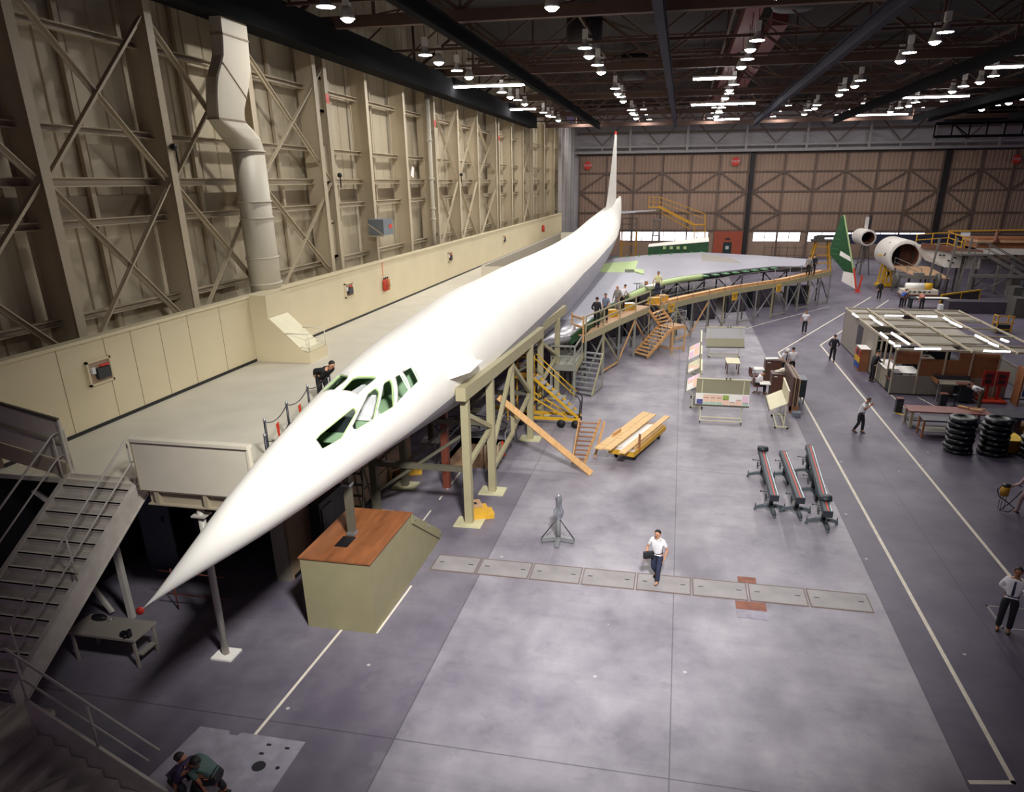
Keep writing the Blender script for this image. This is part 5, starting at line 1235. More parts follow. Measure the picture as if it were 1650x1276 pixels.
chair('brown swivel chair under the man writing at the cabinets', 4.75, 40.4, -1.5)
def cabinet(lab, x0, x1, y0, y1, h, body='cab_brown', face='walnut'):
    t = thing('drawing_cabinet', lab, 'cabinet', ((x0 + x1) / 2, (y0 + y1) / 2, 0))
    B(x0, x1, y0, y1, 0, h).build('body', M[body], t)
    B(x0 + .02, x1 - .02, y0 - .02, y0, .08, h - .05).build('panel', M[face], t)
    B(x0 - .02, x1 + .02, y0 - .03, y1 + .02, h, h + .03).build('top', M[body], t)
    B(x0 + .1, x0 + .28, y0 - .03, y0 - .02, h - .14, h - .08).build('label_plate', M['board_white'], t)
    B(x0 - .55, x0, y0 + .1, y1, .68, .72).build('desk_leaf', M['paper'], t)
    return t
cabinet('farther brown cabinet desk with papers on top, beside the man in the hard hat', 5.35, 6.25, 42.9, 43.7, 1.3)
cabinet('nearer brown cabinet desk heaped with papers, where a man sits writing', 5.35, 6.15, 39.6, 40.4, 1.3)
t = thing('paper_heap', 'untidy heap of white papers on the nearer brown cabinet', 'papers', (5.9, 40.1, 1.33))
for k in range(6): MB().cbox((5.8 + .05 * k, 40.1 + .04 * (k % 3), 1.36 + .03 * k), .5 - .04 * k, .36, .012, .4 * k).build('sheet', M['paper' if k % 2 else 'cream_paint'], t)
t = thing('paper_stack', 'flat white papers spread on the farther brown cabinet', 'papers', (5.7, 43.3, 1.33)); 
for k in range(3): MB().cbox((5.6 + .12 * k, 43.3, 1.34 + .012 * k), .5, .4, .01, .1 * k).build('sheet', M['paper'], t)
t = thing('plan_press', 'row of tan plan boards standing on edge beside the brown cabinets', 'plan rack', (6.2, 38.3, 0))
for k in range(4): B(6.02 + k * .1, 6.08 + k * .1, 36.9, 40.3 - k * .1, .35, 1.85 - .03 * k).build('board', M['tan_cab' if k % 2 else 'cab_brown'], t)
for y in (37.0, 40.0): B(6.0, 6.45, y - .05, y + .05, 0, .35).build('foot', M['lumber_dark'], t)
B(6.0, 6.1, 36.95, 37.2, .1, .9).build('end_post', M['redwood'], t)
t = thing('dark_case', 'dark blue-black instrument case at the aisle line beside the plan boards', 'case', (6.75, 39.2, 0))
B(6.5, 7.0, 38.7, 39.7, .35, 1.25).build('body', M['dark_box'], t); B(6.48, 7.02, 38.68, 39.72, 1.25, 1.31).build('lid', M['cabinet_blue'], t)
for x in (6.55, 6.95):
    for y in (38.75, 39.65): MB().sh().cyl((x, y, 0), (x, y, .35), .025).build('leg', M['dark_steel'], t)
tag(B(6.1, 6.5, 36.3, 36.75, 0, .2).build('storage_box', M['cabinet_blue']), 'low grey box on the floor at the foot of the plan boards', 'box')
# ================================================================== THREE TOOLING BARS
def tooling_bar(lab, pts, peds, heads):
    a, c_ = V(pts[0]), V(pts[1]); t = thing('tooling_bar', lab, 'tooling bar', (peds[0][0], peds[0][1], 0), 'grey tooling bars on the floor')
    d = (c_ - a).normalized(); n = V((d.y, -d.x, 0))
    MB().bar(a, c_, .28, .2).build('beam', M['machine_grey'], t)
    MB().bar(a + V((0, 0, .101)) - n * .09, c_ + V((0, 0, .101)) - n * .11, .03, .02).build('rail', M['chrome'], t)
    MB().bar(a + V((0, 0, .102)) + n * .1, c_ + V((0, 0, .102)) + n * .1, .06, .02).build('rail', M['machine_grey'], t)
    MB().bar(a + V((0, 0, .106)), c_ + V((0, 0, .106)), .045, .02).build('scale', M['red_strip'], t)
    for e, s in ((a, -1), (c_, 1)): MB().bar(e, e + d * s * .05, .3, .22).build('end_cap', M['machine_dark'], t)
    for k, (x, y) in enumerate(peds):
        p = V((x, y, 0)); f = -1 if k == 0 else 1
        MB().sh().cyl(p + V((0, 0, .15)), p + V((0, 0, .8)), .075, n=12).build('pedestal', M['machine_dark'], t)
        MB().box(x - .12, x + .12, y - .1, y + .1, .6, .85).build('clamp', M['machine_dark'], t)
        for ang in (math.radians(170), math.radians(20), math.radians(-80)):
            e = p + V((math.cos(ang) * .52, math.sin(ang) * .52, 0)); m_ = p + V((math.cos(ang) * .25, math.sin(ang) * .25, 0))
            b = MB(); b.bar(p + V((0, 0, .24)), m_ + V((0, 0, .2)), .13, .1); b.bar(m_ + V((0, 0, .2)), e + V((0, 0, .1)), .11, .1)
            b.sh().cyl(e, e + V((0, 0, .08)), .05, n=10); b.build('foot', M['machine_grey'], t)
            MB().sh().cyl(e + V((0, 0, .1)), e + V((0, 0, .26)), .018, n=6).build('levelling_screw', M['machine_dark'], t)
        w_ = p + V((-.2, 0, .55)); pts_ = [w_ + V((.0, .13 * math.cos(j * PI / 8), .13 * math.sin(j * PI / 8))) for j in range(16)]
        b = MB().sh(); b.tube(pts_, .014, 6, True); b.cyl(w_, w_ + V((.2, 0, 0)), .014, n=6); b.bar(w_ + V((0, .13, 0)), w_ - V((0, .13, 0)), .015); b.build('handwheel', M['machine_dark'], t)
        b = MB().sh(); b.cyl(p + V((-.08, .1, .7)), p + V((-.38, .12, .72)), .014, n=6); b.ball(p + V((-.38, .12, .72)), .03); b.build('crank', M['machine_dark'], t)
    for f in heads:
        q = a.lerp(c_, f) + V((0, 0, .17)); b = MB().sh(); b.lathe([(0, 0), (.2, 0), (.22, .05), (.2, .12), (.1, .16), (0, .16)], q - V((0, 0, .05)), 16); b.box(q.x - .2, q.x + .2, q.y - .12, q.y + .12, q.z - .07, q.z); b.build('carriage', M['machine_dark'], t)
tooling_bar('grey tooling bar closest to the long floor joint, carriage at its far end', ((3.8, 28.4, .88), (3.76, 23.75, .88)), ((3.8, 24.55), (3.8, 27.7)), (.03,))
tooling_bar('middle grey tooling bar of three, without a carriage', ((4.6, 28.3, .88), (4.6, 23.7, .88)), ((4.66, 24.5), (4.66, 27.8)), ())
tooling_bar('grey tooling bar closest to the aisle line, carriage near its front end', ((5.72, 29.2, .88), (5.32, 22.75, .88)), ((5.42, 23.7), (5.5, 26.4), (5.6, 28.4)), (.86,))
# ================================================================== OPEN-TOPPED OFFICE
OX0, OX1, OY0, OY1, OZ = 11.85, 19.15, 41.5, 55.0, 2.5
t = thing('shop_office', 'open-topped grey partition office with cork boards and bright tubes', 'office', (OX0, OY0, 0))
b = MB(); b.box(OX0, OX0 + .06, 45.7, OY1, .06, OZ); b.box(OX0, OX1, OY1 - .06, OY1, .06, OZ); b.box(OX1 - .06, OX1, OY0, OY1, .06, 1.1)
b.build('partition', M['booth_grey'], t)
MB().box(OX0 - .02, OX0, 49.2, 50.6, .9, 2.2).build('louvre', M['locker_dark'], t)
MB().box(OX0 - .01, OX1, OY0 - .03, OY0, 0, .06).box(OX0 - .03, OX0, OY0, OY1, 0, .06).build('skirting', M['black_base'], t)
B(OX0, OX0 + .06, 42.6, 45.0, .06, 1.12).build('counter_front', M['booth_cream'], t); B(OX0 - .1, OX0 + .6, 42.6, 45.0, 1.12, 1.16).build('counter_top', M['paper'], t)
fx = [at(1350 + a * .2195, 480 + 450 * .2195, 'Y', OY0).x for a in (420, 606, 795, 990, 1195)]
B(OX0, fx[4] + .6, OY0, OY0 + .05, .06, 1.08).build('front_panel', M['booth_grey'], t)
for i in range(4):
    x0, x1 = fx[i], fx[i + 1]
    if i == 0: B(x0, x1, OY0 + .01, OY0 + .04, 1.7, 2.4).build('cork_board', M['cork'], t)
    elif i < 3: B(x0, x1, OY0 + .01, OY0 + .04, 1.08, 2.0).build('cork_board', M['cork'], t)
    else: B(x0, x1, OY0 + .01, OY0 + .04, 1.08, 2.4).build('cork_board', M['cork'], t)
    if i == 2: B(x0 + (x1 - x0) * .5, x1, OY0 + .01, OY0 + .04, 2.0, 2.4).build('cork_board', M['cork'], t)
for x in fx: B(x - .04, x + .04, OY0 - .02, OY0 + .06, 0, OZ).build('post', M['frame_cream'], t)
for y in (42.6, 43.6, 44.6, 45.7): B(OX0 - .03, OX0 + .05, y - .04, y + .04, 0, OZ).build('post', M['frame_cream'], t)
for y in (OY0, 43.0, 45.75, 48.3, 50.7, 53.0, OY1): MB().bar((OX0, y, OZ), (OX1, y, OZ), .07, .1).build('roof_bar', M['frame_cream'], t)
RX = [OX0, 13.25, 15.45, 17.6, OX1]
for x in RX: MB().bar((x, OY0 - .3, OZ + .02), (x, OY1, OZ + .02), .07, .1).build('roof_bar', M['frame_cream'], t)
rnd = random.Random(11)
ry = [OY0, 43.0, 45.75, 48.3, 50.7, 53.0, OY1]
for i in range(4):
    for j in range(6):
        if i == 3 and j in (1, 2, 3): continue
        x0, x1, y0, y1 = RX[i] + .1, RX[i + 1] - .1, ry[j] + .1, ry[j + 1] - .1
        if i == 0: 
            if j > 2: B(x0, x1, y0 + .6, y1, OZ - .06, OZ - .04).build('ceiling_panel', M['booth_cream'], t)
            continue
        f = rnd.choice((.62, .8, .7)); 
        if rnd.random() < .75: B(x0, x1, y0 + (y1 - y0) * (1 - f), y1, OZ - .06, OZ - .04).build('ceiling_panel', M['roof_panel'], t)
        else: B(x0, x0 + (x1 - x0) * f, y0, y1, OZ - .06, OZ - .04).build('ceiling_panel', M['booth_cream'], t)
def c8(a, q): return (1350 + a * .2195, 480 + q * .2195)
OT = [((345, 135), (480, 137)), ((578, 140), (728, 143)), ((110, 120), (145, 145)), ((234, 135), (262, 158)), ((268, 165), (325, 203)), ((312, 262), (362, 300)), ((395, 262), (465, 306)), ((470, 310), (522, 345)), ((778, 148), (815, 172)), ((822, 178), (905, 218)), ((1010, 280), (1100, 325)), ((1112, 335), (1175, 362)), ((565, 380), (752, 383)), ((1070, 396), (1262, 402)), ((1198, 308), (1250, 328)), ((412, 357), (460, 360)), ((380, 325), (410, 342))]
for i, (p, q) in enumerate(OT):
    a, c_ = fl(*c8(*p), OZ + .1), fl(*c8(*q), OZ + .1)
    o = MB().bar(a - V((0, 0, .0)), c_, .16, .05).build('light_housing', M['lamp_white'], t); MB().sh().cyl(a + V((0, 0, .05)), c_ + V((0, 0, .05)), .045, n=8).build('tube', M['office_glow'], o)
t = thing('office_desk', 'desk with papers just inside the office counter', 'desk', (13.2, 44.3, 0))
B(12.5, 13.9, 43.4, 45.2, .72, .76).build('table_top', M['paper'], t)
for x in (12.55, 13.85):
    for y in (43.45, 45.15): B(x - .03, x + .03, y - .03, y + .03, 0, .72).build('leg', M['dark_steel'], t)
for k, (x, y) in enumerate(((12.6, 41.75), (14.6, 41.9), (16.5, 44.5), (15, 47.5), (17, 50.5), (14.4, 52.5))):
    t = thing('office_table', 'dark table inside the open-topped office, ' + ['behind the corner post', 'behind the cork boards', 'under the broad ceiling gap', 'mid office', 'at the far tubes', 'by the far partition'][k], 'table', (x, y + .5, 0), 'tables inside the office')
    B(x - .8, x + .8, y, y + 1.1, .7, .75).build('table_top', M['booth_cream' if k % 2 else 'walnut'], t); B(x - .7, x + .7, y + .1, y + 1, 0, .7).build('pedestal', M['dark_box'], t)
    for q in range(3): MB().cbox((x - .5 + .45 * q, y + .5, .78), .3, .24, .05, .3 * q).build('binder', M[['ink', 'paper', 'redwood'][q]], t)
t = thing('shelf_unit', 'black open shelf unit at the office corner', 'shelf', (12.0, 42.0, 0))
for x in (11.93, 12.35): B(x - .02, x + .02, 41.6, 42.5, 0, 1.15).build('upright', M['black_base'], t)
for z in (.1, .45, .8, 1.12): B(11.93, 12.35, 41.6, 42.5, z, z + .03).build('shelf', M['locker_dark'], t)
t = thing('parts_cabinet', 'narrow brown cabinet with red yellow and blue bins outside the office wall', 'cabinet', (11.55, 47.4, 0))
B(11.3, 11.82, 46.6, 47.9, 0, 1.35).build('body', M['lumber_dark'], t); B(11.28, 11.84, 46.58, 47.92, 1.35, 1.38).build('top', M['paper'], t)
for z, m_ in ((.15, 'cloth_blue'), (.5, 'safety_yellow'), (.9, 'red_paint')):
    for y in (46.65, 47.1, 47.5): B(11.26, 11.3, y, y + .36, z, z + .32).build('bin', M[m_ if y != 47.1 or z != .9 else 'ink'], t)
t = thing('inspection_bench', 'grey workbench with a dark side cabinet against the office front', 'bench', (14.6, 40.9, 0))
B(13.8, 15.6, 40.3, 41.4, .92, .98).build('bench_top', M['booth_cream'], t); B(13.8, 15.6, 41.3, 41.4, .98, 1.2).build('back_ledge', M['locker_dark'], t); B(13.75, 13.82, 40.3, 41.4, .98, 1.15).build('end_board', M['lumber_dark'], t)
for x in (13.9, 15.5): B(x - .04, x + .04, 40.35, 40.45, 0, .92).build('leg', M['galv'], t)
B(14.9, 15.5, 40.2, 41.2, .1, .9).build('cabinet', M['dark_box'], t)
tag(B(14.75, 15.55, 40.2, 40.7, .985, 1.03).build('red_tray', M['bench_red']), 'dull red tray lying on the grey workbench', 'tray')
t = thing('pedestal_stool', 'dark pedestal stool beside the grey workbench', 'stool', (14.5, 39.6, 0))
MB().sh().lathe([(0, 0), (.2, 0), (.05, .06), (.04, .55), (.17, .58), (.17, .64), (0, .64)], (14.5, 39.6, 0), 14).build('seat', M['dark_box'], t)
for k, (x, y) in enumerate(((11.42, 38.05), (13.85, 39.35))):
    t = thing('bollard', 'short dark bollard box with a red top ' + ('at the end of the yellow floor line' if k == 0 else 'standing in front of the grey workbench'), 'bollard', (x, y, 0), 'dark bollards')
    B(x - .16, x + .16, y - .14, y + .14, 0, .7).build('body', M['dark_box'], t); B(x - .17, x + .17, y - .15, y + .15, .7, .74).build('cap', M['bench_red'], t); B(x - .08, x + .08, y - .145, y - .14, .35, .55).build('plate', M['locker_dark'], t)
t = thing('tool_rack', 'bright red two-board tool rack on a flat red base', 'rack', (16.65, 40.9, 0))
B(16.05, 17.3, 40.4, 41.35, .03, .12).build('base', M['red_orange'], t)
for x in (16.4, 16.95): B(x - .07, x + .07, 40.85, 40.95, .12, 1.0).build('upright', M['red_paint'], t)
for x in (16.35, 16.98):
    B(x - .3, x + .27, 40.78, 40.84, .85, 1.65).build('board', M['red_paint'], t)
    for k in range(6): MB().box(x - .2 + .12 * (k % 3), x - .14 + .12 * (k % 3), 40.73, 40.78, 1.0 + .3 * (k // 3), 1.2 + .3 * (k // 3)).build('clamp', M['dark_steel'], t)
t = thing('coat_rack', 'brown open wardrobe hung with dark clothes at the end of the office front', 'coat rack', (18.3, 40.6, 0))
for x in (17.7, 18.9): B(x - .04, x + .04, 40.2, 41.0, 0, 1.9).build('side', M['lumber_dark'], t)
B(17.66, 18.94, 40.2, 41.0, 1.9, 1.95).build('top', M['lumber_dark'], t)
for k in range(4): MB().sh().loft([[V((18.35 + .14 * k + .05 * math.cos(j * PI / 4), 40.5 + .22 * math.sin(j * PI / 4) * f, z)) for j in range(8)] for z, f in ((.5, 1), (1.1, .8), (1.6, .6))]).build('coat', M['cloth_black'], t)
tag(MB().sh().loft([[V((17.95 + .08 * math.cos(j * PI / 4) * f, 40.3 + .12 * math.sin(j * PI / 4), z)) for j in range(8)] for z, f in ((.5, 1.4), (1.1, 1), (1.6, .5))]).build('blue_overall', M['blue_cloth']), 'blue overall hanging from the brown wardrobe beside the red rack', 'overall')
t = thing('layout_table', 'long dull red layout table between the bollard and the reel stacks', 'table', (12.8, 36.0, 0))
B(11.15, 14.7, 35.4, 36.5, .78, .84).build('table_top', M['bench_red'], t); B(11.2, 14.6, 35.6, 36.3, .3, .34).build('lower_shelf', M['locker_dark'], t)
for x in (11.3, 14.5):
    for y in (35.5, 36.4): B(x - .06, x + .06, y - .06, y + .06, 0, .78).build('leg', M['steel_beige'], t)
for k, (x, y, m_) in enumerate(((13.9, 36.2, 'lumber'), (14.2, 36.0, 'lumber_dark'), (14.05, 35.7, 'lumber_pale'))):
    tag(MB().cbox((x, y, .9 + .03 * k), .9 - .2 * k, .12, .06, -.7 + .2 * k).build('wood_offcut', M[m_]), ['pale', 'dark', 'short yellow'][k] + ' wood offcut lying at the reel end of the red table', 'offcut', 'wood offcuts on the red table')
t = thing('shelf_trolley', 'low trolley with an open shelf in front of the red table', 'trolley', (12.4, 34.3, 0))
for x in (11.4, 13.2):
    for y in (34.0, 34.7): B(x - .04, x + .04, y - .04, y + .04, .0, .85).build('leg', M['lumber_dark'], t)
B(11.4, 13.3, 33.95, 34.75, .3, .33).build('shelf', M['booth_grey'], t); B(11.35, 13.3, 33.95, 34.75, .82, .86).build('top', M['locker_dark'], t)
t = thing('slab_table', 'dark flat surface table behind the middle reel stack', 'table', (14.9, 35.7, 0))
B(14.75, 16.1, 35.2, 36.6, .7, .82).build('slab', M['ink'], t); B(14.9, 15.9, 35.35, 36.4, 0, .7).build('pedestal', M['cab_brown'], t)
t = thing('yellow_crate', 'yellow crate with a hollow top between the reel stacks', 'crate', (14.75, 32.9, 0))
B(14.25, 15.0, 32.6, 33.7, 0, .5).build('body', M['machine_yellow'], t); B(14.2, 15.05, 32.55, 33.75, .5, .55).build('rim', M['floor_yellow'], t)
tag(B(15.9, 17.0, 35.5, 36.1, .0, .35).build('yellow_chock', M['machine_yellow']), 'yellow chock on the floor beyond the last reel stack', 'chock')
# three stacks of black reels
def reel_mesh():
    t = thing('cable_reel', 'x', 'reel', (0, 0, 0), 'black reels in the three stacks')
    MB().sh().lathe([(.2, 0), (.5, 0), (.56, .03), (.58, .1), (.56, .17), (.5, .2), (.2, .2), (.16, .1)], n=28, caps=False).build('rim', M['rim_dark'], t, local=True)
    MB().sh().lathe([(0, .05), (.2, .05), (.2, .15), (0, .15)], n=16).build('hub', M['black_rubber'], t, local=True)
    for k in range(6):
        a = k * PI / 3; MB().cbox((.57 * math.cos(a), .57 * math.sin(a), .12), .03, .12, .05, a).build('handle', M['galv'], t, local=True)
    return t
rp = reel_mesh(); rt = tree_of(rp); fst = True; rnd = random.Random(2)
for s, (x, y, nm) in enumerate(((12.35, 32.35, 'next to the shelf trolley'), (13.75, 32.4, 'between the trolley and the yellow crate'), (15.25, 32.2, 'beside the yellow crate'))):
    for k in range(7):
        lab = '%s black reel of the stack %s' % (['bottom', 'second lowest', 'third lowest', 'middle', 'third highest', 'second highest', 'topmost'][k], nm)
        loc = (x + rnd.uniform(-.05, .05), y + rnd.uniform(-.05, .05), .232 * k)
        if fst: rp.location = loc; rp['label'] = lab; fst = False
        else: dup(rp, loc, rnd.uniform(0, 1), lab, tree=rt)
# bucket and hose by the kneeling-height worker at the frame edge
t = thing('spray_pot', 'yellow spray pot with a black lid and hose beside the pink-clad worker', 'pot', (12.0, 26.0, 0))
px_ = V((11.85, 26.25, 0))
MB().sh().lathe([(0, .55), (.14, .55), (.15, .9), (0, .9)], px_, 16).build('pot', M['machine_yellow'], t); MB().sh().lathe([(0, .9), (.155, .9), (.12, .97), (0, .97)], px_, 16).build('lid', M['black_base'], t)
MB().sh().tube([px_ + V((.1, 0, .95)), px_ + V((.35, 0, .98)), px_ + V((.5, 0, .9))], .02).build('handle', M['dark_steel'], t)
MB().sh().tube([px_ + V((-.12, 0, .9)), px_ + V((-.25, 0, .75)), px_ + V((-.15, 0, .5)), px_ + V((.1, -.1, .35)), px_ + V((.3, -.3, .2)), px_ + V((.05, -.5, .12)), px_ + V((-.15, -.3, .1)), px_ + V((.2, -.1, .3)), px_ + V((.5, -.1, .8))], .02).build('hose', M['black_rubber'], t)
for k in range(3): MB().sh().cyl(px_ + V((.1 * math.cos(k * 2.1), .1 * math.sin(k * 2.1), 0)), px_ + V((.1 * math.cos(k * 2.1), .1 * math.sin(k * 2.1), .55)), .012, n=6).build('leg', M['dark_steel'], t)
# ================================================================== TAIL END EQUIPMENT
def tower(nm, lab, x0, x1, y0, y1, h, rail, m_, cat='tower', cage=True):
    t = thing(nm, lab, cat, ((x0 + x1) / 2, (y0 + y1) / 2, 0))
    for x in (x0, x1):
        for y in (y0, y1): MB().bar((x, y, 0), (x, y, h), .12).build('leg', M[m_], t)
    B(x0, x1, y0, y1, h - .1, h).build('deck', M['scaff_dark'], t)
    b = MB()
    for z in (h * .33, h * .66):
        b.bar((x0, y0, z), (x1, y0, z), .07); b.bar((x0, y1, z), (x1, y1, z), .07); b.bar((x0, y0, z), (x0, y1, z), .07)
    b.bar((x0, y0, .1), (x1, y0, h * .33), .06).bar((x0, y0, h * .66), (x1, y0, h * .33), .06).bar((x0, y0, h * .66), (x1, y0, h - .1), .06)
    b.build('bracing', M[m_], t)
    if cage:
        b = MB()
        for x in (x0, (x0 + x1) / 2, x1):
            for y in (y0, y1): b.bar((x, y, h), (x, y, h + rail), .05)
        for z in (h + rail * .5, h + rail):
            for y in (y0, y1): b.bar((x0, y, z), (x1, y, z), .05)
            for x in (x0, x1): b.bar((x, y0, z), (x, y1, z), .05)
        b.build('guard_rail', M['scaff_grey'], t)
    return t
tower('work_tower', 'yellow-legged work tower with a caged deck under the tailplane', -7.5, -5.6, 99, 101, 5.0, 1.5, 'machine_yellow')
t = thing('trestle', 'tall grey A-frame trestle standing before the hangar windows', 'trestle', (-3.0, 100, 0))
for dx, dy in ((-.75, -.6), (.75, -.6), (-.75, .6), (.75, .6)): MB().bar((-3.05 + dx, 100 + dy, 0), (-3.05 + dx * .4, 100 + dy * .4, 6.2), .16).build('leg', M['scaff_grey'], t)
for z, k in ((2.3, .62), (4.4, .45)): MB().bar((-3.05 - .75 * k - .2, 99.6, z), (-3.05 + .75 * k + .2, 99.6, z), .12).build('rung', M['scaff_grey'], t)
MB().cbox((-3.05, 100, 6.3), 1.3, .8, .16).build('head', M['scaff_grey'], t)
t = thing('boarding_stairs', 'long yellow boarding stair on a braced stand reaching up to the tailplane', 'stairs', (2.6, 103, 0))
ta, tb_ = V((-3.0, 103, 7.85)), V((2.1, 103, 6.7))
S0, S1 = at(1062, 333, 'Y', 103), at(1118, 362, 'Y', 103)
for dy in (-.5, .5):
    o = V((0, dy, 0)); MB().bar(S0 + o, S1 + o, .12, .3).build('stringer', M['machine_yellow'], t)
    MB().bar(S0 + o - V((-.3, 0, .7)), S1 + o - V((.5, 0, .55)), .09).build('lower_chord', M['machine_yellow'], t)
    MB().bar(S0 + o + V((0, 0, 1.2)), S1 + o + V((1.2, 0, 1.4)), .07).build('handrail', M['machine_yellow'], t); MB().bar(S0 + o + V((0, 0, .6)), S1 + o + V((1.2, 0, .8)), .05).build('handrail', M['machine_yellow'], t)
for k in range(12): MB().cbox(S0.lerp(S1, (k + .5) / 12) + V((0, 0, .1)), .3, 1.0, .05).build('tread', M['machine_yellow'], t)
MB().cbox(S0 + V((-.7, 0, -.05)), 1.4, 1.2, .12).build('platform', M['machine_yellow'], t); MB().cbox(S1 + V((.7, 0, .0)), 1.5, 1.2, .12).build('platform', M['machine_yellow'], t)
b = MB()
for x in (-1.35, -.7, 0):
    for dy in (-.5, .5): b.bar(S0 + V((x, dy, 0)), S0 + V((x, dy, 1.2)), .05)
for z in (.6, 1.2): b.bar(S0 + V((-1.35, -.5, z)), S0 + V((0, -.5, z)), .05).bar(S0 + V((-1.35, .5, z)), S0 + V((0, .5, z)), .05).bar(S0 + V((-1.35, -.5, z)), S0 + V((-1.35, .5, z)), .05)
b.build('cage', M['machine_yellow'], t)
for dx in (0.1, 1.35):
    for dy in (-.5, .5): MB().bar(V((S1.x + dx + (.5 if dx > 1 else .3), 103 + dy, 0)), S1 + V((dx, dy, 1.4 if dx > 1 else 0)), .13).build('leg', M['machine_yellow'], t)
b = MB()
for k in range(6): b.bar(V((S1.x + .4, 102.5, .8 + k * .8)), V((S1.x + 1.75, 102.5, .8 + k * .8)), .06)
b.bar(V((S1.x + .4, 102.5, .8)), V((S1.x + 1.7, 102.5, 2.4)), .06).bar(V((S1.x + .4, 102.5, 4)), V((S1.x + 1.7, 102.5, 2.4)), .06); b.bar(V((S1.x + .4, 103, 3.0)), V((S1.x - 1.0, 103, .8)), .1).build('ladder_bracing', M['machine_yellow'], t)
t = thing('tool_trestle', 'yellow-legged trestle with dark gear on top before the second window group', 'trestle', (21, 104, 0))
c0 = at(1322, 408, 'Y', 100)
for dx, dy in ((-1.4, -1), (1.4, -1), (-1.4, 1), (1.4, 1)): MB().bar((c0.x + dx, 100 + dy, 0), (c0.x + dx * .5, 100 + dy * .5, 3.8), .16).build('leg', M['machine_yellow'], t)
for z in (1.2, 2.2, 3.2): MB().bar((c0.x - 1.3 + z * .18, 99.2, z), (c0.x + 1.3 - z * .18, 99.2, z), .1).build('rung', M['machine_yellow'], t)
MB().cbox((c0.x, 100, 3.9), 2.6, 1.4, .25).cbox((c0.x + .5, 100, 4.4), 2.4, .5, .3, .2).cbox((c0.x - .4, 100, 4.2), 1.2, .8, .5).build('gear', M['scaff_dark'], t)
t = thing('rail_rack', 'grey open pipe rack against the door under the middle windows', 'rack', (15.5, 117, 0))
b = MB()
for k in range(6): b.bar((12.5 + k * 1.1, 117, 0), (12.5 + k * 1.1, 117, 2.1), .07)
for z in (.5, 1.6): b.bar((12.5, 117, z), (18, 117, z), .06)
b.build('frame', M['scaff_dark'], t)
# ================================================================== SECOND MOCK-UP AND SCAFFOLDS AT THE FAR SIDE
def shell(nm, lab, c, r, y0, y1, tilt=0, hole=.72):
    t = thing(nm, lab, 'fuselage section', (c[0], y0, 0))
    n = 40
    def rg(y, rr, sq=0): return [V((c[0] + (y - y0) * tilt + rr * math.cos(2 * PI * j / n), y, c[1] + rr * math.sin(2 * PI * j / n))) for j in range(n)]
    MB().sh().loft([rg(y0, r * hole), rg(y0, r * .97), rg(y0 + .06, r), rg(y1 - 1.2, r), rg(y1 - .3, r * .8), rg(y1, r * .4)], caps=False).build('skin', M['mock_white'], t)
    MB().sh().loft([rg(y0 + .02, r * hole), rg(y1 - 1, r * hole * .95)], caps=False).build('lining', M['mock_brown'], t)
    B(c[0] - r * .5, c[0] + r * .5, y0 + .3, y1 - 1.2, c[1] - r * .62, c[1] - r * .55).build('floor_board', M['mock_brown'], t)
    MB().poly(rg(y1 - 1.0, r * hole * .95)).build('bulkhead', M['dark_void'], t)
    return t
c0 = at(1399, 383.5, 'Y', 97)
t = shell('fuselage_section', 'small white fuselage tube end raised on a stand before the windows', (c0.x, c0.z), .95, 97, 101.5, -.06, .76)
for s in (-.6, .6): MB().bar((c0.x + s * 1.4, 97.5, 0), (c0.x + s * .6, 98, c0.z - .9), .12).build('stand_leg', M['scaff_dark'], t)
MB().bar((c0.x, 98.5, 0), (c0.x, 98.5, c0.z - .9), .18).build('stand_leg', M['scaff_grey'], t); MB().bar((c0.x - .9, 97.5, 1.2), (c0.x + .9, 97.5, 2.6), .1).build('brace', M['scaff_dark'], t)
MB().box(c0.x - .2, c0.x + .15, 98.6, 98.9, c0.z + .9, c0.z + 2.3).build('mast', M['lamp_white'], t); MB().box(c0.x + .25, c0.x + .55, 98.9, 99.2, c0.z + .9, c0.z + 2.5).build('mast', M['dark_column'], t)
c1 = at(1456, 413, 'Y', 85)
t = shell('fuselage_mockup', 'wide white fuselage shell with a cut-open brown cabin mouth', (c1.x, c1.z), 1.68, 84.4, 91.5, .0, .78)
MB().prism([(c1.x + .55, 84.3, c1.z + 1.35), (c1.x + 3.4, 83.6, c1.z + 1.0), (c1.x + 6.6, 82.6, c1.z + .55), (c1.x + 6.6, 82.6, c1.z - .95), (c1.x + 3.6, 83.4, c1.z - .9), (c1.x + 1.9, 84.2, c1.z - .3)], (0, .1, 0)).build('side_wall', M['mock_white'], t)
MB().bar((c1.x + 1.2, 83.9, c1.z + 1.2), (c1.x + 6.6, 82.6, c1.z + .6), .4, .5).build('floor_edge', M['mock_brown'], t)
B(c1.x - .6, c1.x + .0, 86.5, 86.6, c1.z - 1.2, c1.z + 1.2).build('cabin_door', M['dark_void'], t); B(c1.x - 1.2, c1.x + 1.3, 86.6, 86.7, c1.z - 1.3, c1.z + 1.3).build('cabin_wall', M['mock_brown'], t)
for k, (dx, dz) in enumerate(((3.0, .3), (3.3, .3), (3.8, -.2), (4.3, .1), (4.2, -.4), (5.2, -.4))): MB().cbox((c1.x + dx, 83.35 - .28 * (dx - 3), c1.z + dz), .22, .1, .14).build('port', M['dark_void'], t)
MB().cbox((c1.x - 1.42, 85.6, c1.z + .6), .1, .25, 1.4, .0, Matrix.Rotation(.55, 3, 'Y')).build('side_slot', M['mock_brown'], t)
t = thing('work_stand', 'pale sloping plank ramp on dark supports in front of the white shell', 'stand', (c1.x + 1.5, 82, 0))
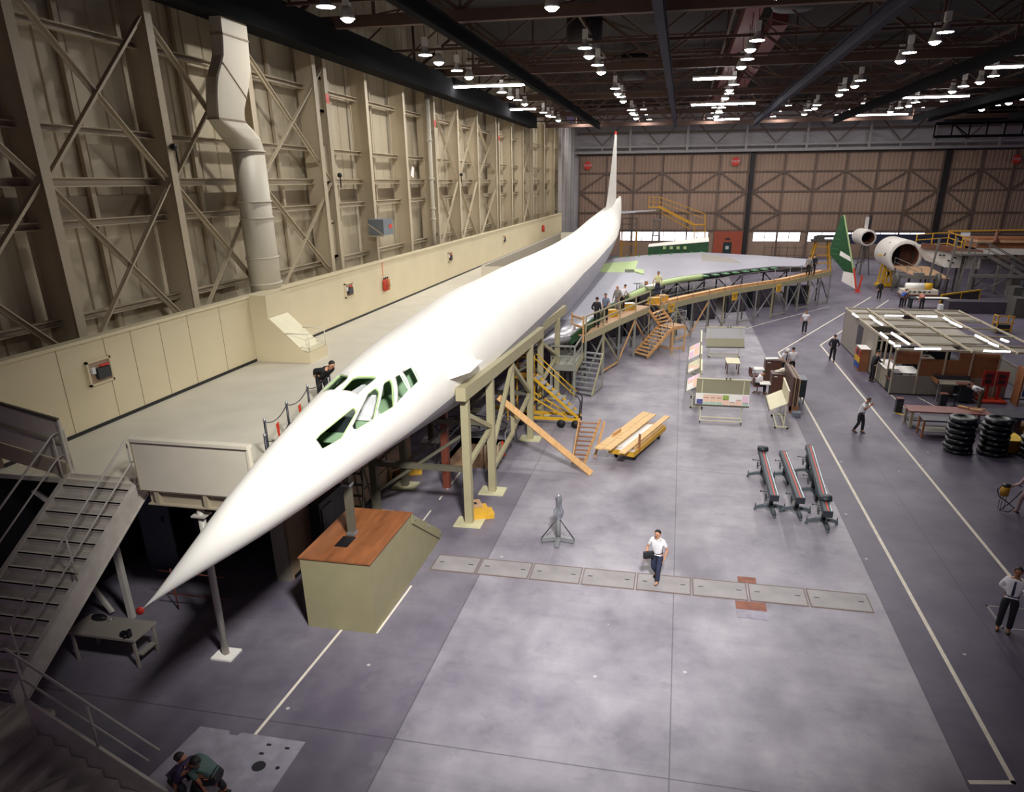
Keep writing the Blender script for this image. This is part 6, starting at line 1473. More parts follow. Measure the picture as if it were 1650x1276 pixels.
MB().prism([(c1.x - 1.2, 83.8, 2.55), (c1.x + 2.2, 83.8, 2.55), (c1.x + 3.4, 80.5, 1.75), (c1.x + .6, 80.5, 1.75)], (0, 0, -.1)).build('deck', M['plywood_pink'], t)
for x, y, z in ((c1.x - 1, 83.5, 2.4), (c1.x + 2.1, 83.5, 2.4), (c1.x + 3.3, 80.7, 1.7), (c1.x + .8, 80.7, 1.7)): MB().bar((x, y, 0), (x, y, z), .14).build('leg', M['scaff_dark'], t)
b = MB(); a, c_ = V((c1.x - 1.1, 83.8, 3.4)), V((c1.x + .7, 80.5, 2.6)); b.bar(a, c_, .05).bar(a - V((0, 0, .45)), c_ - V((0, 0, .45)), .05)
for f in (0, .5, 1): b.bar(a.lerp(c_, f), a.lerp(c_, f) - V((0, 0, .9)), .05)
b.build('guard_rail', M['scaff_grey'], t)
t = thing('lift_stand', 'yellow lattice lift stand on a flat yellow base behind the dark-suited man', 'stand', (22.6, 87.5, 0))
B(21.6, 23.5, 86.8, 88.4, .05, .3).build('base', M['safety_yellow'], t)
for x in (21.9, 22.5, 23.2):
    for y in (87, 88.2): MB().bar((x, y, .3), (x if x != 21.9 else 22.1, y, 3.2 if x < 23 else 2.4), .16).build('upright', M['safety_yellow'], t)
for a, c_ in (((21.9, 87, .4), (23.2, 87, 2.3)), ((23.2, 87, .4), (22, 87, 2.3)), ((21.8, 87, 2.4), (23.4, 87, 2.4)), ((21.2, 87, 3.3), (22.8, 87, 3.3))): MB().bar(a, c_, .16).build('brace', M['safety_yellow'], t)
t = thing('engine_cart', 'dark wheeled cart carrying a white cylinder with a yellow band', 'cart', (23.6, 79.2, 0))
B(21.9, 25.2, 78.6, 80.2, .35, .8).build('bed', M['floor_paint'], t); B(21.9, 25.2, 78.6, 80.2, .25, .36).build('skirt', M['redwood'], t)
MB().sh().cyl((22.3, 79.2, 1.1), (24.0, 79.2, 1.1), .32, n=16).build('drum', M['white_paint'], t); MB().sh().cyl((24.0, 79.2, 1.1), (24.7, 79.2, 1.1), .325, n=16).build('band', M['safety_yellow'], t)
for x in (21.7, 25.2): MB().sh().lathe([(.4, -.15), (.75, -.15), (.78, 0), (.75, .15), (.4, .15)], n=20).build('big_wheel', M['scaff_dark'], t, local=True); 
for o, x in zip([o for o in kids(t) if o.name.startswith('big_wheel')], (21.6, 25.4)): o.location = (x - 23.6, .9, 1.5); o.rotation_euler = (0, PI / 2, 0)
MB().bar((21.8, 80.1, 1.9), (25.2, 80.1, 1.9), .2, .3).build('rear_beam', M['scaff_grey'], t); B(23.1, 24.0, 79.7, 80.3, 1.7, 2.3).build('control_box', M['scaff_grey'], t)
for k in range(5): MB().cbox((22.6 + .45 * k, 78.58, .62), .18, .06, .12).build('vent', M['black_base'], t)
t = thing('parts_table', 'dark table strewn with white papers behind the open-topped office', 'table', (22.6, 72.6, 0))
B(21.0, 24.4, 72.0, 73.2, .82, .9).build('table_top', M['dark_box'], t); B(21.6, 24.2, 72.2, 73.0, .9, .93).build('papers', M['paper'], t)
for x in (21.1, 24.3): B(x - .06, x + .06, 72.1, 73.1, 0, .82).build('leg', M['dark_box'], t)
tag(B(23.2, 24.4, 71.2, 71.9, 0, .5).build('paper_box', M['board_white']), 'pale box on the floor at the end of the dark table behind the office', 'box')
t = thing('safety_barrier', 'low dark barrier with an orange top rail in front of the tall scaffold', 'barrier', (26, 76, 0))
MB().bar((24.0, 73.8, 1.0), (28.6, 77.8, 1.0), .14, .14).build('top_rail', M['safety_yellow'], t); MB().bar((24.0, 73.8, .5), (28.6, 77.8, .5), .06, .9).build('mesh_panel', M['scaff_dark'], t)
for f in (0, .5, 1): MB().bar((24 + 4.6 * f, 73.8 + 4 * f, 0), (24 + 4.6 * f, 73.8 + 4 * f, 1.0), .12).build('post', M['safety_yellow'], t)
tag(B(23.5, 32, 70.0, 71.5, 0, 1.0).build('stone_wall_panel', M['locker_dark']), 'low dark screen behind the far corner of the open-topped office', 'screen')
# tall scaffold with stairs
t = thing('scaffold', 'tall grey scaffold with diagonal stairs and yellow rails beside the white shell', 'scaffold', (29, 81, 0))
for x in (24.6, 26.2, 27.5): MB().bar((x, 80.5, 0), (x + .4, 80.5, 5.6), .16).build('upright', M['scaff_grey'], t)
for x, y in ((28.3, 80), (28.3, 83), (31.8, 80), (31.8, 83), (35.5, 80), (39, 80)): MB().bar((x, y, 0), (x, y, 4.0 if x < 30 else 3.2), .26).build('upright', M['scaff_grey'], t)
B(27.0, 29.4, 79.8, 83.2, 4.0, 4.15).build('deck', M['scaff_grey'], t)
MB().bar((28.3, 79.9, 2.1), (36, 79.9, 2.1), .3, .3).build('ledger', M['scaff_grey'], t); MB().bar((28.3, 79.9, .1), (31.8, 79.9, 2.0), .1).bar((31.8, 79.9, .1), (28.3, 79.9, 2.0), .1).build('cross_brace', M['scaff_grey'], t)
for y in (79.9, 81.0):
    MB().bar((29.4, y, 4.0), (33.5, y, 1.9), .12, .32).build('stringer', M['scaff_grey'], t); MB().bar((29.4, y, 5.1), (33.5, y, 3.0), .08).bar((29.4, y, 4.6), (33.5, y, 2.5), .06).build('handrail', M['scaff_grey'], t)
for k in range(9): MB().cbox((29.5 + k * .45, 80.45, 3.95 - k * .23), .3, 1.1, .05).build('tread', M['scaff_grey'], t)
for x in (27.0, 28.2, 29.4): MB().bar((x, 79.9, 4.1), (x, 79.9, 5.2), .07).build('rail_post', M['scaff_grey'], t)
for z in (4.6, 5.2): MB().bar((27.0, 79.9, z), (29.4, 79.9, z), .06).build('handrail', M['scaff_grey'], t)
MB().bar((33.5, 79.9, 1.9), (37, 79.9, .1), .12, .3).bar((33.5, 81, 1.9), (37, 81, .1), .12, .3).build('stringer', M['scaff_grey'], t)
t = thing('guard_railing', 'orange-yellow railing on the far deck above the white shell', 'railing', (27, 86, 4.4))
b = MB(); R0 = [at(1478, 378, 'Y', 86), at(1530, 374, 'Y', 86), at(1552, 381, 'Y', 84), at(1562, 384, 'Y', 84)]
for z in (0, -.55, -1.1):
    for p, q in zip(R0[:-1], R0[1:]): b.bar(p + V((0, 0, z)), q + V((0, 0, z)), .08)
for p, q in zip(R0[:-1], R0[1:]):
    for f in (0, .5): b.bar(p.lerp(q, f), p.lerp(q, f) - V((0, 0, 1.6)), .09)
b.build('rails', M['machine_yellow'], t); 
MB().prism([R0[0] - V((0, 0, 1.6)), R0[1] - V((0, 0, 1.6)), R0[1] + V((0, 2.5, -1.6)), R0[0] + V((0, 2.5, -1.6))], (0, 0, -.12)).build('deck', M['plywood_pink'], t)
for p in R0[:3]: MB().bar(p - V((0, 0, 1.7)), V((p.x, p.y, 0)), .16).build('leg', M['scaff_dark'], t)
t = thing('cabin_mockup', 'long low wooden cabin mock-up with an orange rail at the frame edge', 'mock-up', (36, 86, 0))
P0, P1 = at(1575, 392, 'Y', 86), at(1660, 384, 'Y', 86)
B(P0.x, P0.x + 16, 86, 90, P0.z - .8, P0.z + .5).build('side_wall', M['lumber_dark'], t); B(P0.x, P0.x + 16, 85.9, 90, P0.z - 1.1, P0.z - .5).build('skirt', M['mock_white'], t); B(P0.x - .1, P0.x + 16, 85.6, 90.2, P0.z + .1, P0.z + .3).build('sill', M['plywood_pink'], t)
for k in range(5): MB().sh().lathe([(.5, 0), (.18, .25), (.12, 1.2)], (P0.x + 1.6 + 3.0 * k, 85.9, P0.z + .2), 12).build('cone_post', M['mock_brown'], t)
MB().bar((P0.x - 3, 85.9, P0.z + 1.2), (P0.x + 16, 85.9, P0.z + 1.6), .12).build('top_rail', M['machine_yellow'], t)
B(P0.x + 5.5, P0.x + 9.5, 85.5, 85.9, P0.z - 2.3, P0.z - .7).build('brown_panel', M['mock_brown'], t)
for k in range(5): MB().bar((P0.x + .5 + 3.4 * k, 86.3, 0), (P0.x + .5 + 3.4 * k, 86.3, P0.z - 1), .25).build('leg', M['scaff_dark'], t)
for k in range(4): MB().bar((P0.x + .5 + 3.4 * k, 86.2, .2), (P0.x + 3.9 + 3.4 * k, 86.2, P0.z - 1.2), .12).build('brace', M['scaff_dark'], t)
B(P0.x - 8, P0.x + 18, 112, 112.3, 2.6, 3.9).build('blue_screen', M['cloth_navy']); tag(bpy.data.objects['blue_screen'], 'long dark blue screen before the hangar door behind the mock-up', 'screen')
for k in range(9): MB().bar((P0.x - 8 + k * 3.2, 112.15, 0), (P0.x - 8 + k * 3.2, 112.15, 2.6), .1).build('post', M['scaff_dark'], bpy.data.objects['blue_screen'])
tag(MB().cbox(at(1556, 376, 'Y', 86), .9, .05, .6).build('notice_board', M['board_white']), 'small pale notice board raised above the orange railing', 'notice')
bpy.data.objects['notice_board'].location
MB().bar(at(1556, 380, 'Y', 86), at(1556, 394, 'Y', 86), .08).build('post', M['scaff_grey'], bpy.data.objects['notice_board'])
t = thing('yellow_trolley', 'yellow hand trolley frame beyond the far corner of the office', 'trolley', (21.5, 58.5, 0))
c2 = fl(1612, 536)
for x, y in ((-.5, -.4), (.5, -.4), (-.5, .4), (.5, .4)): MB().bar((c2.x + x, c2.y + y, .1), (c2.x + x, c2.y + y, 1.3), .08).build('upright', M['machine_yellow'], t)
for z in (.3, .8, 1.3): MB().bar((c2.x - .6, c2.y - .4, z), (c2.x + .6, c2.y - .4, z), .07).bar((c2.x - .5, c2.y - .4, z), (c2.x - .5, c2.y + .4, z), .07).build('rail', M['machine_yellow'], t)
MB().cbox((c2.x, c2.y, .4), .9, .7, .5).build('load', M['dark_box'], t)
for k in range(3):
    p = fl(1640 + 4 * k, 470 + 20 * k); t = thing('machine', 'dark machine in the gloom at the frame edge, ' + ['by the scaffold stair foot', 'middle of three', 'closest to the office corner'][k], 'machine', p, 'dark machines by the scaffold')
    MB().cbox(p + V((0, 0, .8)), 2.2, 1.6, 1.6).build('body', M['scaff_dark'], t); MB().cbox(p + V((.2, 0, 1.85)), 1.0, .8, .5).build('head', M['dark_box'], t)
# ================================================================== PEOPLE
def skinmesh(verts, edges, root=0, sub=1):
    """a continuous surface grown round a jointed skeleton"""
    me = bpy.data.meshes.new('t'); me.from_pydata([v[:3] for v in verts], edges, [])
    o = bpy.data.objects.new('t', me); C.objects.link(o)
    o.modifiers.new('s', 'SKIN').use_smooth_shade = True
    for i, v in enumerate(verts):
        r = v[3]; me.skin_vertices[0].data[i].radius = (r, r) if not isinstance(r, tuple) else r
        me.skin_vertices[0].data[i].use_root = (i == root)
    sm = o.modifiers.new('u', 'SUBSURF'); sm.levels = sm.render_levels = sub
    bpy.context.view_layer.update(); dg = bpy.context.evaluated_depsgraph_get()
    out = bpy.data.meshes.new_from_object(o.evaluated_get(dg), depsgraph=dg)
    bpy.data.objects.remove(o, do_unlink=True); bpy.data.meshes.remove(me)
    return out
def link(name, me, m_, parent, label=None):
    o = bpy.data.objects.new(name, me); C.objects.link(o); o.parent = parent
    me.materials.clear(); me.materials.append(M[m_])
    for p in me.polygons: p.use_smooth = True
    return o
UP = V((0, 0, 1))
def person(label, loc, rz, shirt='shirt_white', trousers='cloth_navy', hair='hair_black', skin='skin', sleeves='short', pose=None, s=1.0, tie=None, hat=None, bald=False, jacket=False, shoes='shoe', hair_long=False):
    P = dict(pelvis=(0, 0, .95), lean=0, twist=0, head=0, turn=0,
             armL=((-.06, -.03, -.28), (-.05, .06, -.52)), armR=((.06, -.03, -.28), (.05, .06, -.52)),
             legL=((-.015, .03, -.42), (-.02, .0, -.85)), legR=((.015, .03, -.42), (.02, .0, -.85)), toe=0, side=0)
    P.update(pose or {})
    t = thing('person', label, 'person', loc, rz=rz); t.scale = (s, s, s)
    pv = V(P['pelvis']); R_ = Matrix.Rotation(-math.radians(P['lean']), 3, 'X') @ Matrix.Rotation(math.radians(P['side']), 3, 'Y') @ Matrix.Rotation(math.radians(P['twist']), 3, 'Z')
    def up(x, y, z): return pv + R_ @ V((x, y, z))
    waist = up(0, .0, .16); chest = up(0, -.005, .36); nb = up(0, -.01, .50); neck = up(0, .005, .56)
    HR = R_ @ Matrix.Rotation(math.radians(P['turn']), 3, 'Z') @ Matrix.Rotation(-math.radians(P['head']), 3, 'X')
    hc = neck + HR @ V((0, .025, .125))
    J = {}
    for sd, k in ((-1, 'L'), (1, 'R')):
        sh_ = up(sd * .175, -.01, .45); e, w = P['arm' + k]; e = V(e); w = V(w)
        J['sh' + k] = sh_; J['el' + k] = sh_ + R_ @ e; J['wr' + k] = sh_ + R_ @ w
        hp = pv + V((sd * .095, 0, -.04)); kn, an = P['leg' + k]
        J['hp' + k] = hp; J['kn' + k] = hp + V(kn); J['an' + k] = hp + V(an)
    # --- body: one continuous surface with hands
    vs = [(*pv, .12), (*waist, .12), (*chest, .135), (*nb, .075), (*neck, .058), (*(hc + HR @ V((0, -.015, -.04))), .078), (*(hc + HR @ V((0, -.01, .045))), .092), (*(hc + HR @ V((0, -.012, .1))), .05)]
    es = [(0, 1), (1, 2), (2, 3), (3, 4), (4, 5), (5, 6), (6, 7)]
    for k in 'LR':
        b = len(vs); el, wr, sh_ = J['el' + k], J['wr' + k], J['sh' + k]; d = (wr - el).normalized(); fw = HR @ V((0, 1, 0))
        side = d.cross(V((1 if k == 'R' else -1, 0, 0)));
        if side.length < .2: side = d.cross(UP)
        side.normalize(); nn = d.cross(side).normalized()
        vs += [(*sh_, .062), (*sh_.lerp(el, .5), .05), (*el, .043), (*el.lerp(wr, .45), .04), (*wr, .029), (*(wr + d * .055), .036)]
        es += [(2, b), (b, b + 1), (b + 1, b + 2), (b + 2, b + 3), (b + 3, b + 4), (b + 4, b + 5)]
        cu = nn * .3
        for q, (off, L1) in enumerate(((-.03, .068), (-.01, .078), (.011, .072), (.031, .056))):
            f0 = wr + d * .09 + side * off; c_ = len(vs)
            vs += [(*f0, .012), (*(f0 + (d + cu).normalized() * L1 * .55), .0105), (*(f0 + (d + cu).normalized() * L1 * .55 + (d + cu * 2.6).normalized() * L1 * .45), .009)]
            es += [(b + 5, c_), (c_, c_ + 1), (c_ + 1, c_ + 2)]
        c_ = len(vs); tb0 = wr + d * .04 - side * .034
        vs += [(*tb0, .014), (*(tb0 + (d * .8 - side * .75).normalized() * .036), .011), (*(tb0 + (d * .8 - side * .75).normalized() * .036 + (d - side * .1 + cu).normalized() * .028), .0095)]
        es += [(b + 5, c_), (c_, c_ + 1), (c_ + 1, c_ + 2)]
        b = len(vs); hp, kn, an = J['hp' + k], J['kn' + k], J['an' + k]
        ft = V((an.x, an.y + .15, max(an.z - .05, .03))) if P['toe'] == 0 else an + V((0, .13, -.08))
        vs += [(*hp, .085), (*hp.lerp(kn, .5), .078), (*kn, .058), (*kn.lerp(an, .35), .058), (*an, .042), (*ft, .035)]
        es += [(0, b), (b, b + 1), (b + 1, b + 2), (b + 2, b + 3), (b + 3, b + 4), (b + 4, b + 5)]
        J['ft' + k] = ft
    me = skinmesh(vs, es)
    ft_ = MB().sh()
    ft_.loft([[hc + HR @ V((x * .5, .082, .03)) for x in (-.012, .012)] + [hc + HR @ V((.004, .086, .03))], [hc + HR @ V((-.018, .09, -.02)), hc + HR @ V((.018, .09, -.02)), hc + HR @ V((0, .118, -.016))], [hc + HR @ V((-.012, .085, -.03)), hc + HR @ V((.012, .085, -.03)), hc + HR @ V((0, .09, -.032))]])
    for sx in (-1, 1): ft_.ball(hc + HR @ V((sx * .088, -.005, .0)), .012, .026, .034, 8, 6, HR)
    bm = bmesh.new(); bm.from_mesh(me); tmp = bpy.data.meshes.new('f'); tmp.from_pydata(ft_.v, [], ft_.f); bm.from_mesh(tmp); bmesh.ops.recalc_face_normals(bm, faces=bm.faces); bm.to_mesh(me); bm.free(); bpy.data.meshes.remove(tmp)
    link('body', me, skin, t)
    b = MB().sh()
    for sx in (-1, 1): b.ball(hc + HR @ V((sx * .033, .078, .018)), .012, .008, .009, 8, 6, HR)
    b.build('eyes', M['ink'], t, local=True)
    b = MB().sh(); b.ball(hc + HR @ V((0, .086, -.056)), .024, .008, .008, 8, 6, HR); b.build('mouth', M['chair_brown'], t, local=True)
    # --- hair or hat
    if not bald:
        b = MB().sh(); rings = []
        for i in range(7):
            ph = -.25 + (PI / 2 + .25) * i / 6 if not hair_long else -.7 + (PI / 2 + .7) * i / 6
            ring = []
            for j in range(16):
                a = 2 * PI * j / 16; front = math.sin(a); p_ = ph
                if front > .25: p_ = max(ph, .62 + .2 * front)
                ring.append(hc + HR @ V((.098 * math.cos(p_) * math.cos(a), -.014 + .108 * math.cos(p_) * math.sin(a), .03 + .108 * math.sin(p_))))
            rings.append(ring)
        b.loft(rings); b.build('hair', M[hair], t, local=True)
    else:
        b = MB().sh(); b.loft([[hc + HR @ V((.094 * math.cos(a), -.012 + .1 * math.sin(a), z)) for a in [PI + PI * j / 10 for j in range(11)]] + [hc + HR @ V((.085 * math.cos(a), -.01 + .09 * math.sin(a), z)) for a in [2 * PI - PI * j / 10 for j in range(11)]] for z in (-.03, .035)]); b.build('hair', M[hair], t, local=True)
    if hat:
        b = MB().sh(); b.lathe([(.125, .055), (.13, .065), (.112, .07), (.105, .12), (.075, .165), (0, .18)], (0, 0, 0), 18, False); b.v = [tuple(hc + HR @ (V(p) + V((0, .0, -.005)))) for p in b.v]; b.build('hard_hat', M[hat], t, local=True)
    # --- shirt or jacket
    ext = .018 if not jacket else .034
    vs = [(*(pv + R_ @ V((0, 0, .02 if not jacket else -.14))), (.14 if not jacket else .15)), (*waist, .128 + ext), (*chest, .146 + ext), (*up(0, -.01, .47), .105 + ext * .5), (*up(0, -.01, .53), .064)]
    es = [(0, 1), (1, 2), (2, 3), (3, 4)]
    for k in 'LR':
        b_ = len(vs); el, wr, sh_ = J['el' + k], J['wr' + k], J['sh' + k]
        if sleeves == 'short': vs += [(*sh_, .08 + ext * .4), (*sh_.lerp(el, .5), .068), (*sh_.lerp(el, .78), .066)]; es += [(2, b_), (b_, b_ + 1), (b_ + 1, b_ + 2)]
        else: vs += [(*sh_, .08 + ext * .4), (*sh_.lerp(el, .5), .066), (*el, .06), (*el.lerp(wr, .5), .054), (*el.lerp(wr, .93), .044)]; es += [(2, b_), (b_, b_ + 1), (b_ + 1, b_ + 2), (b_ + 2, b_ + 3), (b_ + 3, b_ + 4)]
    link('jacket' if jacket else 'shirt', skinmesh(vs, es, 1), shirt, t)
    # --- trousers
    vs = [(*(pv + R_ @ V((0, 0, .07))), .135), (*(pv - V((0, 0, .03))), .13)]; es = [(0, 1)]
    for k in 'LR':
        b_ = len(vs); hp, kn, an = J['hp' + k], J['kn' + k], J['an' + k]
        vs += [(*hp, .112), (*hp.lerp(kn, .5), .096), (*kn, .08), (*kn.lerp(an, .5), .075), (*kn.lerp(an, .95), .072)]; es += [(1, b_), (b_, b_ + 1), (b_ + 1, b_ + 2), (b_ + 2, b_ + 3), (b_ + 3, b_ + 4)]
    link('trousers', skinmesh(vs, es, 1), trousers, t)
    for k in 'LR':
        an, ft = J['an' + k], J['ft' + k]; d = (ft - an); d.z *= .6; d.normalize()
        c_ = an.lerp(ft, .45) - V((0, 0, .02)); sd = V((d.y, -d.x, 0)).normalized(); u_ = sd.cross(d)
        MB().sh().loft([[c_ + d * a + (sd * math.cos(q * PI / 5) * w + u_ * (math.sin(q * PI / 5) * h + h - .055)) for q in range(10)] for a, w, h in ((-.14, .02, .02), (-.13, .036, .04), (-.05, .042, .048), (.05, .046, .036), (.12, .04, .026), (.15, .018, .014))]).build('shoe', M[shoes], t, local=True)
    if tie:
        f = lambda x, z, o: chest + R_ @ V((x, .165 + ext * .7 + o, z))
        MB().prism([f(-.02, .12, -.05), f(.02, .12, -.05), f(.035, -.22, -.01), f(0, -.27, -.01), f(-.035, -.22, -.01)], R_ @ V((0, .012, 0))).build('tie', M[tie], t, local=True)
    if not jacket:
        MB().sh().tube([pv + R_ @ V((.15 * math.cos(a), .128 * math.sin(a), .06)) for a in [2 * PI * j / 16 for j in range(16)]], .014, 6, True).build('belt', M['black_base'], t, local=True)
    return t
def face(dx, dy): return math.atan2(-dx, dy)
BACK = dict(armL=((-.1, -.1, -.25), (.1, -.2, -.42)), armR=((.1, -.1, -.25), (-.08, -.21, -.44)))
WALK = dict(legL=((-.01, .15, -.39), (-.01, .17, -.81)), legR=((.01, .02, -.42), (.01, -.28, -.74)), pelvis=(0, 0, .9), armL=((-.08, -.14, -.25), (-.06, -.16, -.5)), armR=((.07, .06, -.27), (.02, .26, -.44)))
person('man walking over the trench covers in a white shirt and navy trousers', (-.02, 18.98, 0), face(-.35, -.93), 'shirt_white', 'cloth_navy', 'hair_black', 'skin', 'short', dict(WALK, lean=9, head=-8, armR=((.12, .05, -.26), (.1, .25, -.46)), armL=((-.1, -.04, -.27), (-.07, .1, -.5))), 1.0)
t = thing('satchel', 'dark satchel swinging at the hip of the man on the trench covers', 'bag', (-.28, 18.84, .8))
MB().cbox((-.28, 18.84, .9), .3, .1, .2, .4).build('pouch', M['black_base'], t); MB().cbox((-.28, 18.79, .95), .26, .02, .1, .4).build('flap', M['dark_box'], t)
person('man in white shirt and dark tie, hands behind his back, by the aisle line', (8.95, 18.1, 0), face(-.42, -.9), 'shirt_white', 'cloth_dark', 'hair_black', 'skin_dark', 'long', dict(BACK, head=-4, turn=0), 1.06, tie='cloth_navy')
person('man in a white shirt leaning forward as he walks down the aisle', (8.75, 34.3, 0), face(.75, -.65), 'shirt_white', 'cloth_dark', 'hair_brown', 'skin_dark', 'short', dict(lean=16, head=5, side=-8, armR=((.1, .2, -.12), (.02, .3, .12)), armL=((-.14, -.04, -.25), (-.12, .04, -.5)), legL=((-.01, .12, -.4), (-.01, .12, -.82)), legR=((.01, .02, -.42), (.01, -.18, -.8))))
person('man in a dark suit seen from behind where the white lines bend', (10.2, 49.05, 0), face(.25, .95), 'cloth_dark', 'cloth_dark', 'hair_brown', 'skin', 'long', dict(armR=((.14, -.05, -.25), (.06, .12, -.4)), armL=((-.12, -.06, -.25), (-.02, .1, -.42)), legL=((-.02, .05, -.42), (-.05, .1, -.85)), legR=((.01, -.02, -.42), (.03, -.08, -.85))), 1.0, jacket=True)
person('man in a white shirt strolling between the walkway and the white line', (9.85, 58.5, 0), face(-.3, -.95), 'shirt_white', 'cloth_dark', 'hair_brown', 'skin', 'short', dict(legL=((-.02, .1, -.42), (-.03, .12, -.84)), armL=((-.12, 0, -.26), (-.14, .1, -.5)), armR=((.12, 0, -.26), (.16, .1, -.48))))
person('man in dark clothes standing in front of the yellow lift stand', (19.45, 77.0, 0), face(0.1, -1), 'cloth_dark', 'cloth_black', 'hair_black', 'skin', 'long', dict(armR=((.14, 0, -.25), (.1, .15, -.42))), 1.05, jacket=True)
SIT = dict(pelvis=(0, 0, .56), legL=((-.03, .42, -.02), (-.03, .44, -.46)), legR=((.03, .42, -.02), (.04, .4, -.46)), lean=22, head=20, armL=((-.04, .12, -.25), (.03, .4, -.2)), armR=((.04, .12, -.25), (-.03, .42, -.2)))
person('man in a white shirt sitting and writing at the nearer brown cabinet', (4.72, 40.4, 0), face(.98, .1), 'shirt_white', 'cloth_black', 'hair_black', 'skin', 'short', SIT)
person('man in a white hard hat and tie behind the farther brown cabinet', (6.62, 44.5, 0), face(.35, -.93), 'shirt_white', 'cloth_dark', 'hair_brown', 'skin', 'short', dict(lean=12, head=20, armR=((.1, .1, -.24), (.0, .3, -.3))), 1.0, tie='cloth_dark', hat='hat_white')
person('man in a white shirt with his back turned beside the man in the hard hat', (7.08, 44.6, 0), face(-.15, 1), 'shirt_white', 'cloth_black', 'hair_black', 'skin', 'long', dict(armL=((-.14, .05, -.24), (-.02, .2, -.36)), armR=((.14, .05, -.24), (.02, .2, -.36)), lean=6))
person('man in a dark suit leaning on the office counter', (11.5, 44.2, 0), face(.95, .25), 'cloth_dark', 'cloth_dark', 'hair_black', 'skin', 'long', dict(lean=14, armL=((-.03, .18, -.2), (.0, .4, -.22)), armR=((.03, .18, -.2), (0, .4, -.22))), 1.06, jacket=True)
person('fair-haired clerk in white seated behind the office counter', (13.0, 45.5, 0), face(-.9, -.5), 'shirt_white', 'cloth_dark', 'hair_grey', 'skin', 'short', SIT, 1.05)
BEND = dict(lean=72, head=-20, pelvis=(0, -.1, .92), armL=((-.02, .1, -.26), (.02, .25, -.48)), armR=((.02, .1, -.26), (-.02, .25, -.48)))
person('man in a white shirt bent double beside the red tool rack', (15.5, 39.4, 0), face(-.95, .2), 'shirt_white', 'cloth_olive', 'hair_black', 'skin', 'short', BEND)
person('worker in pale pink overalls beside the yellow spray pot', (12.45, 25.9, 0), face(-.2, .98), 'cloth_pink', 'cloth_pink', 'hair_brown', 'skin_dark', 'long', dict(WALK, lean=10, armL=((-.1, .1, -.24), (-.15, .3, -.34)), legR=((.02, -.05, -.42), (.1, -.25, -.8))), 1.03)
def onw(px, py): return fl(px, py, DZ)
person('man in a dark suit standing with his back turned on the plank walkway', onw(961, 527), face(.1, 1), 'cloth_dark', 'cloth_black', 'hair_black', 'skin', 'long', dict(armL=((-.13, .0, -.26), (-.03, .14, -.42)), turn=15), 1.0, jacket=True)
person('man in a blue-grey shirt facing the suited man on the walkway', onw(975, 519), face(-.4, -.9), 'shirt_blue', 'cloth_black', 'hair_black', 'skin', 'short', dict(head=14, armL=((-.1, .04, -.26), (-.05, .2, -.46))))
person('bald man in grey overalls standing by the dark green wing edge', onw(994, 505), face(-.5, -.85), 'cloth_grey', 'cloth_grey', 'hair_grey', 'skin', 'long', dict(head=10, armL=((-.16, .0, -.24), (-.06, .12, -.38)), armR=((.12, 0, -.27), (.14, .06, -.52))), 1.03, bald=True)
person('dark-haired man in a white shirt half hidden behind the bald man', onw(1002, 501), face(.6, .8), 'shirt_white', 'cloth_black', 'hair_black', 'skin', 'short', dict(lean=16, head=15, armR=((.04, .2, -.2), (.0, .4, -.3))))
person('man in a yellow shirt standing on a yellow box above the wooden stairs', onw(1058, 487.5) + V((0, 0, .42)), face(.35, -.93), 'shirt_yellow', 'cloth_navy', 'hair_brown', 'skin', 'short', dict(head=18, armL=((-.12, .05, -.25), (.0, .2, -.42)), armR=((.14, .0, -.26), (.18, .1, -.5))))
for k, (px, py, c_, lab) in enumerate(((1301, 445, 'cloth_grey', 'man in grey with his back turned at the wing-tip end of the walkway'), (1309, 443, 'cloth_dark', 'man in dark clothes beside the grey-clad man at the wing-tip end'))):
    person(lab, onw(px, py), face(.2, 1), c_, 'cloth_black', 'hair_black', 'skin', 'long', dict(turn=20 - 40 * k), 1.04)
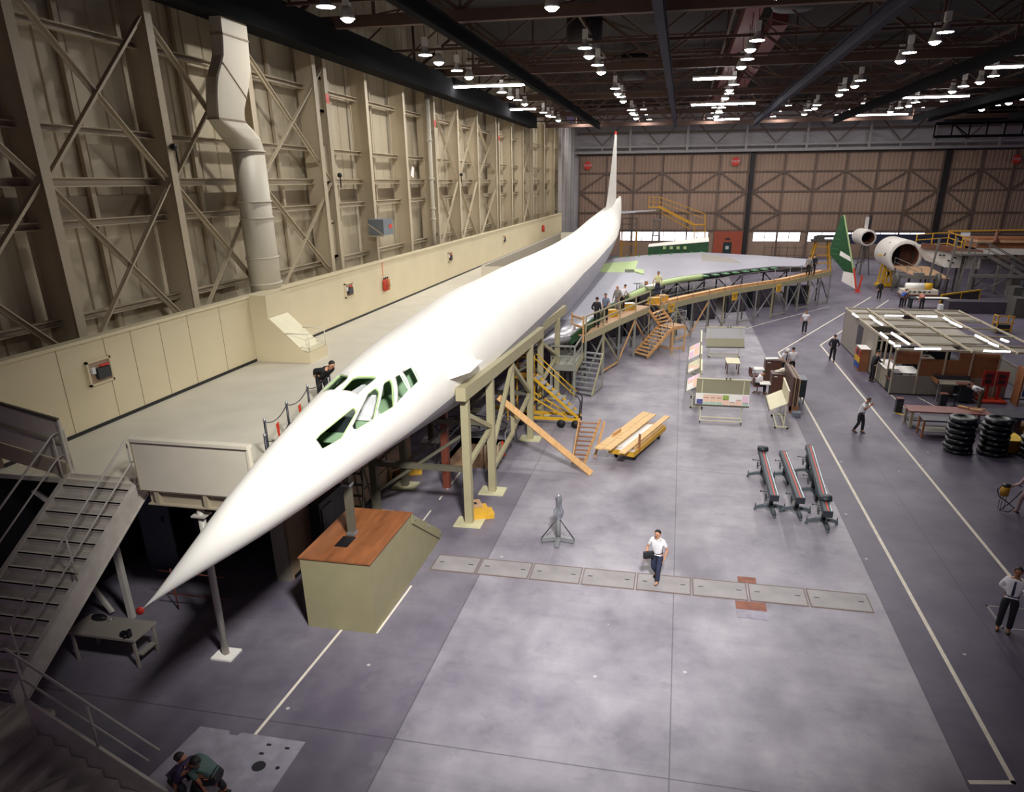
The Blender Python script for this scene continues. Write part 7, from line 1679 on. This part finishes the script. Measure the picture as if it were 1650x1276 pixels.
person('bespectacled man in a dark suit stooping to peer into the cockpit', (-10.52, 20.1, MZ), face(.9, -.42), 'cloth_black', 'cloth_black', 'hair_black', 'skin', 'long', dict(lean=60, head=-30, pelvis=(0, -.16, .88), armL=((-.05, .0, -.28), (-.02, .12, -.5)), armR=((.1, -.12, -.24), (.02, -.05, -.48)), legL=((-.02, .08, -.42), (-.02, .06, -.82)), legR=((.02, .02, -.42), (.03, -.06, -.82))), 1.05, jacket=True)
pm = [o for o in bpy.data.objects if o.name.startswith('person') and 'peer' in o.get('label', '')][0]
CR = dict(pelvis=(0, -.1, .42), lean=48, head=-5, legL=((-.08, .36, .05), (-.08, .06, -.32)), legR=((.1, .34, .05), (.1, .02, -.32)), armL=((-.03, .1, -.27), (.0, .3, -.42)), armR=((.05, .1, -.27), (.02, .3, -.42)))
person('dark-haired worker in a purple shirt crouching at the foot of the staircase', (-8.66, 8.95, 0), face(.95, -.1), 'cloth_purple', 'cloth_black', 'hair_black', 'skin_dark', 'short', dict(CR, pelvis=(0, 0, .6), legL=((-.08, .36, .0), (-.08, .1, -.5)), legR=((.1, .34, .0), (.1, .05, -.5))), 1.05)
person('worker in a grey-green shirt bent over facing the purple-shirted worker', (-7.95, 9.1, 0), face(-.97, -.1), 'cloth_teal', 'cloth_black', 'hair_black', 'skin_dark', 'short', dict(CR, lean=62, pelvis=(0, -.05, .62), legL=((-.08, .34, -.02), (-.08, .08, -.52)), legR=((.1, .3, -.04), (.1, .0, -.52))), 1.05)
for k, (x, y, c_, lab, hr) in enumerate(((20.35, 72.4, 'cloth_blue', 'worker in a blue shirt bending over the dark table behind the office', 'hair_black'), (20.75, 73.2, 'cloth_grey', 'white-haired worker in grey at the end of the dark table', 'hair_grey'), (21.7, 71.4, 'cloth_salmon', 'worker in a salmon shirt stooping at the dark table', 'hair_black'))):
    person(lab, (x, y, 0), face(.5 if k < 2 else -.1, .6 + .3 * k), c_, 'cloth_black', hr, 'skin', 'short', dict(lean=38 + 8 * k, head=5, pelvis=(0, -.1, .92), armL=((-.03, .12, -.25), (0, .3, -.4)), armR=((.03, .12, -.25), (0, .3, -.4))), 1.05)
# glasses of the peering man
